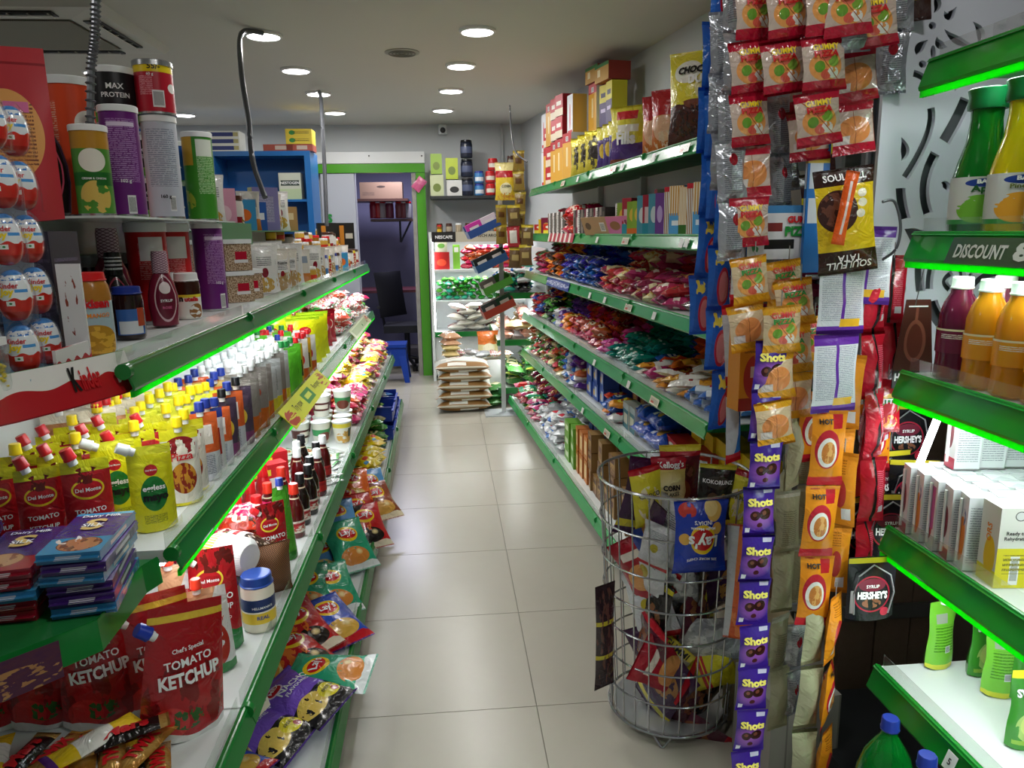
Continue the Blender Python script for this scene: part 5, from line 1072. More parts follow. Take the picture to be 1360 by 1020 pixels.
for i,(Y,d,dz,rz) in enumerate([(3.18,.12,.0,.3),(3.22,.14,.075,.1),(3.36,.12,.0,.2),(3.38,.13,.075,-.2),(3.30,.28,.0,.1),(3.12,.30,.0,.1),(3.12,.30,.075,.3),(3.32,.29,.075,.4)]):
    put(B_star,RS(Y,d,.52,dz),rz=rz+pi/2*0,label='puffy blue biscuit pack with gold oval, '+od(i)+' of eight on right shelf five',group='puffy blue biscuit packs')
for i,(Y,d,dz) in enumerate([(3.50,.1,0),(3.50,.22,0),(3.6,.1,0)]): put(B_teal,RS(Y,d,.52,dz),rz=FR,label='teal and cream box on right shelf five, '+od(i)+' of three',group='teal boxes')
PR(.52,3.66,3.95,['royal','orange','white'],'right shelf five','mixed packs, right shelf five',rows=1,layers=(3,),d0=.09,ty=.075,key_mode='rand')
grid([B_mar,B_org],.52,3.66,4.0,.26,1,1,.13,.1,.13,FR,'maroon or orange box on right shelf five','maroon and orange boxes',s=1.15)
grid(B_blue,.52,4.12,4.5,.13,2,3,.14,.1,.101,FR,'blue biscuit box on right shelf five','blue biscuit boxes')
PR(.52,4.5,4.9,['redgold','purple','white'],'right shelf five middle','purple and red packs, right shelf five',rows=2,layers=(5,7),d0=.09,ty=.075,key_mode='rand')
PR(.52,4.9,6.2,['green','cream','olive','redgold','black','mint'],'right shelf five far part','mixed far packs, right shelf five',rows=2,layers=(5,8),d0=.09,ty=.08,key_mode='rand',jr=.6)
# bottom level
grid([B_gold,B_gold2],.12,2.6,3.9,.1,2,3,.105,.1,.105,FR,'brown and gold biscuit box on the bottom right shelf','brown and gold biscuit boxes',jit=.1,skip=.1,s=1.0)
grid([B_org],.12,3.95,4.15,.1,1,2,.1,.1,.135,FR,'orange box on the bottom right shelf','orange boxes on the bottom right shelf')
grid(B_grn,.12,4.25,4.45,.1,1,3,.14,.1,.082,FR,'green box on the bottom right shelf','green boxes on the bottom right shelf')
grid(B_nav,.12,4.1,4.5,.26,1,2,.11,.1,.161,FR,'navy box on the bottom right shelf','navy boxes on the bottom right shelf')
PR(.12,4.5,5.3,['silver','white','silver'],'bottom right shelf','silver bags on the bottom right shelf',rows=2,layers=(4,6),d0=.11,ty=.1,td=.16,th=.042,jr=.5)
PR(.12,5.3,6.2,['maroon','mint','green','navy','rose'],'bottom right shelf','mixed packs on the bottom right shelf',rows=2,layers=(3,5),d0=.1,ty=.09,key_mode='rand',jr=.5)
put(REDJ,RS(6.1,.08,.12,.0),label='small red-lidded jar at the far corner of the bottom right shelf',s=1.1)
# second level (z 1.47): upright wafer boxes and slim cartons
WB=[rb('wb1','#e6e0cc',[('s',7,.25,.6,'#c89848'),('b',0,.22,'#3c6c2c')],.05,.06,.19,side='#e8e4d8'),rb('wb2','#dcd8d0',[('s',5,.3,.55,'#b07c4c'),('b',.9,1,'#c42030')],.05,.06,.2,side='#dcd8d0'),
 rb('wb3','#5ca8d8',[('b',.45,1,'#e8dcc0'),('s',6,0,.5,'#c8903c'),('b',0,.4,'#58a4d8'),('r',.5,.25,.3,.05,'#e8f0f4')],.07,.06,.2,side='#4c98c8'),rb('wb4','#d8c888',[('s',6,.2,.6,'#9c5c2c'),('r',.5,.5,.3,.06,'#8c1c24')],.05,.05,.18,side='#d0c080'),
 rb('wb5','#a01c34',[('r',.5,.5,.3,.2,'#d8c0c0'),('b',0,.3,'#2c8c9c')],.06,.06,.18,side='#8c1a30'),rb('wb6','#6c3c8c',[('e',.5,.5,.3,.2,'#b8a0d0')],.05,.06,.18,side='#5c347c'),
 rb('wb7','#8cac3c',[('e',.5,.6,.3,.2,'#e8c04c'),('b',0,.2,'#d86c2c')],.07,.05,.16,side='#7c9c34'),rb('wb8','#4c94a8',[('e',.5,.5,.3,.2,'#d0dcdc')],.06,.06,.18,side='#44869a')]
SLIM=[rb('sl1','#3a3430',[('r',.5,.5,.3,.34,'#5a524a')],.03,.08,.15,side='#2a2522'),rb('sl2','#6c1c34',[('r',.5,.5,.3,.2,'#c0a8a8')],.035,.08,.15,side='#5a182c'),rb('sl3','#8c8078',[('r',.5,.5,.3,.2,'#4a443c')],.03,.08,.15,side='#7a7068'),rb('sl4','#e0dcd8',[('t',.5,.5,.3,.4,14,'#34302c')],.035,.08,.15,side='#d0ccc8'),rb('sl5','#d07c9c',[('r',.5,.5,.3,.2,'#f0dce4')],.035,.08,.15,side='#c0708c')]
WN={'wb1':'cream wafer box with green foot','wb2':'white wafer box with brown stripes'}
def standrow(z,Y0,Y1,protos,step,d,label,group,rz=FR,jit=.08,s=1,dz=0,choose=None):
    i=0;Y=Y0
    while Y<Y1:
        p=protos[i%len(protos)] if choose is None else random.choice(protos)
        put(p,RS(Y,d,z,.001+dz),rz=rz+rnd(-jit,jit),s=s,label=label+', '+od(i)+' from the near end',group=group); Y+=step;i+=1
standrow(1.47,2.50,2.86,[WB[2],WB[3],WB[3],WB[0]],.075,.09,'slim upright wafer box nearest on right shelf two','near upright wafer boxes',rz=-1.0)
standrow(1.47,2.88,3.28,[WB[2],WB[1],WB[0]],.085,.09,'upright wafer box with stick picture on right shelf two','stick wafer boxes',rz=-.9)
standrow(1.47,3.3,3.62,[WB[5],WB[7],WB[4],WB[7]],.08,.08,'upright teal, red or violet wafer box on right shelf two','teal and violet wafer boxes',rz=-.9)
standrow(1.47,3.64,3.95,[WB[6],WB[6],WB[4]],.085,.09,'green and orange box on right shelf two','green and orange boxes',rz=-.9)
standrow(1.47,2.52,3.9,WB,.09,.24,'upright wafer box in the rear row of right shelf two','rear wafer boxes',choose=1,s=1.1)
standrow(1.47,3.98,4.18,[SLIM[4],SLIM[3]],.06,.16,'pale slim carton behind the pink display tray','pale slim cartons',rz=-1,s=1.1)
standrow(1.47,4.2,4.9,[SLIM[0],SLIM[2],SLIM[0],SLIM[3],SLIM[1]],.042,.09,'dark slim carton on right shelf two','dark slim cartons',rz=-1.1)
standrow(1.47,3.98,4.9,[SLIM[0],SLIM[1],SLIM[2]],.05,.3,'dark slim carton in the rear row of right shelf two','rear slim cartons',s=1.1)
PR(1.47,4.9,5.15,['candyred'],'right shelf two','red bags, right shelf two',rows=1,layers=(4,),d0=.1,ty=.1,th=.04)
standrow(1.47,5.18,5.7,[SLIM[0],SLIM[3],SLIM[2]],.045,.09,'slim carton beyond the red bags on right shelf two','far slim cartons',rz=-1.1)
standrow(1.47,5.75,6.2,[B_red,B_mar,B_yel],.12,.1,'far box on right shelf two','far boxes on right shelf two',rz=-1,s=.95)
PR(1.47,5.2,6.2,['red','redgold'],'right shelf two back','rear red packs, right shelf two',rows=1,layers=(5,),d0=.28,ty=.1,th=.036)
# kraft and pink display tray leaning at the shelf edge
m_dt=M('display_pink','#c86a9c',[('d',40,-18,'#c86a9c'),('r',.25,.5,.27,.5,'#b08c68'),('k',.42,.45,.05,.24),('e',.12,.5,.06,.2,'#5c4438'),('e',.68,.5,.1,.24,'#8c5c34'),('r',.9,.5,.02,.3,'#7c1c48')],r=.4)
t=tag(bpy.data.objects.new('display_tray',None),'kraft and pink cardboard display tray at the edge of right shelf two','display tray'); COL.objects.link(t); t.location=RS(3.98,.03,1.47,.001); t.rotation_euler=(0,0,-pi/2+.35)
b=MB(); b.box(-.24,-.002,0,.24,.002,.10,m_dt,P_('kraft_edge','#a08058')); o=obj('front_card',b,t); o.rotation_euler=(.35,0,0)
b=MB(); b.box(-.24,.0,0,.24,.09,.004,P_('kraft_edge','#a08058')); obj('base_card',b,t)
for sx in (-.24,.237):
    b=MB(); b.box(sx,.0,0,sx+.003,.09,.07,P_('kraft_edge','#a08058')); obj('end_card',b,t)
# top level (z 1.82): cereal bags and cartons
ZT=1.82
m_ch=foil('choc_flakes','#e4d43c',[('b',0,.44,'#4a2018'),('n',.5,.25,.5,.24,9,.45,'#7c4430'),('w',.42,.03,9,'#4a2018'),('n',.5,.26,.5,.16,12,.5,'#35150f'),('e',.35,.78,.24,.12,'#f0ece0'),('e',.75,.6,.25,.16,'#e8dca0')])
CHB=bag('cereal_bag',m_ch,.24,.34,.09,[T('CHOCOS',0,.27,.15,BLK,off=.005,bold=.05),T('DUO',.02,.235,.09,WHT,off=.005,bold=.05)],lay=False,seed=31,cat='cereal bag',n=9,m=11)
m_ch2=foil('choc_fills','#ddd03c',[('b',0,.18,'#7c3c24'),('w',.42,.05,6,'#4c2c78'),('b',0,.12,'#7a3a24'),('r',.5,.84,.3,.07,'#c8202c'),('r',.55,.62,.3,.06,'#f0ece0')])
CHF=bag('cereal_bag',m_ch2,.16,.23,.06,[T('Fills',0,.105,.09,WHT,off=.004,bold=.05)],lay=False,seed=32,cat='cereal bag')
m_ro=foil('red_orange_bag','#c8702c',[('b',.6,1,'#b81c24'),('e',.4,.4,.3,.2,'#e8b894'),('n',.5,.2,.4,.16,6,.5,'#e8c8a8')])
ROB=bag('snack_bag',m_ro,.15,.23,.06,lay=False,seed=33)
m_or=foil('orange_bag2','#d8a02c',[('e',.5,.5,.34,.2,'#c84c20'),('n',.5,.8,.3,.1,6,.5,'#e8e0a8')]); ORB=bag('snack_bag',m_or,.14,.22,.06,lay=False,seed=34)
m_ye=foil('foil_yellow_bag','#c8b83c',[('n',.5,.5,.4,.4,6,.5,'#55503c'),('e',.5,.5,.28,.16,'#3c3430'),('b',.88,1,'#d8c82c')],m=.3); YEB=bag('snack_bag',m_ye,.16,.2,.06,lay=False,seed=35)
PUR=bag('cereal_pouch',foil('purple_pouch','#3c2468',[('b',.7,1,'#d8cc34'),('e',.5,.45,.3,.16,'#c8a83c')]),.11,.2,.05,lay=False,seed=36)
def PT(p,Y,d,rz,label,dz=.001,**k): return put(p,RS(Y,d,ZT,dz),rz=radians(rz),label=label,**k)
PT(CHB,3.10,.10,-38,'largest chocolate cereal bag at the near end of the top right shelf',s=1.08)
PT(CHB,2.84,.12,-38,'second chocolate cereal bag, half behind the hanging strips')
PT(CHB,3.12,.25,-30,'chocolate cereal bag behind the two nearest on the top right shelf',s=.98)
PT(ROB,3.40,.09,-40,'red and orange bag beside the chocolate cereal',s=1.2); PT(ROB,3.56,.10,-40,'red and orange bag, farther one of the pair',s=1.2); PT(ROB,3.48,.25,-30,'red and orange bag in the rear',s=1.35)
PT(ORB,3.74,.16,-40,'orange snack bag on the top right shelf, near one',s=1.25); PT(ORB,3.88,.22,-40,'orange snack bag on the top right shelf, far one',s=1.2)
PT(CHF,4.0,.09,-38,'yellow and violet filled cereal bag on the top right shelf',s=1.3); PT(CHF,4.12,.24,-30,'yellow and violet cereal bag, the one behind',s=1.25)
for i,Y in enumerate((4.16,4.28,4.40)): PT(PUR,Y,.09,-45,'slim purple and yellow pouch on the top right shelf, '+od(i)+' from near end',s=1.25)
for i,Y in enumerate((4.56,4.74,4.92)): PT(YEB,Y,.09,-40,'crinkled yellow foil bag on the top right shelf, '+od(i)+' from near end',s=1.25)
PB=rb('pbox','#3a2668',[('b',.62,1,'#d8cc30'),('r',.5,.78,.3,.05,'#2a2048'),('r',.5,.45,.3,.04,'#c8bce0')],.1,.1,.28,side='#d8cc30')
CF=rb('cfbox','#e0a83c',[('b',.8,1,'#b81c28'),('r',.5,.5,.1,.2,'#f0dca8'),('k',.5,.88,.14,.05)],.14,.12,.3,side='#d8dce0')
CF2=rb('cfbox2','#c42434',[('b',0,.35,'#e8d8c0'),('r',.5,.6,.3,.1,'#f0e8e0')],.14,.12,.14,side='#a81c2c')
SK=rb('skbox','#e4e6ee',[('e',.5,.5,.1,.3,'#c82434'),('r',.5,.15,.4,.04,'#c82434')],.12,.1,.28,side='#d0a850')
FL=rb('flbox','#c8963c',[('r',.3,.5,.1,.2,'#f0e0b8'),('b',.8,1,'#2c7c3c')],.2,.14,.1,side='#9c3428')
for i,(p,Y,d,dz,l) in enumerate([(PB,4.80,.26,.0,'purple and yellow cereal carton'),(PB,4.94,.26,.0,'purple and yellow cereal carton, second'),(PB,4.80,.26,.285,'purple and yellow cereal carton on top'),(PB,4.94,.26,.285,'second purple and yellow carton on top'),
 (CF,5.12,.25,.0,'golden corn cereal carton, lowest'),(CF,5.12,.25,.305,'golden corn cereal carton, upper'),(SK,5.28,.13,.0,'white cereal carton with red figure, lower'),(SK,5.28,.13,.285,'white cereal carton with red figure, upper'),
 (CF,5.12,.08,.0,'golden cereal carton at the shelf edge'),(CF,5.46,.1,.0,'golden cereal carton at the shelf edge, farther'),(CF2,5.46,.1,.31,'red cereal carton on the golden one'),(CF2,5.46,.1,.455,'red cereal carton, second on the golden one'),(CF2,5.62,.1,.31,'red cereal carton, farther pile, lower'),(CF2,5.62,.1,.455,'red cereal carton, farther pile, upper'),(CF,5.62,.1,.0,'golden cereal carton under the farther reds'),
 (CF2,5.8,.1,.0,'red carton at the far part'),(CF2,5.8,.1,.145,'red carton at the far part, second layer'),(CF,5.8,.1,.29,'golden carton on the far red ones'),(CF,5.98,.12,.0,'far golden carton'),(CF2,5.98,.12,.305,'far red carton, upper'),(SK,6.14,.12,.0,'far white carton'),(SK,6.14,.12,.285,'far white carton, upper')]):
    put(p,RS(Y,d,ZT,dz+.001),rz=radians(-78+rnd(-4,4)),label=l+' on the top right shelf',group='cereal cartons on the top right shelf')
put(FL,RS(4.86,.25,ZT,.572),rz=radians(-78),label='flat golden carton nearest the ceiling on the right',s=1.05); put(FL,RS(5.12,.25,ZT,.612),rz=radians(-78),label='flat golden carton nearest the ceiling, farther one')
# stickers and tags on the price rails
m_st=P_('sticker_white','#dfe3e0')
k=0
for z,Ys in ((1.82,(2.9,3.25,3.7,3.85,4.3,4.6,5.0)),(1.47,(2.75,2.8,3.5,4.0)),(1.17,(3.05,3.4,3.8,4.1)),(.83,(2.95,3.3,3.9)),(.52,(3.6,4.1))):
    for Y in Ys:
        p=RS(Y,-.0295,z,-.024); b=MB(); w=.02 if k%3 else .05; b.box(-w,-.001,-.016,w,.0,.016,m_st if k%3 else m_tagc)
        o=obj('rail_sticker',b,None,p,(-.38*0,0,-pi/2+RA)); o.rotation_euler=(-.30,0,-pi/2+RA); tag(o,'pale sticker on the right rail, '+od(k)+' counting down from the top','sticker','stickers on the right rails'); k+=1
# blue printed strip on the far part of rail three, red one on rail two
def strip(z,Y0,Y1,mat,label,h=.055):
    a=RS(Y0,-.033,z,-.046); c=RS(Y1,-.033,z,-.046); b=MB(); q=[a,c,c+Vector((.013,0,h)),a+Vector((.013,0,h))]
    b.add(q+[v+Vector((.002,0,0)) for v in q],[(0,3,2,1),(4,5,6,7),(0,1,5,4),(2,3,7,6),(0,4,7,3),(1,2,6,5)],mat,[(0,0),(1,0),(1,1),(0,1)]*2,False); return tag(obj('rail_strip',b),label,'strip')
strip(1.17,4.62,5.3,M('strip_blue','#24408c',[('n',.5,.5,.5,.3,12,.5,'#c8d0e0')]),'blue printed strip on the third right rail')
strip(1.47,4.55,5.3,M('strip_red','#a83040',[('s',6,0,.6,'#e0d8d0')]),'red and white chequered strip on the second right rail')
# ================================================================== THE FAR END
YB=7.62
def plain_shelf(t,x0,x1,y0,y1,z,mat=m_shelf,rail=None,led=0):
    b=MB(); b.box(x0,y0,z-.025,x1,y1,z,mat); o=obj('shelf_board',b,t)
    if rail: b=MB(); b.box(x0,y0-.012,z-.045,x1,y0-.001,z+.006,rail); obj('price_rail',b,o)
    if led:
        l=bpy.data.lights.new('shelf_lamp','AREA'); l.shape='RECTANGLE'; l.size=x1-x0-.1; l.size_y=.03; l.energy=led; l.color=(.95,.98,1)
        q=bpy.data.objects.new('shelf_lamp',l); COL.objects.link(q); q.location=((x0+x1)/2,y0+.06,z-.03); q.parent=t
t=tag(bpy.data.objects.new('end_wall_shelving',None),'white shelving against the end wall right of the doorway','shelving'); COL.objects.link(t)
xA,xB=gx0+.05,.80
for z,mm in ((1.846,P_('shelf_dark','#2c2e30')),(1.486,P_('shelf_dark','#2c2e30')),(1.13,m_shelf),(.82,m_shelf),(.50,m_shelf)): plain_shelf(t,xA,xB,YB,YE-.02,z,mm,m_rail if z<.6 else None,led=(5 if z in(1.486,1.13,.82) else 0))
b=MB(); b.box(xA,YE-.018,.0,xB,YE-.002,1.48,m_shelf); obj('back_panel',b,t)
b=MB(); b.box(xA-.03,YB,0,xA-.002,YE-.02,1.50,m_shelf); obj('side_panel',b,t)
b=MB(); b.box(xA,YB+.05,.05,xB,YB+.07,.47,m_shelf); obj('lower_panel',b,t)
b=MB(); b.box(xA,YB-.02,1.40,.72,YB-.005,1.50,M('banner_cream','#b8b09c',[('r',.14,.5,.14,.6,'#1c1a1a')])); S=lambda x,z,off=0:Vector((x,YB-.02-off,z)); b.text(S,'NESCAFE',xA+.12,1.45,.17,WHT,off=.003); b.text(S,'RICH AROMA',xA+.58,1.46,.24,BLK,off=.003); obj('sign_board',b,t)
b=MB(); b.box(xA+.0,YB-.0,.52,xA+.012,YB+.012,1.44,m_led); obj('led_tube',b,t)
m_box=lambda n_,c,L=():rb(n_,c,L,.13,.1,.2)
back=[(590,'eb1','#8cac50',.11,.2,0),(590,'eb2','#c8c89c',.14,.19,0),(601,'eb3','#a8c030',.11,.2,1)]
for i,(x,z,c,w,h) in enumerate([(xA+.07,0,'#b8bf98',.13,.2),(xA+.07,.21,'#8aa848',.11,.19),(xA+.24,0,'#c8c8c4',.15,.15),(xA+.22,.16,'#a8b83c',.12,.2)]):
    p=ctn('end'+str(i),c,[('e',.5,.4,.3,.2,'#6c7c3c' if i!=2 else '#2c2c2c')],w,.1,h); put(p,(x,YB+.1,1.847+z),label=['cream carton','green carton','white carton with dark disc','lime carton'][i]+' on the dark wall shelf beside the green post')
def tubj(nm,c,h,r,lid,L=()): return jar(nm,M('t_'+nm,c,L,r=.3),lit(lid),h=h,r=r,lh=.02)
TB_=[tubj('dark_tub','#1c2030',.17,.06,'black',[('r',.5,.5,.2,.2,'#4c5470')]),tubj('red_tub','#b82828',.115,.05,'red',[('r',.5,.5,.16,.2,'#e0d8c8')]),tubj('blue_tub','#3878b0',.115,.05,'blue',[('r',.5,.4,.16,.2,'#d8dce0')]),tubj('brown_tub','#4a2c24',.12,.042,'brown',[('r',.5,.5,.16,.3,'#a89c88')]),tubj('cream_tub','#c8bca0',.12,.04,'white',[('s',12,0,.6,'#6c4c3c')])]
i=0
for x,z,k in [(.40,0,0),(.40,.18,0),(.40,.36,0),(.53,0,2),(.53,.12,2),(.65,0,1),(.76,0,1),(.65,.12,1),(.76,.12,1),(.68,.24,1),(.88,0,3),(.88,.13,3),(.88,.26,3),(.97,0,3),(1.03,0,4)]:
    xx=xA+x*.92; 
    if xx>xB-.03: continue
    put(TB_[k],(xx,YB+.09,1.847+z),label=['dark tub','red-lidded jar','blue-lidded jar','brown-lidded jar','cream jar'][k]+' on the dark wall shelf, '+od(i)+' counting from the left',group='tubs on the dark wall shelf'); i+=1
for i in range(18):
    p=random.choice([TB_[3],TB_[4],MUST,YCUP]); put(p,(xA+.08+i%9*.095,YB+.06+.09*(i//9),1.487),s=.8,label='small dark jar behind the sign board, '+od(i%9)+' in the '+['front','rear'][i//9]+' row',group='jars behind the sign board')
FS=lambda Y,d,z,dz: Vector((xA+.0+Y, YB+d, z+dz))
# (Y runs along the end wall here)
pile(FS,1.13,.30,.85,['red'],'end wall shelf','red packs on the end wall',rows=1,layers=(6,),d0=.1,ty=.075,th=.036,rz=pi/2,jr=.4)
put(ctn('er1','#a81c1c',[('e',.5,.4,.3,.2,'#d84c30')],.16,.1,.17),(xA+.09,YB+.1,1.131),label='red carton left on the brightly lit end wall shelf')
put(ctn('er2','#7cb83c',[('r',.5,.8,.3,.1,'#d8d8d0')],.07,.07,.24),(xA+.24,YB+.1,1.131),label='lime upright carton on the brightly lit end wall shelf')
put(ctn('er3','#a8a890',[('e',.5,.5,.3,.2,'#5c8c3c')],.12,.08,.12),(xA+.09,YB+.1,1.304),label='grey green carton on top of the red one')
pile(FS,.82,.02,.75,['green','mint','green'],'end wall green shelf','green packs on the end wall',rows=1,layers=(6,),d0=.12,ty=.085,th=.036,rz=0,jr=.3,key_mode='rand')
pile(FS,.50,.12,.78,['flour','flour'],'end wall flour shelf','flour bags on the end wall',rows=1,layers=(5,),d0=.15,ty=.2,th=.055,rz=0,jr=.1)
# side shelving beyond the right-hand run
t=tag(bpy.data.objects.new('side_shelving',None),'low green-edged shelving beyond the far end of the right bays','shelving'); COL.objects.link(t)
for z in (.16,.58,.98): plain_shelf(t,.43,.84,6.38,7.5,z,m_shelf,m_rail,led=(4 if z>.5 else 0))
for z in (.16,.58,.98):
    b=MB(); b.box(.42,6.38,z-.045,.429,7.5,z+.006,m_rail); obj('side_rail',b,t)
b=MB(); b.box(.845,6.36,0,.86,7.5,1.35,m_shelf); obj('back_panel',b,t)
GS=lambda Y,d,z,dz: Vector((.43+d, Y, z+dz))
pile(GS,.98,6.42,7.3,['white','black','mint'],'side shelving','pale packs on the side shelving',rows=2,layers=(4,6),d0=.1,ty=.09,key_mode='rand',jr=.6)
pile(GS,.58,6.42,7.3,['salmon','salmon','tan'],'side shelving','lentil bags on the side shelving',rows=2,layers=(2,4),d0=.1,td=.16,ty=.12,th=.055,rz=0,jr=.2)
put(random.choice(PK['tan']),(.64,6.5,.64),rz=1.5,label='large cream grain bag in front of the lentil bags',s=1.3)
pile(GS,.16,6.45,7.3,['rice','rice','orange'],'side shelving floor','rice bags on the side shelving',rows=2,layers=(3,6),d0=.14,td=.18,ty=.17,th=.05,rz=.1,jr=.2)
for i in range(3): put(PK['rice'][0],(.36+.02*i,6.45+.03*i,.161-.16+.0+.052*i),rz=.3,label='green rice bag lying on the floor before the side shelving, '+['lowest','middle','top'][i])
# flour sacks stacked on the floor
m_sack=M('flour_sack','#b9bab0',[('b',0,.2,'#8c6430'),('b',.0,.05,'#b9b29c'),('r',.4,.11,.17,.045,'#dcdad0'),('b',.88,1,'#8c6430'),('r',.5,.62,.4,.14,'#dcdad0'),('r',.5,.35,.3,.06,'#e8e4d8'),('n',.5,.62,.34,.06,16,.55,'#a02c30')],r=.5,b=.2)
SK_,SP=pillow(.47,.34,.115,m_sack,n=12,m=10,seed=8,cr=.25,seal=.03,fat=True); SK_.lay(); SACK=Proto('flour_sack','sack',SK_)
m_pack=M('pallet_white','#c9cbc8')
for i in range(5):
    put(SACK,(.13+rnd(-.02,.02),6.36+rnd(-.01,.01),.002+i*.082),rz=rnd(-.05,.05),label='brown and white flour sack, '+od(i)+' from the bottom of the stack beside the doorway',group='flour sacks')
for i in range(4): put(PK['tan'][i%2],(.02,6.55+.02*i,.415+i*.045),rz=.1*i,s=1.15,label='brown paper bag on the flour sacks, '+od(i)+' from the bottom')
put(bag('snack_bag',foil('floor_orange','#e07830',[('b',0,.5,'#e8d8a0'),('e',.5,.35,.3,.2,'#f0e8c8')]),.2,.24,.08,lay=False,seed=40),(.36,6.75,.38),rz=.2,label='orange and cream bag standing behind the flour sacks')
bb=MB(); bb.box(.2,6.62,.0,.5,6.9,.375,m_pack); tag(obj('low_crate',bb),'low white crate behind the flour sacks','crate')
for i in range(5): put(random.choice(PK['silver']+PK['sweets']),(.10+.1*i,6.62+.02*(i%2),.39 if i>1 else .41),rz=rnd(0,3),label='crumpled clear bag on the goods behind the sacks, '+od(i)+' from the left',group='clear bags behind the sacks')
# counter display stand with tilted trays
m_sm=P_('stand_metal','#c4c8ca',r=.3,m=.4)
t=tag(bpy.data.objects.new('display_stand',None),'slim pale metal stand with tilted trays at the far end of the aisle','display stand'); COL.objects.link(t); t.location=(.45,6.14,0)
b=MB(); b.box(-.16,-.13,0,.14,.13,.008,m_sm); obj('base_plate',b,t)
b=MB(); b.box(-.018,-.012,.008,.018,.012,1.78,m_sm); obj('pole',b,t)
trs=[(630,300,'#2c4c8c',.26),(640,345,'#2c5080',.26),(648,375,'#4c8c34',.24),(650,405,'#a03c2c',.26)]
goods=[[('carton','#c8389c'),('pack','#d8c8d0')],[('pack','#1c2220'),('pack','#2c2a28')],[('carton','#6c6460')],[('pack','#3c4444'),('carton','#1c4c34')]]
for i,(u,v,c,w) in enumerate(trs):
    p=pY(u+18,v+8,6.1); 
    b=MB(); mt=P_('stand_tray%d'%i,c); b.box(-w/2,-.09,0,w/2,.09,.005,mt); b.box(-w/2,-.095,0,w/2,-.09,.06,mt); b.box(-w/2,.09,0,w/2,.095,.1,mt); b.box(-w/2-.004,-.095,0,-w/2,.095,.06,mt); b.box(w/2,-.095,0,w/2+.004,.095,.08,mt)
    lo=Vector((p.x-.45-.03,p.y-6.14-.02,p.z)); o=obj('tray',b,t,lo,(0,-.42,.1))
    for j,(k,cc) in enumerate(goods[i]):
        q=ctn('st%d%d'%(i,j),cc,[('r',.5,.5,.3,.2,'#e0d8d0')],.13,.05,.1)
        Mx=Matrix.Translation(lo)@Matrix.Rotation(.1,4,'Z')@Matrix.Rotation(-.42,4,'Y'); pp=Mx@Vector((-.06+.13*j,.0+.0*j,.006))+Vector((.45,6.14,0))
        put(q,pp,ry=-.42,rz=.1,label=['magenta sweets carton','pale sweets carton','black pouch box','dark pouch box','open grey carton','open grey carton','grey foil box','dark green carton'][min(i*2+j,7)]+' on the '+od(i)+' tilted tray of the metal stand',group='goods on the metal stand')
# bags and strips hanging at the far end of the right bays
CFB=bag('cereal_bag',foil('corn_hang','#e6c83c',[('b',.6,.78,'#b81c28'),('b',.78,1,'#e8dc98'),('e',.5,.3,.3,.16,'#f4ecc0'),('n',.5,.1,.4,.1,8,.5,'#d89c3c')]),.16,.27,.07,[T('CORN',0,.1,.07,BLK,off=.004)],lay=False,seed=41,cat='cereal bag')
p=pY(672,266,6.0); put(CFB,p,label='yellow cereal bag with red band hanging at the far end of the right bays',s=1.05)
SA_={}
def sac(nm,mat,w,h,t,texts=(),back=None,seed=1,n=5,m=7,cr=.45):
    b,S=pillow(w,h,t,mat,back,n=n,m=m,seed=seed,cr=cr,seal=.07)
    for a in texts: b.text(S,*a[0],**a[1])
    return b.build('sachet')
def chain(me,u,v0,v1,Y,pitch,rz,label,group='hanging sachet strips',jr=.12,cord=.0,sway=.006,flip=None):
    lean = -.11 if 'gummy' in label else (-.03 if 'silver' in label else 0)
    me=me if isinstance(me,list) else [me]
    a=pY(u,v0,Y); c=pY(u,v1,Y); n=max(1,round((a.z-c.z)/pitch))
    t=tag(bpy.data.objects.new('sachet_strip',None),label,'sachet strip',group); COL.objects.link(t); t.location=a
    for i in range(n):
        o=obj('sachet',me[i%len(me)],t,(rnd(-sway,sway),rnd(-sway,sway),-(i+1)*pitch),(rnd(-.06,.06),rnd(-.05,.05)+lean,rz+rnd(-jr,jr)+(pi if flip and (i in flip or flip==-1) else 0)))
    if cord:
        b=MB(); b.tube([(0,0,-.004),(0,0,cord)],.0012,P_('string','#8c8c88'),5); obj('cord',b,t)
    return t
m_yb_=foil('strip_brown','#5c4424',[('r',.5,.5,.3,.14,'#a8945c'),('b',.86,1,'#c8b42c')]); s_yb=sac('yb',m_yb_,.1,.16,.03)
m_yc_=foil('strip_goldf','#8c7430',[('r',.5,.5,.3,.14,'#5c3c1c'),('b',.86,1,'#b8a434')]); s_yc=sac('yc',m_yc_,.09,.15,.03)
m_rdp=foil('strip_redf','#a82c34',[('r',.5,.5,.3,.3,'#d8d4cc')]); s_rd=sac('rd',m_rdp,.1,.16,.03)
chain(s_yc,689,200,330,5.95,.15,-.2,'narrow gold strip hanging far right of the yellow cereal bag','far hanging strips')
chain([s_yb,s_rd],683,272,362,5.9,.16,-.1,'brown and red pack strip hanging under the yellow cereal bag','far hanging strips')
chain(s_yc,665,272,335,6.0,.15,.2,'slim yellow strip hanging beside the stand pole','far hanging strips')
chain(s_yb,699,300,362,5.85,.15,-.4,'brown strip hanging closest to the right bays','far hanging strips')
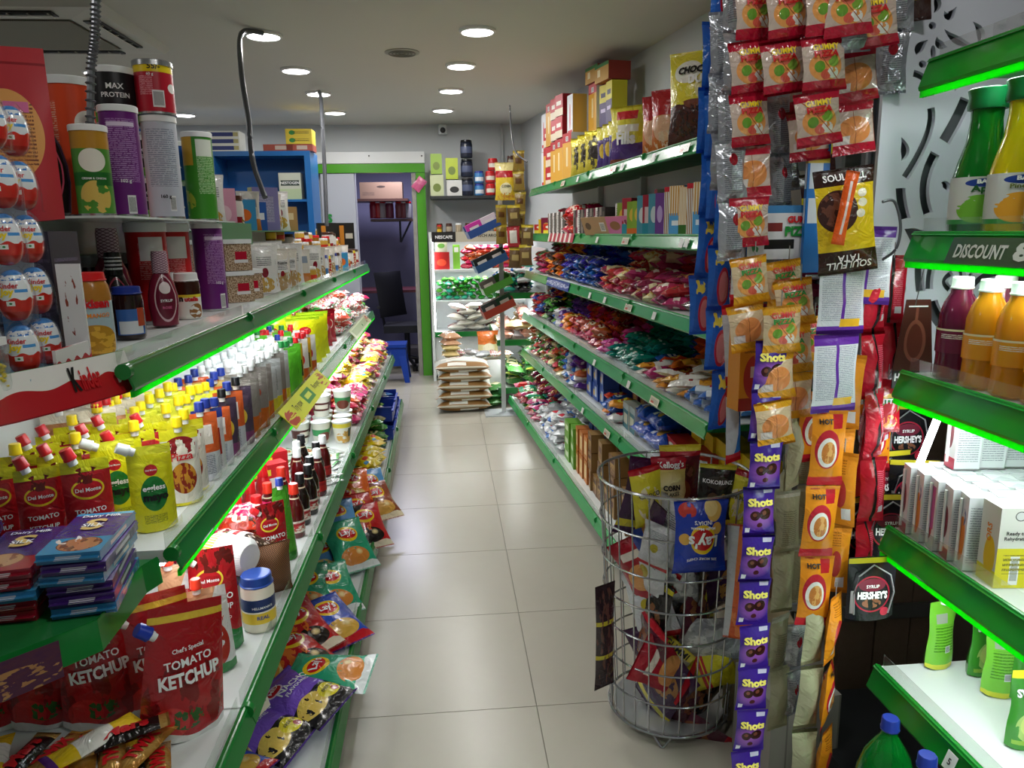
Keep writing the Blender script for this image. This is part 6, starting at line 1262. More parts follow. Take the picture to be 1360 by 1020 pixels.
# storeroom seen through the doorway
yr=9.4
t=tag(bpy.data.objects.new('storeroom_shelf',None),'narrow dark shelf on brackets in the storeroom','shelf'); COL.objects.link(t); p=pY(492,291,yr); t.location=p
b=MB(); b.box(0,0,-.03,pY(548,291,yr).x-p.x,.35,0,P_('shelf_brown','#4a3028')); obj('board',b,t)
b=MB(); b.tube([(.35,.02,-.03),(.35,.02,-.28)],.012,BLK); b.tube([(.35,.02,-.28),(.48,.02,-.03)],.012,BLK); obj('bracket',b,t)
cb=ctn('store_carton','#7c6450',[('e',.5,.72,.1,.07,'#3c3028'),('t',.2,.3,.14,.1,12,'#54443a')],1,.3,.35); p=pY(507,264,yr-.1); q=pY(475,264,yr-.1); w_=(pY(531,264,yr-.1).x-q.x); put(cb,(p.x,yr,p.z),s=(w_,1,(pY(500,243,yr).z-p.z)/.35),label='large brown carton high on the storeroom wall')
sh=MB(); sh.box(q.x-.3,yr-.2,p.z-.03,q.x+w_+.1,yr+.3,p.z-.002,P_('shelf_brown','#4a3028')); tag(obj('high_shelf',sh),'high storeroom board under the brown carton','shelf')
for i,(u,c) in enumerate([(497,'#9c2c3c'),(503,'#b8302c'),(508,'#a89c98'),(518,'#7c3444'),(531,'#8c4a48'),(537,'#984e4c'),(542,'#a8a4a4')]):
    p=pY(u,290,yr+.12); put(tubj('store%d'%i,c,.2,.05,'white' if i%2 else 'red'),p,label='dim bottle on the storeroom shelf, '+od(i)+' from the left',group='bottles in the storeroom')
t=tag(bpy.data.objects.new('desk',None),'dark reddish desk in the storeroom','desk'); COL.objects.link(t); p=pY(500,386,9.0); t.location=(p.x,9.0,0)
b=MB(); b.box(-.3,0,p.z-.03,.75,.6,p.z,P_('desk_top','#5c2c34')); obj('desk_top',b,t)
for dx in (-.27,.7):
    b=MB(); b.box(dx,.04,0,dx+.04,.5,p.z-.03,BLK); obj('leg',b,t)
m_ch_=P_('chair_black','#15151a',r=.5)
t=tag(bpy.data.objects.new('office_chair',None),'black office chair behind the blue stool','chair'); COL.objects.link(t); p=pY(536,470,8.5); t.location=(p.x+.05,8.5,0)
b=MB(); b.box(-.24,-.22,.42,.24,.22,.5,m_ch_); obj('seat',b,t)
bk,_=pillow(.44,.5,.06,m_ch_,n=8,m=8,seed=1,cr=.1,seal=0); o=obj('backrest',bk,t,(-.14,.05,.58),(-.15,0,.9))
b=MB(); b.lathe([(.03,.1),(.03,.42)],m_ch_,12); obj('column',b,t)
for k in range(5):
    a=k*2*pi/5; b=MB(); b.tube([(0,0,.12),(.28*cos(a),.28*sin(a),.06)],.02,m_ch_); b.lathe([(.03,0),(.03,.05)],BLK,10,cx=.28*cos(a),cy=.28*sin(a)); obj('leg',b,t)
for sx in (-1,1):
    b=MB(); b.tube([(sx*.25,.1,.46),(sx*.29,.1,.68),(sx*.29,-.16,.7)],.018,m_ch_); obj('armrest',b,t)
m_bs=P_('stool_blue','#0c3a9c',r=.4)
t=tag(bpy.data.objects.new('plastic_stool',None),'blue plastic stool standing in the doorway','stool'); COL.objects.link(t); p=pY(523,491,7.75); t.location=(p.x,7.75,0)
b=MB(); b.box(-.145,-.145,.36,.145,.145,.39,m_bs); b.box(-.13,-.13,.33,.13,.13,.36,m_bs); obj('seat',b,t)
for sx in (-1,1):
    for sy in (-1,1):
        b=MB(); V=[(sx*.13,sy*.13),(sx*.05,sy*.13),(sx*.13,sy*.05)]; Wv=[(sx*.17,sy*.17),(sx*.12,sy*.17),(sx*.17,sy*.12)]
        b.add([(x,y,.34) for x,y in V]+[(x,y,0) for x,y in Wv],[(0,1,2),(5,4,3),(0,3,4,1),(1,4,5,2),(2,5,3,0)],m_bs,None,False); obj('leg',b,t)
for a in range(4):
    b=MB(); b.box(-.135,-.138,.17,.135,-.13,.34,m_bs); obj('side_panel',b,t,(0,0,0),(0,0,a*pi/2))
l=bpy.data.lights.new('store_lamp','AREA'); l.size=.4; l.energy=34; l.color=(.75,.75,1); o=bpy.data.objects.new('store_lamp',l); COL.objects.link(o); o.location=(-.5,9.0,2.4)
b=MB(); bg,_=pillow(.1,.14,.02,foil('pinkp','#d0608c'),seed=3); p=pY(551,252,yl-.06); tag(obj('pink_packet',bg,None,p,(0,.7,0)),'small pink packet stuck high on the right door jamb','packet')
# blue cabinet on the left
t=tag(bpy.data.objects.new('blue_cabinet',None),'open blue cabinet far left under the small stacked boxes','cabinet'); COL.objects.link(t); m_bc=P_('cabinet_blue','#1c62a4',r=.35)
Yc=6.9; c0=pY(276,206,Yc); c1=pY(411,200,Yc); t.location=(c0.x,Yc,0); wc=c1.x-c0.x; hc=c1.z
b=MB(); b.box(0,0,hc-.04,wc,.4,hc,m_bc); obj('top_board',b,t)
for x in (0,wc-.05): b=MB(); b.box(x,0,0,x+.05,.4,hc-.04,m_bc); obj('side_board',b,t)
b=MB(); b.box(.05,.38,0,wc-.05,.4,hc-.04,m_bc); obj('back_board',b,t)
for z in (1.0,1.4,1.78): b=MB(); b.box(.05,.01,z,wc-.05,.38,z+.02,m_bc); obj('shelf_board',b,t)
b=MB(); b.add([(.05,-.006,hc-.04),(wc-.05,-.006,hc-.04),(wc-.05,-.006,hc-.13),(.35,-.006,hc-.36),(.05,-.006,hc-.1)],[(4,3,2,1,0)],m_bc,None,False); b.add([(.05,.0,hc-.04),(wc-.05,.0,hc-.04),(wc-.05,.0,hc-.13),(.35,.0,hc-.36),(.05,.0,hc-.1)],[(0,1,2,3,4)],m_bc,None,False); 
NB_=ctn('cab_carton','#c8ccbc',[('b',.0,.4,'#b8c8a0'),('r',.5,.62,.42,.1,'#2c3c34')],.2,.15,.24,[T('NESTOGEN',0,.15,.17,WHT)])
put(NB_,(c0.x+wc-.2,Yc+.15,1.801),label='pale carton with dark lettering inside the blue cabinet',s=.95)
NB2=ctn('flat_navy','#dfe0d8',[('r',.42,.5,.38,.3,'#1c2c74'),('r',.88,.5,.08,.3,'#b0a870')],.26,.2,.055); NB3=ctn('flat_yel','#d0b83c',[('e',.25,.5,.12,.3,'#2c7c3c'),('t',.6,.5,.3,.2,4,'#5c4c1c')],.22,.2,.062); NB4=ctn('flat_red','#9c4a3c',[('r',.6,.5,.2,.3,'#b8a89c')],.25,.2,.055)
for i in range(3): put(NB2,(pY(302,200,Yc+.1).x,Yc+.12,hc+.001+i*.056),label='flat navy and white box on the blue cabinet, '+['lowest','middle','top'][i])
for i in range(2): put(NB3,(pY(400,200,Yc+.1).x,Yc+.12,hc+.058+i*.063),label='flat yellow box on the blue cabinet, '+['lower','upper'][i])
put(NB4,(pY(400,200,Yc+.1).x,Yc+.12,hc+.001),label='flat red box under the two yellow ones',s=(.9,1,1)); put(NB4,(pY(372,200,Yc+.1).x,Yc+.12,hc+.001),label='flat red box on the blue cabinet left of the yellow ones')
put(ctn('flat_blue','#4c8cc8',[],.1,.1,.07),(pY(284,200,Yc+.1).x,Yc+.12,hc+.001),label='small light blue box at the left end of the cabinet top')

# ================================================================== WIRE BASKET
m_w=P_('wire_steel','#b4b6b8',r=.22,m=.85)
t=tag(bpy.data.objects.new('wire_basket',None),'tall round wire basket full of snack bags on the floor','basket'); COL.objects.link(t); t.location=(.655,2.08,0)
BH=.79; rad=lambda z:.178+.042*(z/BH)
for i in range(26):
    a=i*2*pi/26; b=MB(); b.tube([(rad(z)*cos(a),rad(z)*sin(a),z) for z in (.045,.3,.55,BH)],.0024,m_w,6); obj('wire',b,t)
for i,z in enumerate([.045,.145,.245,.345,.445,.545,.665,BH]):
    b=MB(); r=rad(z)+.0045; b.tube([(r*cos(k*pi/24),r*sin(k*pi/24),z) for k in range(48)],.0045 if z in(BH,.045) else .003,m_w,6,True); obj('rim' if z==BH else 'ring',b,t)
b=MB(); b.lathe([(.17,.04),(.17,.046)],P_('basket_base','#9ea0a0',r=.3,m=.4),32); obj('base_plate',b,t)
for a in (-1.95,-.4,1.2,2.8):
    b=MB(); c_,s_=cos(a),sin(a); b.tube([(.178*c_-.03*s_,.178*s_+.03*c_,.045),(.178*c_-.004*s_,.178*s_+.004*c_,.004),(.178*c_+.004*s_,.178*s_-.004*c_,.004),(.178*c_+.03*s_,.178*s_-.03*c_,.045)],.004,m_w,6); obj('leg',b,t)
BX0,BY0=.655,2.08
def sb(nm,base,L,w,h,t,texts=(),**k): return bag('snack_bag',foil('bk_'+nm,base,L,**k),w,h,t,texts,lay=False,seed=len(nm)*3,n=8,m=10,cr=.55)
m_bl=foil('crisp_blue_big','#1638a8',[('e',.28,.14,.15,.13,'#e2b860'),('e',.34,.1,.13,.1,'#f0d490'),('e',.22,.36,.1,.08,'#dca850'),('e',.84,.5,.1,.08,'#e0ac50'),('e',.5,.5,.24,.2,'#f0c820'),('e',.5,.5,.21,.145,'#c8161e'),('n',.78,.12,.16,.1,6,.45,'#c8382c'),('r',.5,.93,.5,.002,'#3c58b8')])
BBL=bag('crisp_bag',m_bl,.15,.205,.05,[T("Lay's",0,.103,.085,WHT,off=.004,bold=.03),T('INDIA\'S',0,.055,.05,WHT,off=.003),T('Magic Masala',0,.07,.07,WHT,off=.003,h=.01),T('20% MORE CHIPS',0,.155,.085,WHT,off=.004,arc=-.3)],lay=False,seed=50,n=9,m=11)
SBG=[sb('silver','#a8acb0',[('n',.5,.5,.5,.5,5,.5,'#d0d4d6')],.17,.22,.07,m=.4),sb('white','#d0d2d6',[('b',0,.08,'#c02028'),('e',.5,.5,.13,.1,'#b8a82c'),('t',.5,.75,.3,.1,40,'#6c7074')],.16,.22,.06),
 sb('dkpurp','#3a1c40',[('b',.1,.2,'#c8b82c'),('n',.5,.6,.36,.2,7,.45,'#a8743c')],.16,.23,.05),sb('blk','#1a1618',[('n',.5,.35,.4,.25,6,.5,'#8c5c3c'),('b',.88,.95,'#c8c030')],.15,.21,.05),sb('yl','#c8b820',[('d',.8,.0,'#d0c428'),('b',.45,.5,'#b01c24'),('b',.52,.56,'#b01c24')],.15,.2,.06),
 sb('red','#a8182c',[('e',.5,.4,.36,.2,'#e09c5c'),('r',.5,.75,.3,.06,'#f0e4d8')],.15,.21,.05),sb('mar','#54142c',[('n',.5,.5,.4,.3,7,.5,'#8c5434'),('b',.9,1,'#c01c2c')],.16,.22,.05),sb('bluer','#1c3ca0',[('e',.5,.3,.3,.2,'#e0a84c'),('b',.85,1,'#d8dce0')],.15,.21,.05),
 sb('gum','#b8b094',[('b',.8,1,'#d8c83c'),('b',0,.2,'#d8c83c'),('n',.5,.5,.4,.2,8,.45,'#d85c3c'),('n',.5,.5,.4,.2,9,.55,'#5cac3c')],.12,.15,.03,[T('GUMMI',0,.132,.09,BLK),T('BEARS',0,.018,.09,BLK)])]
BN=['silver foil bag','white bag with gold seal','dark purple muesli bag','black bag with snack picture','yellow bag with red stripes','red snack bag','maroon cereal bag','blue snack bag','clear gummy sweets bag']
CHO=bag('cereal_bag',foil('bk_chocos','#5c1428',[('b',.92,1,'#d8c83c'),('b',.86,.92,'#a81828'),('e',.5,.66,.36,.12,'#4a2018'),('n',.5,.66,.34,.11,10,.5,'#7c4838'),('e',.5,.4,.28,.16,'#7c3c24'),('b',0,.2,'#c8a42c')]),.115,.21,.05,[T('CHOCOS',0,.06,.085,WHT,off=.004)],lay=False,seed=51,cat='cereal bag')
CFL=bag('cereal_bag',foil('bk_corn','#dcc46c',[('b',.8,1,'#b0142c'),('g',.5,.4,.5,.4,'#f4e8b8')]),.115,.19,.045,[T("Kellogg's",0,.165,.08,WHT,off=.003),T('CORN',0,.1,.055,BLK,off=.004,bold=.05),T('FLAKES',0,.082,.05,BLK,off=.004)],lay=False,seed=52,cat='cereal bag')
KOK=bag('biscuit_bag',foil('bk_koko','#1c1814',[('b',.93,1,'#c8c030'),('e',.5,.72,.34,.1,'#3c3830'),('e',.4,.4,.18,.16,'#54402c'),('e',.7,.35,.14,.2,'#a8803c'),('b',0,.08,'#c8a82c')]),.095,.16,.04,[T('KOKORUNZ',0,.118,.08,WHT,off=.003)],lay=False,seed=53,cat='biscuit bag')
CHY=bag('cereal_bag',foil('bk_choy','#dccf34',[('n',.5,.4,.4,.3,4,.5,'#e8dcb8'),('b',.9,1,'#b81c28')]),.1,.18,.04,[T('CHOCO',0,.1,.07,BLK,off=.004)],lay=False,seed=54,cat='cereal bag')
BP=[]
def inb(p,a,r,z,ry,label,rx=0,s=1,rz=None):
    x=BX0+r*cos(a); y=BY0+r*sin(a); put(p,(x,y,z),rz=(a+pi/2 if rz is None else rz),rx=rx,ry=ry,s=s,label=label)
A_=lambda d:radians(d-90-12)
# lower and middle layers pressed against the front wires (angles in degrees from the camera side)
lay_=[(.05,[(-50,2,.5),(-15,6,2.1),(20,3,.8),(55,6,-.6),(100,2,.3),(180,3,.2)]),(.17,[(-60,6,.3),(-30,8,.5),(5,4,1.2),(35,5,-1.0),(70,3,.4),(140,2,0)]),(.30,[(-55,3,.2),(-25,1,-.4),(10,0,1.5),(45,6,.2),(80,2,.3),(170,4,0)]),
 (.42,[(-60,1,.3),(-30,5,-.6),(5,0,.2),(40,2,1.4),(75,3,-.2),(190,3,0)]),(.53,[(-60,2,.2),(-35,1,.4),(-5,7,-.5),(40,0,.3),(70,6,-.3),(120,5,0)])]
k=0
for z in (.05,.15,.25,.35,.45,.54):
    for a in (0,72,144,216,288):
        pi_=random.randrange(9); put(SBG[pi_],(BX0+.055*cos(radians(a+z*200)),BY0+.055*sin(radians(a+z*200)),z),rz=radians(a+z*200)+pi/2,ry=rnd(-.5,.5),s=.8,label=BN[pi_]+' deep inside the wire basket, '+od(k)+' counted from the bottom'); k+=1
k=0
for z,L_ in lay_:
    for a,pi_,ry in L_:
        p=SBG[pi_]; inb(p,A_(a),.085,z,ry,BN[pi_]+' in the wire basket, '+od(k)+' counted upwards from the bottom',rx=rnd(-.15,.15),s=rnd(.85,1.0)); k+=1
inb(SBG[2],A_(-62),.13,.62,.25,'dark purple muesli bag leaning in the left of the basket top',s=1.0,rz=.35)
inb(CHY,A_(-40),.11,.66,-.15,'yellow cereal bag tucked between muesli and corn flakes',rz=.2)
inb(CFL,A_(-18),.06,.67,.0,'corn flakes bag with crimson header in the basket top',rz=.05)
inb(CHO,A_(20),.03,.66,.0,'tall crimson chocolate cereal bag in the basket top',s=1.08,rz=-.05)
inb(KOK,A_(50),.13,.67,.08,'black biscuit bag with white arched lettering in the basket top',s=1.1,rz=-.15)
inb(CHY,A_(65),.16,.66,.3,'yellow cereal bag at the right rim of the basket',s=.95,rz=-.2)
inb(SBG[7],A_(-15),.10,.60,1.3,'blue snack bag lying below the corn flakes',s=.8)
inb(SBG[0],A_(110),.09,.62,.2,'silver foil bag at the back rim of the basket',s=.9)
inb(SBG[5],A_(150),.1,.62,.2,'red snack bag at the back rim of the basket',s=.9)
inb(SBG[1],A_(-28),.15,.55,.2,'white bag with gold seal behind the front wires',s=.62)
p=pY(927,757,1.845); put(BBL,(p.x,1.838,p.z+.202),ry=pi,rz=0.02,label='blue crisp bag hanging upside down on the front of the wire basket')
p=pY(890,765,1.85)
m_os=foil('orange_silver','#d8581c',[('n',.5,.5,.5,.5,4,.52,'#e8803c'),('d',6,-.9,'#c2c4c8')]); OS=bag('snack_bag',m_os,.1,.34,.03,lay=False,seed=60,m=12)
put(OS,pY(975,850,1.86)+Vector((.02,0,0)),rz=-.4,label='long orange and silver bag hanging on the right of the basket')
m_ds=foil('dark_strip','#2c1a20',[('b',.62,.66,'#b8a82c'),('b',.3,.34,'#b8a82c'),('n',.5,.5,.5,.5,6,.55,'#5c3c34')])
put(bag('snack_bag',m_ds,.075,.33,.025,lay=False,seed=61,m=12),pY(808,912,1.98)+Vector((-.012,.0,0)),rz=.5,label='long dark brown bag hanging on the left outside of the basket')
# cartons and bags on the floor behind the strips
cb2=ctn('floor_carton','#a89878',[('t',.5,.4,.3,.06,3,'#3c3428')],.2,.25,.34,[]); put(cb2,(.93,2.12,.001),rz=-.2,label='pale carton standing on the floor right of the basket')
CL_=ctn('grey_case','#8c8880',[('s',4,0,.9,'#6c6862')],.2,.2,.28); put(CL_,(.90,1.80,.001),rz=.1,label='grey shrink-wrapped case on the floor behind the hanging strips')
put(ctn('brown_case','#6c4c34',[],.3,.2,.1),(.98,2.0+.2,.345),label='brown carton on top of the pale one',s=.7)

# ================================================================== HANGING DISPLAY
m_rod=P_('rod_chrome','#a8aaac',r=.2,m=.9)
t=tag(bpy.data.objects.new('hanging_rack',None),'chrome hanging rack for the sachet strips','rack'); COL.objects.link(t)
for x,y in ((.66,1.75),(1.03,1.75)):
    b=MB(); b.tube([(x,y,1.0 if x>1 else 1.55),(x,y,H)],.008,m_rod,8); obj('post',b,t)
for z in (2.12,1.75,1.38,1.05):
    b=MB(); b.tube([(.66 if z>1.5 else .86,1.75,z),(1.05,1.75,z)],.006,m_rod,8); obj('rail',b,t)
def giz(nm,band,back=False):
    L=[('e',.5,.46,.38,.26,'#dc8c50'),('s',2.0,0,.97,'#8c4a2c')] if back else [('e',.5,.45,.4,.27,'#e89c54'),('e',.33,.44,.13,.1,'#6c9c34'),('e',.68,.52,.13,.1,'#7ca43c'),('e',.5,.3,.14,.09,'#d85848'),('e',.48,.62,.16,.09,'#e0705c'),('n',.66,.32,.14,.1,8,.45,'#e8e6e0'),('s',1.0,1.0,.97,'#a85c34')]
    L+= [('b',.83,1,band),('b',0,.2,band)]
    if back: L+=[('r',.22,.28,.14,.08,'#d8ccc8')]
    return foil(nm,'#c9b4a8' if band!='#d8981c' else '#d0b896',L,b=.9,coat=.8,r=.12)
tx=[T('GUMMY',0,.082,.055,YEL,off=.003,h=.012),T('PIZZA',0,.069,.055,RED,off=.003,h=.012,bold=.04)]
txy=[T('GUMMY',0,.082,.055,RED,off=.003,h=.012),T('PIZZA',0,.069,.05,GRN,off=.003,h=.011,bold=.04)]
gR=sac('gR',giz('gum_red','#b01430'),.092,.104,.026,tx); gRb=sac('gRb',giz('gum_redb','#b01430',True),.092,.104,.026,seed=4)
gY=sac('gY',giz('gum_yel','#d8981c'),.085,.1,.024,txy,seed=2); gYb=sac('gYb',giz('gum_yelb','#d8981c',True),.085,.1,.024,seed=5)
m_sv=foil('strip_silver','#b4b8c0',[('t',.5,.5,.3,.36,30,'#7c8088'),('e',.5,.68,.16,.1,'#b01c30'),('b',.9,1,'#c8ccd2')],m=.5,b=.7,bs=34); sS=sac('sS',m_sv,.066,.128,.04,seed=6,cr=1.0)
m_bc2=foil('strip_bluered','#1c58b4',[('e',.62,.35,.3,.3,'#b82434'),('e',.62,.35,.22,.24,'#d07878'),('n',.4,.8,.3,.12,6,.5,'#e8d048'),('d',5,-.6,'#2468c8')],b=.5); sB=sac('sB',m_bc2,.062,.15,.03,seed=7,cr=.6)
m_bs2=foil('strip_bluesilver','#2c74c0',[('d',5,-2.2,'#c8ccd2'),('b',.0,.12,'#c02434'),('b',.88,1,'#c02434')],b=.5); sBS=sac('sBS',m_bs2,.05,.19,.03,seed=8)
m_wp=foil('strip_whitepurple','#c4c6ce',[('t',.26,.5,.2,.34,44,'#8c909c'),('t',.74,.5,.2,.34,44,'#8c909c'),('r',.5,.5,.035,.5,'#5c2c94'),('b',.86,1,'#5c2c94'),('b',0,.1,'#5c2c94'),('r',.68,.14,.22,.05,'#d8a82c')],b=.3); sWP=sac('sWP',m_wp,.105,.165,.02,seed=9)
m_sh=foil('strip_shots','#3c208c',[('g',.5,.4,.55,.32,'#a05cc0'),('e',.34,.42,.16,.1,'#3a1418'),('e',.66,.45,.2,.12,'#3a1418'),('e',.32,.44,.06,.04,'#7c4838'),('e',.63,.47,.07,.05,'#7c4838'),('e',.5,.22,.09,.05,'#54202c'),('r',.76,.9,.14,.04,'#c8c4dc'),('r',.14,.12,.07,.05,'#d8d8e0')],b=.35)
sSH=sac('sSH',m_sh,.074,.112,.02,[T('Shots',0,.078,.06,P_('shots_yellow','#f4e470'),off=.003,bold=.05,h=.018)],seed=10)
m_oa=foil('strip_orange','#e08c1c',[('b',.0,.12,'#b8202c'),('e',.45,.5,.36,.26,'#b82434'),('e',.45,.46,.28,.2,'#ecebe6'),('e',.47,.46,.2,.15,'#c07838'),('n',.47,.46,.2,.15,7,.5,'#e0a860'),('r',.72,.87,.14,.1,'#b8202c')],b=.35); sOA=sac('sOA',m_oa,.075,.165,.028,[T('HOT',-.01,.143,.03,BLK,off=.003,bold=.05)],seed=11)
m_ob=foil('strip_orangeb','#dd8a20',[('e',.5,.45,.2,.2,'#b83430'),('r',.7,.16,.16,.08,'#dcd8d8'),('t',.4,.8,.24,.1,30,'#9c5c14')],b=.35); sOB=sac('sOB',m_ob,.06,.165,.028,seed=12)
m_cr=foil('strip_cream','#b4b48c',[('e',.4,.5,.2,.26,'#3c8cb8'),('n',.5,.5,.5,.5,4,.55,'#d0d0b0'),('t',.75,.5,.14,.3,30,'#7c7c5c'),('d',4,-3.2,'#a8a888')],b=.5); sCR=sac('sCR',m_cr,.06,.165,.034,seed=13,cr=.7)
m_gc=foil('strip_greycream','#9c9a7c',[('t',.5,.4,.3,.3,30,'#74745c'),('b',.9,1,'#b8b8a8')],b=.5); sGC=sac('sGC',m_gc,.062,.15,.034,seed=14,cr=.7)
m_sk=foil('strip_redseam','#a81426',[('r',.5,.5,.06,.5,'#1c1214'),('t',.75,.5,.15,.3,34,'#d8647c'),('g',.2,.4,.3,.3,'#c8283c'),('r',.8,.2,.12,.05,'#c8c8cc')],b=.5); sSK=sac('sSK',m_sk,.06,.15,.034,seed=15,cr=.7)
m_sk2=foil('strip_redrainbow','#a01420',[('e',.6,.5,.4,.2,'#d8a83c'),('e',.6,.46,.36,.17,'#3c8c4c'),('e',.6,.42,.3,.14,'#a01420'),('n',.6,.2,.3,.12,6,.5,'#e0802c')],b=.4); sSK2=sac('sSK2',m_sk2,.075,.13,.028,[T('SKITTLES',0,.075,.06,WHT,off=.003,bold=.04)],seed=16)
m_pu=foil('strip_violet','#40208c',[('r',.5,.5,.3,.1,'#7c58b8'),('b',0,.1,'#c8b43c')],b=.4); sPU=sac('sPU',m_pu,.07,.11,.024,seed=17)
m_ynw=foil('strip_yellowbrown','#3c201c',[('b',.3,.6,'#d8c02c'),('e',.5,.45,.2,.1,'#3c201c')],b=.4); sYB=sac('sYB',m_ynw,.08,.13,.026,seed=18)
ch=[ # mesh,u,v0,v1,Y,pitch,rz,label
 (sB,948,30,425,1.86,.148,.2,'blue and red candy strip, outermost on the left of the display',.3),
 (sB,964,-60,330,1.82,.148,-.1,'blue and red candy strip, second from the left',.3),
 (sB,962,240,600,1.75,.148,.25,'blue and red candy strip hanging lowest on the left',.3),
 (sBS,985,290,600,1.68,.19,.3,'blue and silver stick strip beside the gummy pizza packs',.15),
 (sS,965,20,250,1.70,.122,.3,'crinkled silver strip at the upper left of the display',.4),(sS,985,-40,215,1.66,.122,-.2,'crinkled silver strip, second from the left',.4),(sS,977,190,345,1.60,.122,.1,'short silver strip with red dots below the others',.4),
 (sS,1043,130,350,1.66,.122,.2,'silver strip between two gummy pizza columns',.5),(sS,1140,-20,105,1.52,.122,-.3,'silver strip in front of the upper gummy pizza packs',.4),(sS,1060,30,280,1.75,.122,-.2,'silver strip deep behind the gummy pizza packs',.4),(sS,1195,-40,90,1.62,.122,-.3,'silver strip at the right edge of the display top',.4),
 ([gR,gR,gR,gR,gRb],1012,-95,300,1.60,.104,.12,'red-banded gummy pizza strip, leftmost long one',.1),
 ([gR],1056,-100,118,1.56,.104,.02,'red-banded gummy pizza strip, second from the left',.1),
 ([gR],1102,-30,190,1.52,.104,-.05,'red-banded gummy pizza strip in the middle of the top',.1),
 ([gRb],1083,75,212,1.60,.104,.0,'red-banded gummy pizza strip seen from behind, left one',.1),([gRb],1150,-10,212,1.57,.104,-.1,'red-banded gummy pizza strip seen from behind, right one',.1),
 ([gR],1138,-110,28,1.5,.104,-.1,'red-banded gummy pizza strip at the very top',.1),([gR],1172,-90,62,1.52,.104,-.15,'red-banded gummy pizza strip at the right top',.1),
 ([sPU],1195,-90,150,1.66,.11,-.3,'violet pouch strip at the right edge of the display',.2),([sYB],1215,-60,40,1.62,.13,-.3,'brown and yellow strip at the right edge of the display top',.2),
 ([sYB],1095,150,300,1.72,.13,.1,'brown and yellow strip behind the gummy pizza packs',.2),
 ([gY,gYb],1003,340,440+12,1.55,.1,.15,'yellow-banded gummy pizza strip, leftmost',.1),([gY],1048,345,410,1.60,.1,.0,'short yellow-banded gummy pizza strip behind',.1),
 ([gY,gY,gYb],1064,370,560,1.53,.1,-.05,'yellow-banded gummy pizza strip in the middle',.1),([gY,gYb,gYb],1038,405,585,1.50,.1,.05,'yellow-banded gummy pizza strip hanging lowest',.1),([gY],1082,420,480,1.6,.1,-.1,'yellow-banded gummy pizza pack behind the white strip',.1),
 ([sWP],1122,335,555,1.47,.165,.1,'white and purple pack strip with small print',.06),([sWP],1150,300,430,1.56,.165,-.3,'white and purple pack strip behind the front one',.06),
 ([sSH],1021,455,1080,1.50,.107,.05,'long purple strip of round chocolate sachets',.05),
 ([sOA],1100,545,790,1.47,.165,-.05,'orange strip with bowl pictures, upper one',.08),([sOB],1122,600,790,1.50,.165,-.6,'orange strip seen from behind beside the bowls',.3),([sOB,sOA],1110,790,1060,1.47,.165,.7,'orange strip hanging down to the floor',.35),([sOA],1080,520,610,1.58,.165,.2,'orange strip behind, left of the bowls',.1),
 ([sOB],1130,470,620,1.54,.165,-.5,'orange strip under the white and purple packs',.2),
 ([sCR,sGC],1055,560,930,1.58,.155,.15,'cream and grey strip beside the purple sachets',.5),([sCR],1082,790,1080,1.49,.165,.3,'cream strip with blue ovals hanging lowest',.35),([sGC],1075,560,800,1.62,.15,-.1,'grey cream strip deep between purple and orange strips',.5),
 ([sCR],1040,620,760,1.64,.16,.8,'cream strip half hidden behind the purple sachets',.4),([sS],1055,830,925,1.6,.122,.4,'silver pack hanging low behind the cream strip',.3),
 ([sSK],1172,350,690,1.56,.148,.4,'red strip with black seam, left one',.35),([sSK],1188,340,560,1.60,.148,-.3,'red strip with black seam, right one',.4),([sSK],1158,430,650,1.62,.148,.9,'red strip with black seam, hidden one',.4),([sSK],1165,520,735,1.52,.148,.2,'red strip with black seam, lowest one',.3),
 ([sSK2],1180,500,590,1.58,.13,-.2,'red strip with rainbow bows',.15),([sOA],1165,560,612,1.62,.12,-.2,'orange pack hanging under the red strips',.1)]
for me,u,v0,v1,Y,pt,rz,lb,jr in ch: chain(me,u,v0,v1,Y,pt,rz,lb,jr=jr,cord=.03)
# cardboard header
b=MB(); a=pY(992,345,1.62); c=pY(1075,345,1.62); w=c.x-a.x; S=lambda x,z,off=0:Vector((x,-off,z))
b.box(-w/2,0,0,w/2,.003,.115,M('header_card','#d4d6da',[('b',.86,1,'#3c7cb0'),('r',.5,.28,.24,.09,'#101214'),('n',.12,.5,.08,.4,5,.5,'#2c7c3c'),('r',.42,.6,.12,.08,'#7c2c2c')]),P_('card_edge','#c8c8c4'))
b.text(S,'GUMMY',.05,.085,.07,RED,off=.003,bold=.05); b.text(S,'PIZZA',.048,.060,.075,GRN,off=.003,bold=.05)
tag(obj('header_card',b,None,((a.x+c.x)/2,1.62,a.z),(0,0,.03)),'white cardboard header with red and green lettering below the silver strips','card')
b=MB(); b.box(-.024,0,0,.024,.012,.33,M('blue_card','#1c68b0',[('r',.4,.62,.3,.08,'#c8d0d8'),('r',.4,.4,.3,.08,'#c8d0d8'),('b',.7,.75,'#c8a82c')])); p=pY(1079,362,1.60); tag(obj('blue_carton',b,None,p),'tall slim blue carton beside the cardboard header','box')
m_ts=foil('soul_yellow','#d8b81c',[('b',.0,.22,'#30160f'),('b',.84,1,'#30160f'),('e',.35,.6,.34,.2,'#3c201c'),('n',.3,.62,.26,.16,7,.5,'#6c4030'),('e',.78,.75,.08,.04,'#e4dcc8'),('e',.78,.66,.08,.04,'#e4dcc8'),('e',.74,.56,.08,.04,'#e4dcc8')])
b_,S=pillow(.125,.215,.03,m_ts,seed=70,n=8,m=10,cr=.3); b_.text(S,'TATA',0,.031,.05,WHT,off=.003,rot=pi); b_.text(S,'SOULFULL',0,.017,.095,WHT,off=.003,rot=pi,h=.015); b_.text(S,'SOULFULL',0,.197,.09,WHT,off=.003)
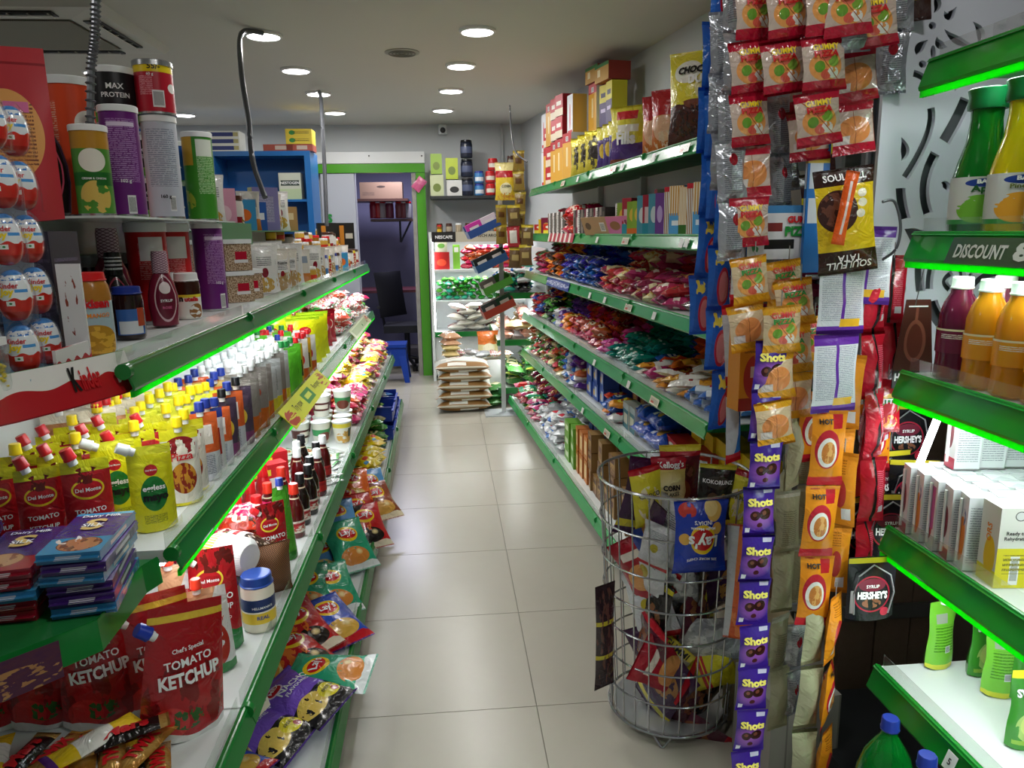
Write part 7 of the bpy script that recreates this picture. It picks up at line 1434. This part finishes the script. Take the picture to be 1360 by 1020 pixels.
put(Proto('cereal_pouch','pouch',b_),pY(1126,362,1.46),rz=-.1,ry=-.12,label='yellow and dark brown cereal pouch hanging upside down',s=.95)
b=MB(); 
put(Proto('stick_pack','snack pack',pillow(.026,.14,.015,foil('stick_or','#d8581c',[('r',.5,.5,.1,.36,'#d8c8c0')]),seed=71)[0]),pY(1112,325,1.43),rz=-.1,ry=.15,label='thin orange stick pack in front of the yellow pouch')
OC=ctn('orange_carton','#c87c14',[('b',0,.14,'#8c1c14'),('e',.5,.36,.36,.24,'#a82c24'),('r',.5,.42,.14,.06,'#c8b8a8'),('r',.45,.86,.3,.12,'#c8ccd0'),('t',.5,.7,.36,.1,20,'#8c5410')],.075,.05,.21); put(OC,pY(992,542,1.62),rz=.15,label='upright orange carton with red disc hanging beside the purple strip')
# black pouches with grey cord loops
m_he=foil('pouch_black','#17171a',[('b',.9,.98,'#d0c42c'),('e',.5,.42,.38,.28,'#a02438'),('e',.5,.42,.35,.255,'#1a1a1c'),('e',.5,.56,.28,.1,'#74283a'),('e',.78,.14,.09,.07,'#c83048'),('n',.5,.28,.2,.07,6,.5,'#8c5a40'),('r',.1,.3,.03,.18,'#9c9c9c')],b=.15,coat=.3)
bh,S=spouch(.11,.15,.02,m_he,seed=3,n=8,m=8)
bh.text(S,"HERSHEY'S",0,.062,.068,WHT,off=.003,bold=.05,h=.018); bh.text(S,'SYRUP',0,.082,.03,WHT,off=.003)
lp=MB(); lp.tube([(-.042,-.012,.02),(-.046,-.013,.07),(-.036,-.012,.11),(0,-.006,.132),(.036,-.012,.11),(.046,-.013,.07),(.036,-.013,.02)],.0018,P_('cord_grey','#8c8e90'),6)
HP=Proto('syrup_pouch','pouch',bh,[('cord_loop',lp)],bname='pouch_body')
for i,(u,v,Y,rz,fl,l) in enumerate([(1153,822,1.47,.0,0,'lowest black pouch of the rack, clear of the others'),(1140,740,1.55,.25,0,'black pouch half hidden by the orange strips'),(1178,738,1.53,-.1,0,'black pouch in the second tier, left one'),(1208,690,1.60,-.2,0,'black pouch beside the white cartons'),(1175,678,1.62,.1,0,'black pouch in the third tier'),(1200,615,1.66,.0,0,'black pouch in the top tier, right one'),(1165,612,1.68,.2,0,'black pouch in the top tier, left one')]):
    put(HP,pY(u,v,Y),rz=rz,label=l,group='black syrup pouches')
# brown header card with spoon
bcard=MB(); w=.085
bcard.add([(-w/2,0,0),(w/2,0,0),(w*.30,0,.155),(-w*.30,0,.155),(-w/2,.003,0),(w/2,.003,0),(w*.30,.003,.155),(-w*.30,.003,.155)],[(0,1,2,3),(7,6,5,4),(0,4,5,1),(1,5,6,2),(2,6,7,3),(3,7,4,0)],M('card_brown','#4a241a',[('e',.5,.42,.28,.3,'#7c4838'),('e',.5,.42,.2,.24,'#5c2c20'),('r',.5,.8,.04,.12,'#7c4838')]),[(0,0),(1,0),(.85,1),(.15,1)]*2,False)
bcard.box(-w/2,-.001,-.04,w/2,.003,0,BLK); S=lambda x,z,off=0:Vector((x,-.001-off,z)); bcard.text(S,"HERSHEY'S",0,-.014,.078,WHT,bold=.05,h=.018); bcard.text(S,'SYRUP',-.0,-.032,.04,WHT)
bcard.box(-.02,-.002,.139,.02,0,.142,WHT)
tag(obj('spoon_card',bcard,None,pY(1212,492,1.54),(0,0,-.12)),'brown hanging card with a spoon print at the panel','card')
# black looped cable and white string before the panel
hose([pY(1172,268,1.5),pY(1188,268,1.5),pY(1196,300,1.5),pY(1190,330,1.5),pY(1172,345,1.52)],.003,'black looped cable in front of the carved panel',False)
hose([pY(1240,310,1.5),pY(1229,350,1.52),pY(1217,400,1.54),pY(1214,408,1.54)],.001,'thin white string hanging from the rack corner',False)

# ================================================================== CARVED WHITE PANEL
YP=1.64
cu=bpy.data.curves.new('carved','CURVE'); cu.dimensions='2D'; cu.fill_mode='BOTH'; cu.extrude=.006
P0=pY(1180,1020,YP)
def q(u,v): p=pY(u,v,YP); return (p.x,p.z)
def spl(pts):
    s=cu.splines.new('POLY'); s.points.add(len(pts)-1)
    for i,(x,z) in enumerate(pts): s.points[i].co=(x,z,0,1)
    s.use_cyclic_u=True
xr0,xr1=.95,1.297
spl([(xr0,1.12),(xr1,1.12),(xr1,2.5),(xr0,2.5)])
def ell(u,v,ru,rv,tilt=0,n=14):
    spl([q(u+ru*cos(a)*cos(tilt)-rv*sin(a)*sin(tilt), v+ru*cos(a)*sin(tilt)+rv*sin(a)*cos(tilt)) for a in [k*2*pi/n for k in range(n)]])
def stroke(pts,w,taper=False,n=10):
    a,b_,c=(pts if len(pts)==3 else (pts[0],((pts[0][0]+pts[1][0])/2,(pts[0][1]+pts[1][1])/2),pts[1]))
    k=(2*b_[0]-.5*a[0]-.5*c[0],2*b_[1]-.5*a[1]-.5*c[1]); L=[];R_=[]
    for i in range(n+1):
        s=i/n; x=(1-s)**2*a[0]+2*s*(1-s)*k[0]+s*s*c[0]; y=(1-s)**2*a[1]+2*s*(1-s)*k[1]+s*s*c[1]
        dx=2*(1-s)*(k[0]-a[0])+2*s*(c[0]-k[0]); dy=2*(1-s)*(k[1]-a[1])+2*s*(c[1]-k[1]); l=sqrt(dx*dx+dy*dy) or 1
        ww=w*.72*(max(sin(pi*s),.05) if taper else 1); L.append(q(x-dy/l*ww,y+dx/l*ww)); R_.append(q(x+dy/l*ww,y-dx/l*ww))
    spl(L+R_[::-1])
for a in [(1236,35,5,5),(1223,86,5,5),(1234,97,4.5,5),(1237,70,3.5,9),(1289,341,3,7,.2),(1300,355,4,4),(1288,366,4,4),(1319,349,3.5,3.5),(1333,353,3.5,3.5)]: ell(*a)
for p_,w,tp in [([(1228,-8),(1226,8),(1230,20)],7,1),([(1238,-8),(1243,6),(1238,18)],7,1),([(1252,16),(1258,22),(1268,10)],8,1),([(1215,74),(1219,64),(1230,54)],8,1),([(1242,50),(1246,60),(1256,63)],8,1),([(1258,79),(1246,98),(1254,117)],6,0),([(1261,94),(1271,104),(1263,118)],7,0),([(1211,98),(1228,108),(1233,128)],6.5,0),
 ([(1234,144),(1229,182),(1200,236)],7,0),([(1240,204),(1226,245),(1231,284)],9,0),([(1281,132),(1268,160),(1252,188)],11,0),([(1195,183),(1200,200),(1195,214)],8,1),([(1194,250),(1196,270),(1201,291)],9,0),([(1248,243),(1254,246),(1258,256)],7,1),
 ([(1221,339),(1219,362),(1221,387)],9,0),([(1262,317),(1239,345),(1232,384)],7,0),([(1270,337),(1278,332),(1286,319)],8,1),([(1297,328),(1303,338),(1310,340)],8,1),([(1309,320),(1311,328),(1309,336)],5,1),([(1267,347),(1276,366),(1267,386)],6,0),([(1263,363),(1253,374),(1262,386)],6,0),
 ([(1288,388),(1303,369),(1328,362)],7,0),([(1333,370),(1334,377),(1331,384)],4,0),([(1192,362),(1197,382),(1191,402)],6,1),([(1234,400),(1240,415),(1250,430)],13,0),([(1252,40),(1270,55),(1290,60)],8,1),([(1300,120),(1310,150),(1300,180)],9,0),([(1290,30),(1300,45),(1296,62)],8,1)]: stroke(p_,w,tp)
spl([q(*c) for c in [(1199,304),(1212,303),(1229,307),(1236,316),(1219,314),(1226,322),(1231,331),(1218,330),(1208,322)]])
o=bpy.data.objects.new('carved',cu); COL.objects.link(o); me=bpy.data.meshes.new_from_object(o.evaluated_get(bpy.context.evaluated_depsgraph_get())); bpy.data.objects.remove(o)
me.materials.clear(); me.materials.append(M('panel_white','#dfe3ee',r=.35)); me.transform(Matrix.Translation((0,YP,0))@Matrix.Rotation(pi/2,4,'X'))
tag(obj('carved_panel',me),'white panel with cut-out swirls and leaves beside the drinks rack','panel')
b=MB(); b.box(.95,YP+.035,1.12,1.297,YP+.045,2.5,P_('panel_back','#6e7276')); struct('trim_3',b)
for i,(x) in enumerate((.96,1.28)):
    b=MB(); b.box(x,YP+.01,1.12,x+.015,YP+.035,2.5,P_('panel_back','#6e7276')); obj('batten',b,bpy.data.objects['trim_3'])
b=MB(); b.box(1.3,1.60,0,1.42,1.75,2.5,P_('niche_brown','#2e2622')); struct('trim_4',b)

# ================================================================== NEAR RIGHT RACK
def glass(nm,base,**k): return M(nm,base,r=k.get('r',.08),tr=k.get('tr',.45),ior=1.33,coat=.4)
def natural(nm,base,art,fruit,word):
    prof=[(.036,0),(.042,.01),(.043,.06),(.042,.115),(.036,.15),(.027,.19),(.023,.235),(.024,.262)]
    b,S=lath(prof,glass('juice_'+nm,base,tr=.25),24)
    b.lathe([(.0432,.022),(.0438,.06),(.0428,.118)],M('lab_'+nm,'#c4c9c4',art,r=.35),24,cap=False)
    S2=lambda x,z,off=0:S(x,z,off+.0016)
    b.text(S2,'BALES',0,.108,.03,WHT,bold=.05); b.text(S2,word,0,.092,.045,P_('jw_'+nm,fruit),bold=.03)
    c=MB(); c.lathe([(.029,.255),(.030,.262),(.028,.28),(.031,.295),(.029,.297)],P_('cap_deepgreen','#0c5c30',r=.3),20,flute=.05)
    return Proto('juice_bottle','bottle',b,[('cap',c)])
LBL=lambda fr:[('b',0,.1,'#2c8c3c'),('e',.5,.87,.12,.09,'#1c3c8c'),('n',.47,.32,.13,.3,7,.42,fr),('e',.42,.3,.06,.2,fr),('e',.53,.28,.06,.2,fr),('t',.68,.5,.05,.3,30,'#5c605c')]
NG=natural('green','#0a7420',LBL('#6cae34'),'#1c5c24','Apple'); NYl=natural('yellow','#d8c40c',LBL('#e0a02c'),'#5c6c1c','Pineapple'); NPu=natural('purple','#1c0a24',LBL('#3c3c54'),'#2c2c3c','Grape')
def RK(p,x,y,z,rz,label,group=None,**k): return put(p,(x,y,z+.001),rz=radians(rz),label=label,group=group,**k)
kk=[NG,NYl,NPu]
for c in range(3):
    for r in range(2):
        RK(kk[c],1.022+r*.11,1.40-c*.1,1.478,-22,['deep green apple','yellow pineapple','dark grape'][c]+' juice bottle on the discount shelf, '+['front','rear'][r]+' one','tall juice bottles',s=(1.16,1.16,.9))
for c in range(2): RK([NG,NYl][c],1.12,1.25-c*.1,1.81,-22,['green','yellow'][c]+' bottle standing on the topmost shelf of the drinks rack')
def pet(nm,base):
    b,S=lath([(.03,0),(.036,.006),(.034,.05),(.036,.06),(.035,.1),(.034,.125),(.028,.148),(.019,.165),(.017,.176)],glass('pet_'+nm,base,tr=.3),20)
    b.lathe([(.0365,.055),(.0365,.1)],M('petlab_'+nm,base,[('t',.5,.7,.2,.1,14,'#e8e4dc'),('r',.56,.5,.06,.16,'#3c8c3c'),('b',.92,1,'#e8dfb8')],r=.2),20,cap=False)
    return Proto('juice_bottle','bottle',b,[('cap',capmb(.0195,.022,lit('white'),.173,flute=.04))])
PT_={'purple':pet('purple','#6c1c3c'),'yellow':pet('yellow','#e0961c'),'red':pet('red','#b81c24')}
i=0
for y in (1.41,1.33,1.25,1.17,1.09):
    for j,x in enumerate((1.05,1.13,1.21)):
        k='purple' if (y>1.38 or (y>1.3 and j>5)) else ('red' if y<1.12 else 'yellow')
        if y>1.38 and j==2: k='yellow'
        RK(PT_[k],x-.035+.01*(j%2),y,1.19,-10,k+' juice bottle with white cap, '+od(i//3)+' file and '+od(j)+' from the aisle','small juice bottles',s=1.06); i+=1
def ors(nm,L,col):
    b,S=bxm(.052,.04,.15,M('ors_front_'+nm,'#d4d6da',[('t',.5,.5,.42,.38,30,'#8c9098'),('b',0,.02,'#888888')],r=.35),M('ors_side_'+nm,'#d8d8dc',L,r=.35),P_('ors_top','#d0d2d6'))
    b.add([(-.024,-.018,.150),(.024,-.018,.150),(.0,0,.152)],[(0,1,2)],P_('ors_fold','#b8bac0'),None,False)
    st=MB(); st.tube([(-.029,.004,.012),(-.029,.006,.14)],.003,lit('white'),6)
    return Proto('drink_carton','drink carton',b,[('straw',st)])
OR=[ors('cherry',[('e',.4,.5,.3,.22,'#7c2434'),('b',0,.16,'#b82444')],0),ors('orange',[('e',.5,.4,.36,.3,'#d87c1c'),('n',.5,.7,.3,.12,5,.5,'#4c5c9c')],0),ors('apple',[('e',.4,.3,.26,.16,'#a8242c'),('r',.6,.6,.2,.3,'#b84c8c')],0),ors('yellow',[('b',0,.35,'#e0cc1c'),('e',.35,.3,.3,.14,'#e8b020'),('r',.6,.6,.1,.2,'#d86c2c')],0)]
m_orf=M('ors_front_big','#d8d6d0',[('b',0,.5,'#d8cc18'),('r',.4,.22,.1,.18,'#e8e8e8'),('k',.4,.22,.09,.16),('e',.42,.9,.12,.06,'#404040'),('e',.42,.9,.1,.05,'#d0d0d0'),('t',.5,.3,.36,.12,16,'#7c7410')],r=.35)
bo,S=bxm(.085,.055,.155,m_orf,M('ors_side_big','#d8d6d0',[('b',0,.2,'#e0d018'),('e',.6,.35,.3,.25,'#e8c020')],r=.35),P_('ors_top','#d0d2d6')); bo.text(S,'Ready to drink',0,.106,.06,BLK); bo.text(S,'Rehydration Salts',0,.096,.066,BLK)
SX=lambda x,z,off=0:Vector((-.0425-off,-x,z)); bo.text(SX,'ORS',0,.10,.035,ORG,rot=pi/2,off=.001)
ORB_=Proto('drink_carton','drink carton',bo)
i=0
for r in range(5):
    for c in range(5):
        y=1.47-r*.046; x=1.005+c*.056
        RK(OR[r%3],x,y,.84,-14,'small white drink carton, '+od(r)+' row from the back, '+od(c)+' from the aisle','small drink cartons'); i+=1
for c in range(4): RK(ORB_,1.03+c*.09,1.225,.84,-6,'yellow-footed rehydration carton in the front row, '+od(c)+' from the aisle','rehydration cartons')
for c in range(4): RK(OR[0],1.075+c*.056,1.44,.993,-8,'small white drink carton stacked on top, '+od(c)+' from the aisle','small drink cartons',s=1.0)
m_swf=foil('swing_front','#3c8c2c',[('n',.5,.3,.35,.2,6,.42,'#a8c86c'),('e',.45,.33,.2,.13,'#c8d878'),('b',.9,1,'#e0d82c'),('r',.5,.1,.4,.03,'#8cb83c')],b=.12)
m_swb=foil('swing_back','#7cc83c',[('t',.5,.45,.34,.2,24,'#4c8c20'),('r',.4,.75,.2,.07,'#a8b0a0'),('k',.6,.3,.1,.05),('b',0,.08,'#d8d83c')],b=.12)
def swing(nm,m1,txt): return pouch('drink_pouch',m1,P_('cap_orange','#f0801c',r=.3),.085,.185,.045,[T('SWING',0,.135,.07,WHT,off=.004,bold=.05,h=.02)] if txt else [],seed=5,waist=.12,capr=.016,caph=.026,back=m_swf)
SWF=swing('f',m_swf,1); SWB=swing('b',m_swb,0)
for i,(u,v,p,rz,l) in enumerate([(1245,884,SWB,10,'lone green drink pouch with orange cap, back turned'),(1300,893,SWF,15,'dark green drink pouch with pear picture'),(1326,922,SWB,-15,'light green drink pouch, back turned, beside the pear one'),(1358,990,SWF,-5,'dark green drink pouch nearest the camera'),(1358,925,SWF,5,'green drink pouch at the picture edge behind')]):
    pp=at(u,v,Z=.501); put(p,pp,rz=radians(rz),label=l,s=.88)
# big green bottles standing on the floor
m_pg=glass('pet_green','#0a9a34',tr=.6); 
prof=[(.03,0),(.05,.005),(.055,.03),(.053,.06),(.056,.09),(.054,.14),(.056,.19),(.052,.235),(.04,.275),(.022,.305),(.0145,.318),(.014,.33)]
b,S=lath(prof,m_pg,28,flute=.02); b.lathe([(.0565,.095),(.0572,.17)],M('lab_soda','#1c7c34',[('n',.5,.5,.4,.4,5,.5,'#d8e040')],r=.3),28,cap=False)
SODA=Proto('soda_bottle','bottle',b,[('cap',capmb(.017,.024,lit('blue'),.328,flute=.05))])
bb=MB(); bb.box(.98,1.2,0,1.5,1.96,.12,P_('crate_dark','#26282a')); tag(obj('low_plinth',bb),'low dark plinth under the drinks rack','plinth')
for i,(u,v) in enumerate([(1183,955),(1232,1004),(1290,1050)]):
    p=at(u,v,Z=.12+.35*1.1); put(SODA,(p.x,p.y,.121),label='big green soda bottle with blue cap, '+['nearest the wooden planks','in the middle','rightmost'][i],group='big soda bottles',s=1.1)
# discount label and price tag on the rack rails
b=MB(); S=lambda x,z,off=0:Vector((x,-off,z)); wl=.30
b.box(-wl/2,0,0,wl/2,.001,.05,M('discount_plate','#2e4a34',[('z',8,.4,'#4a6450')],r=.3)); b.text(S,'DISCOUNT',-.065,.024,.13,P_('discount_ink','#c2c8c0'),bold=.03,h=.026); b.text(S,'8%',.06,.026,.085,P_('discount_ink','#c2c8c0'),bold=.05,h=.034)
o=obj('discount_plate',b,None,(NX-.0345,1.33-.12,1.478-.05),(-.34,0,-pi/2)); tag(o,'dark green discount plate on the rail of the second rack shelf','sign')
b=MB(); b.box(-.014,0,0,.014,.001,.036,m_st); b.text(S,'5',0,.018,.008,BLK); o=obj('price_tag',b,None,(NX-.031,1.21,.5-.042),(-.34,0,-pi/2)); tag(o,'small white price tag on the lowest rack rail','price tag')
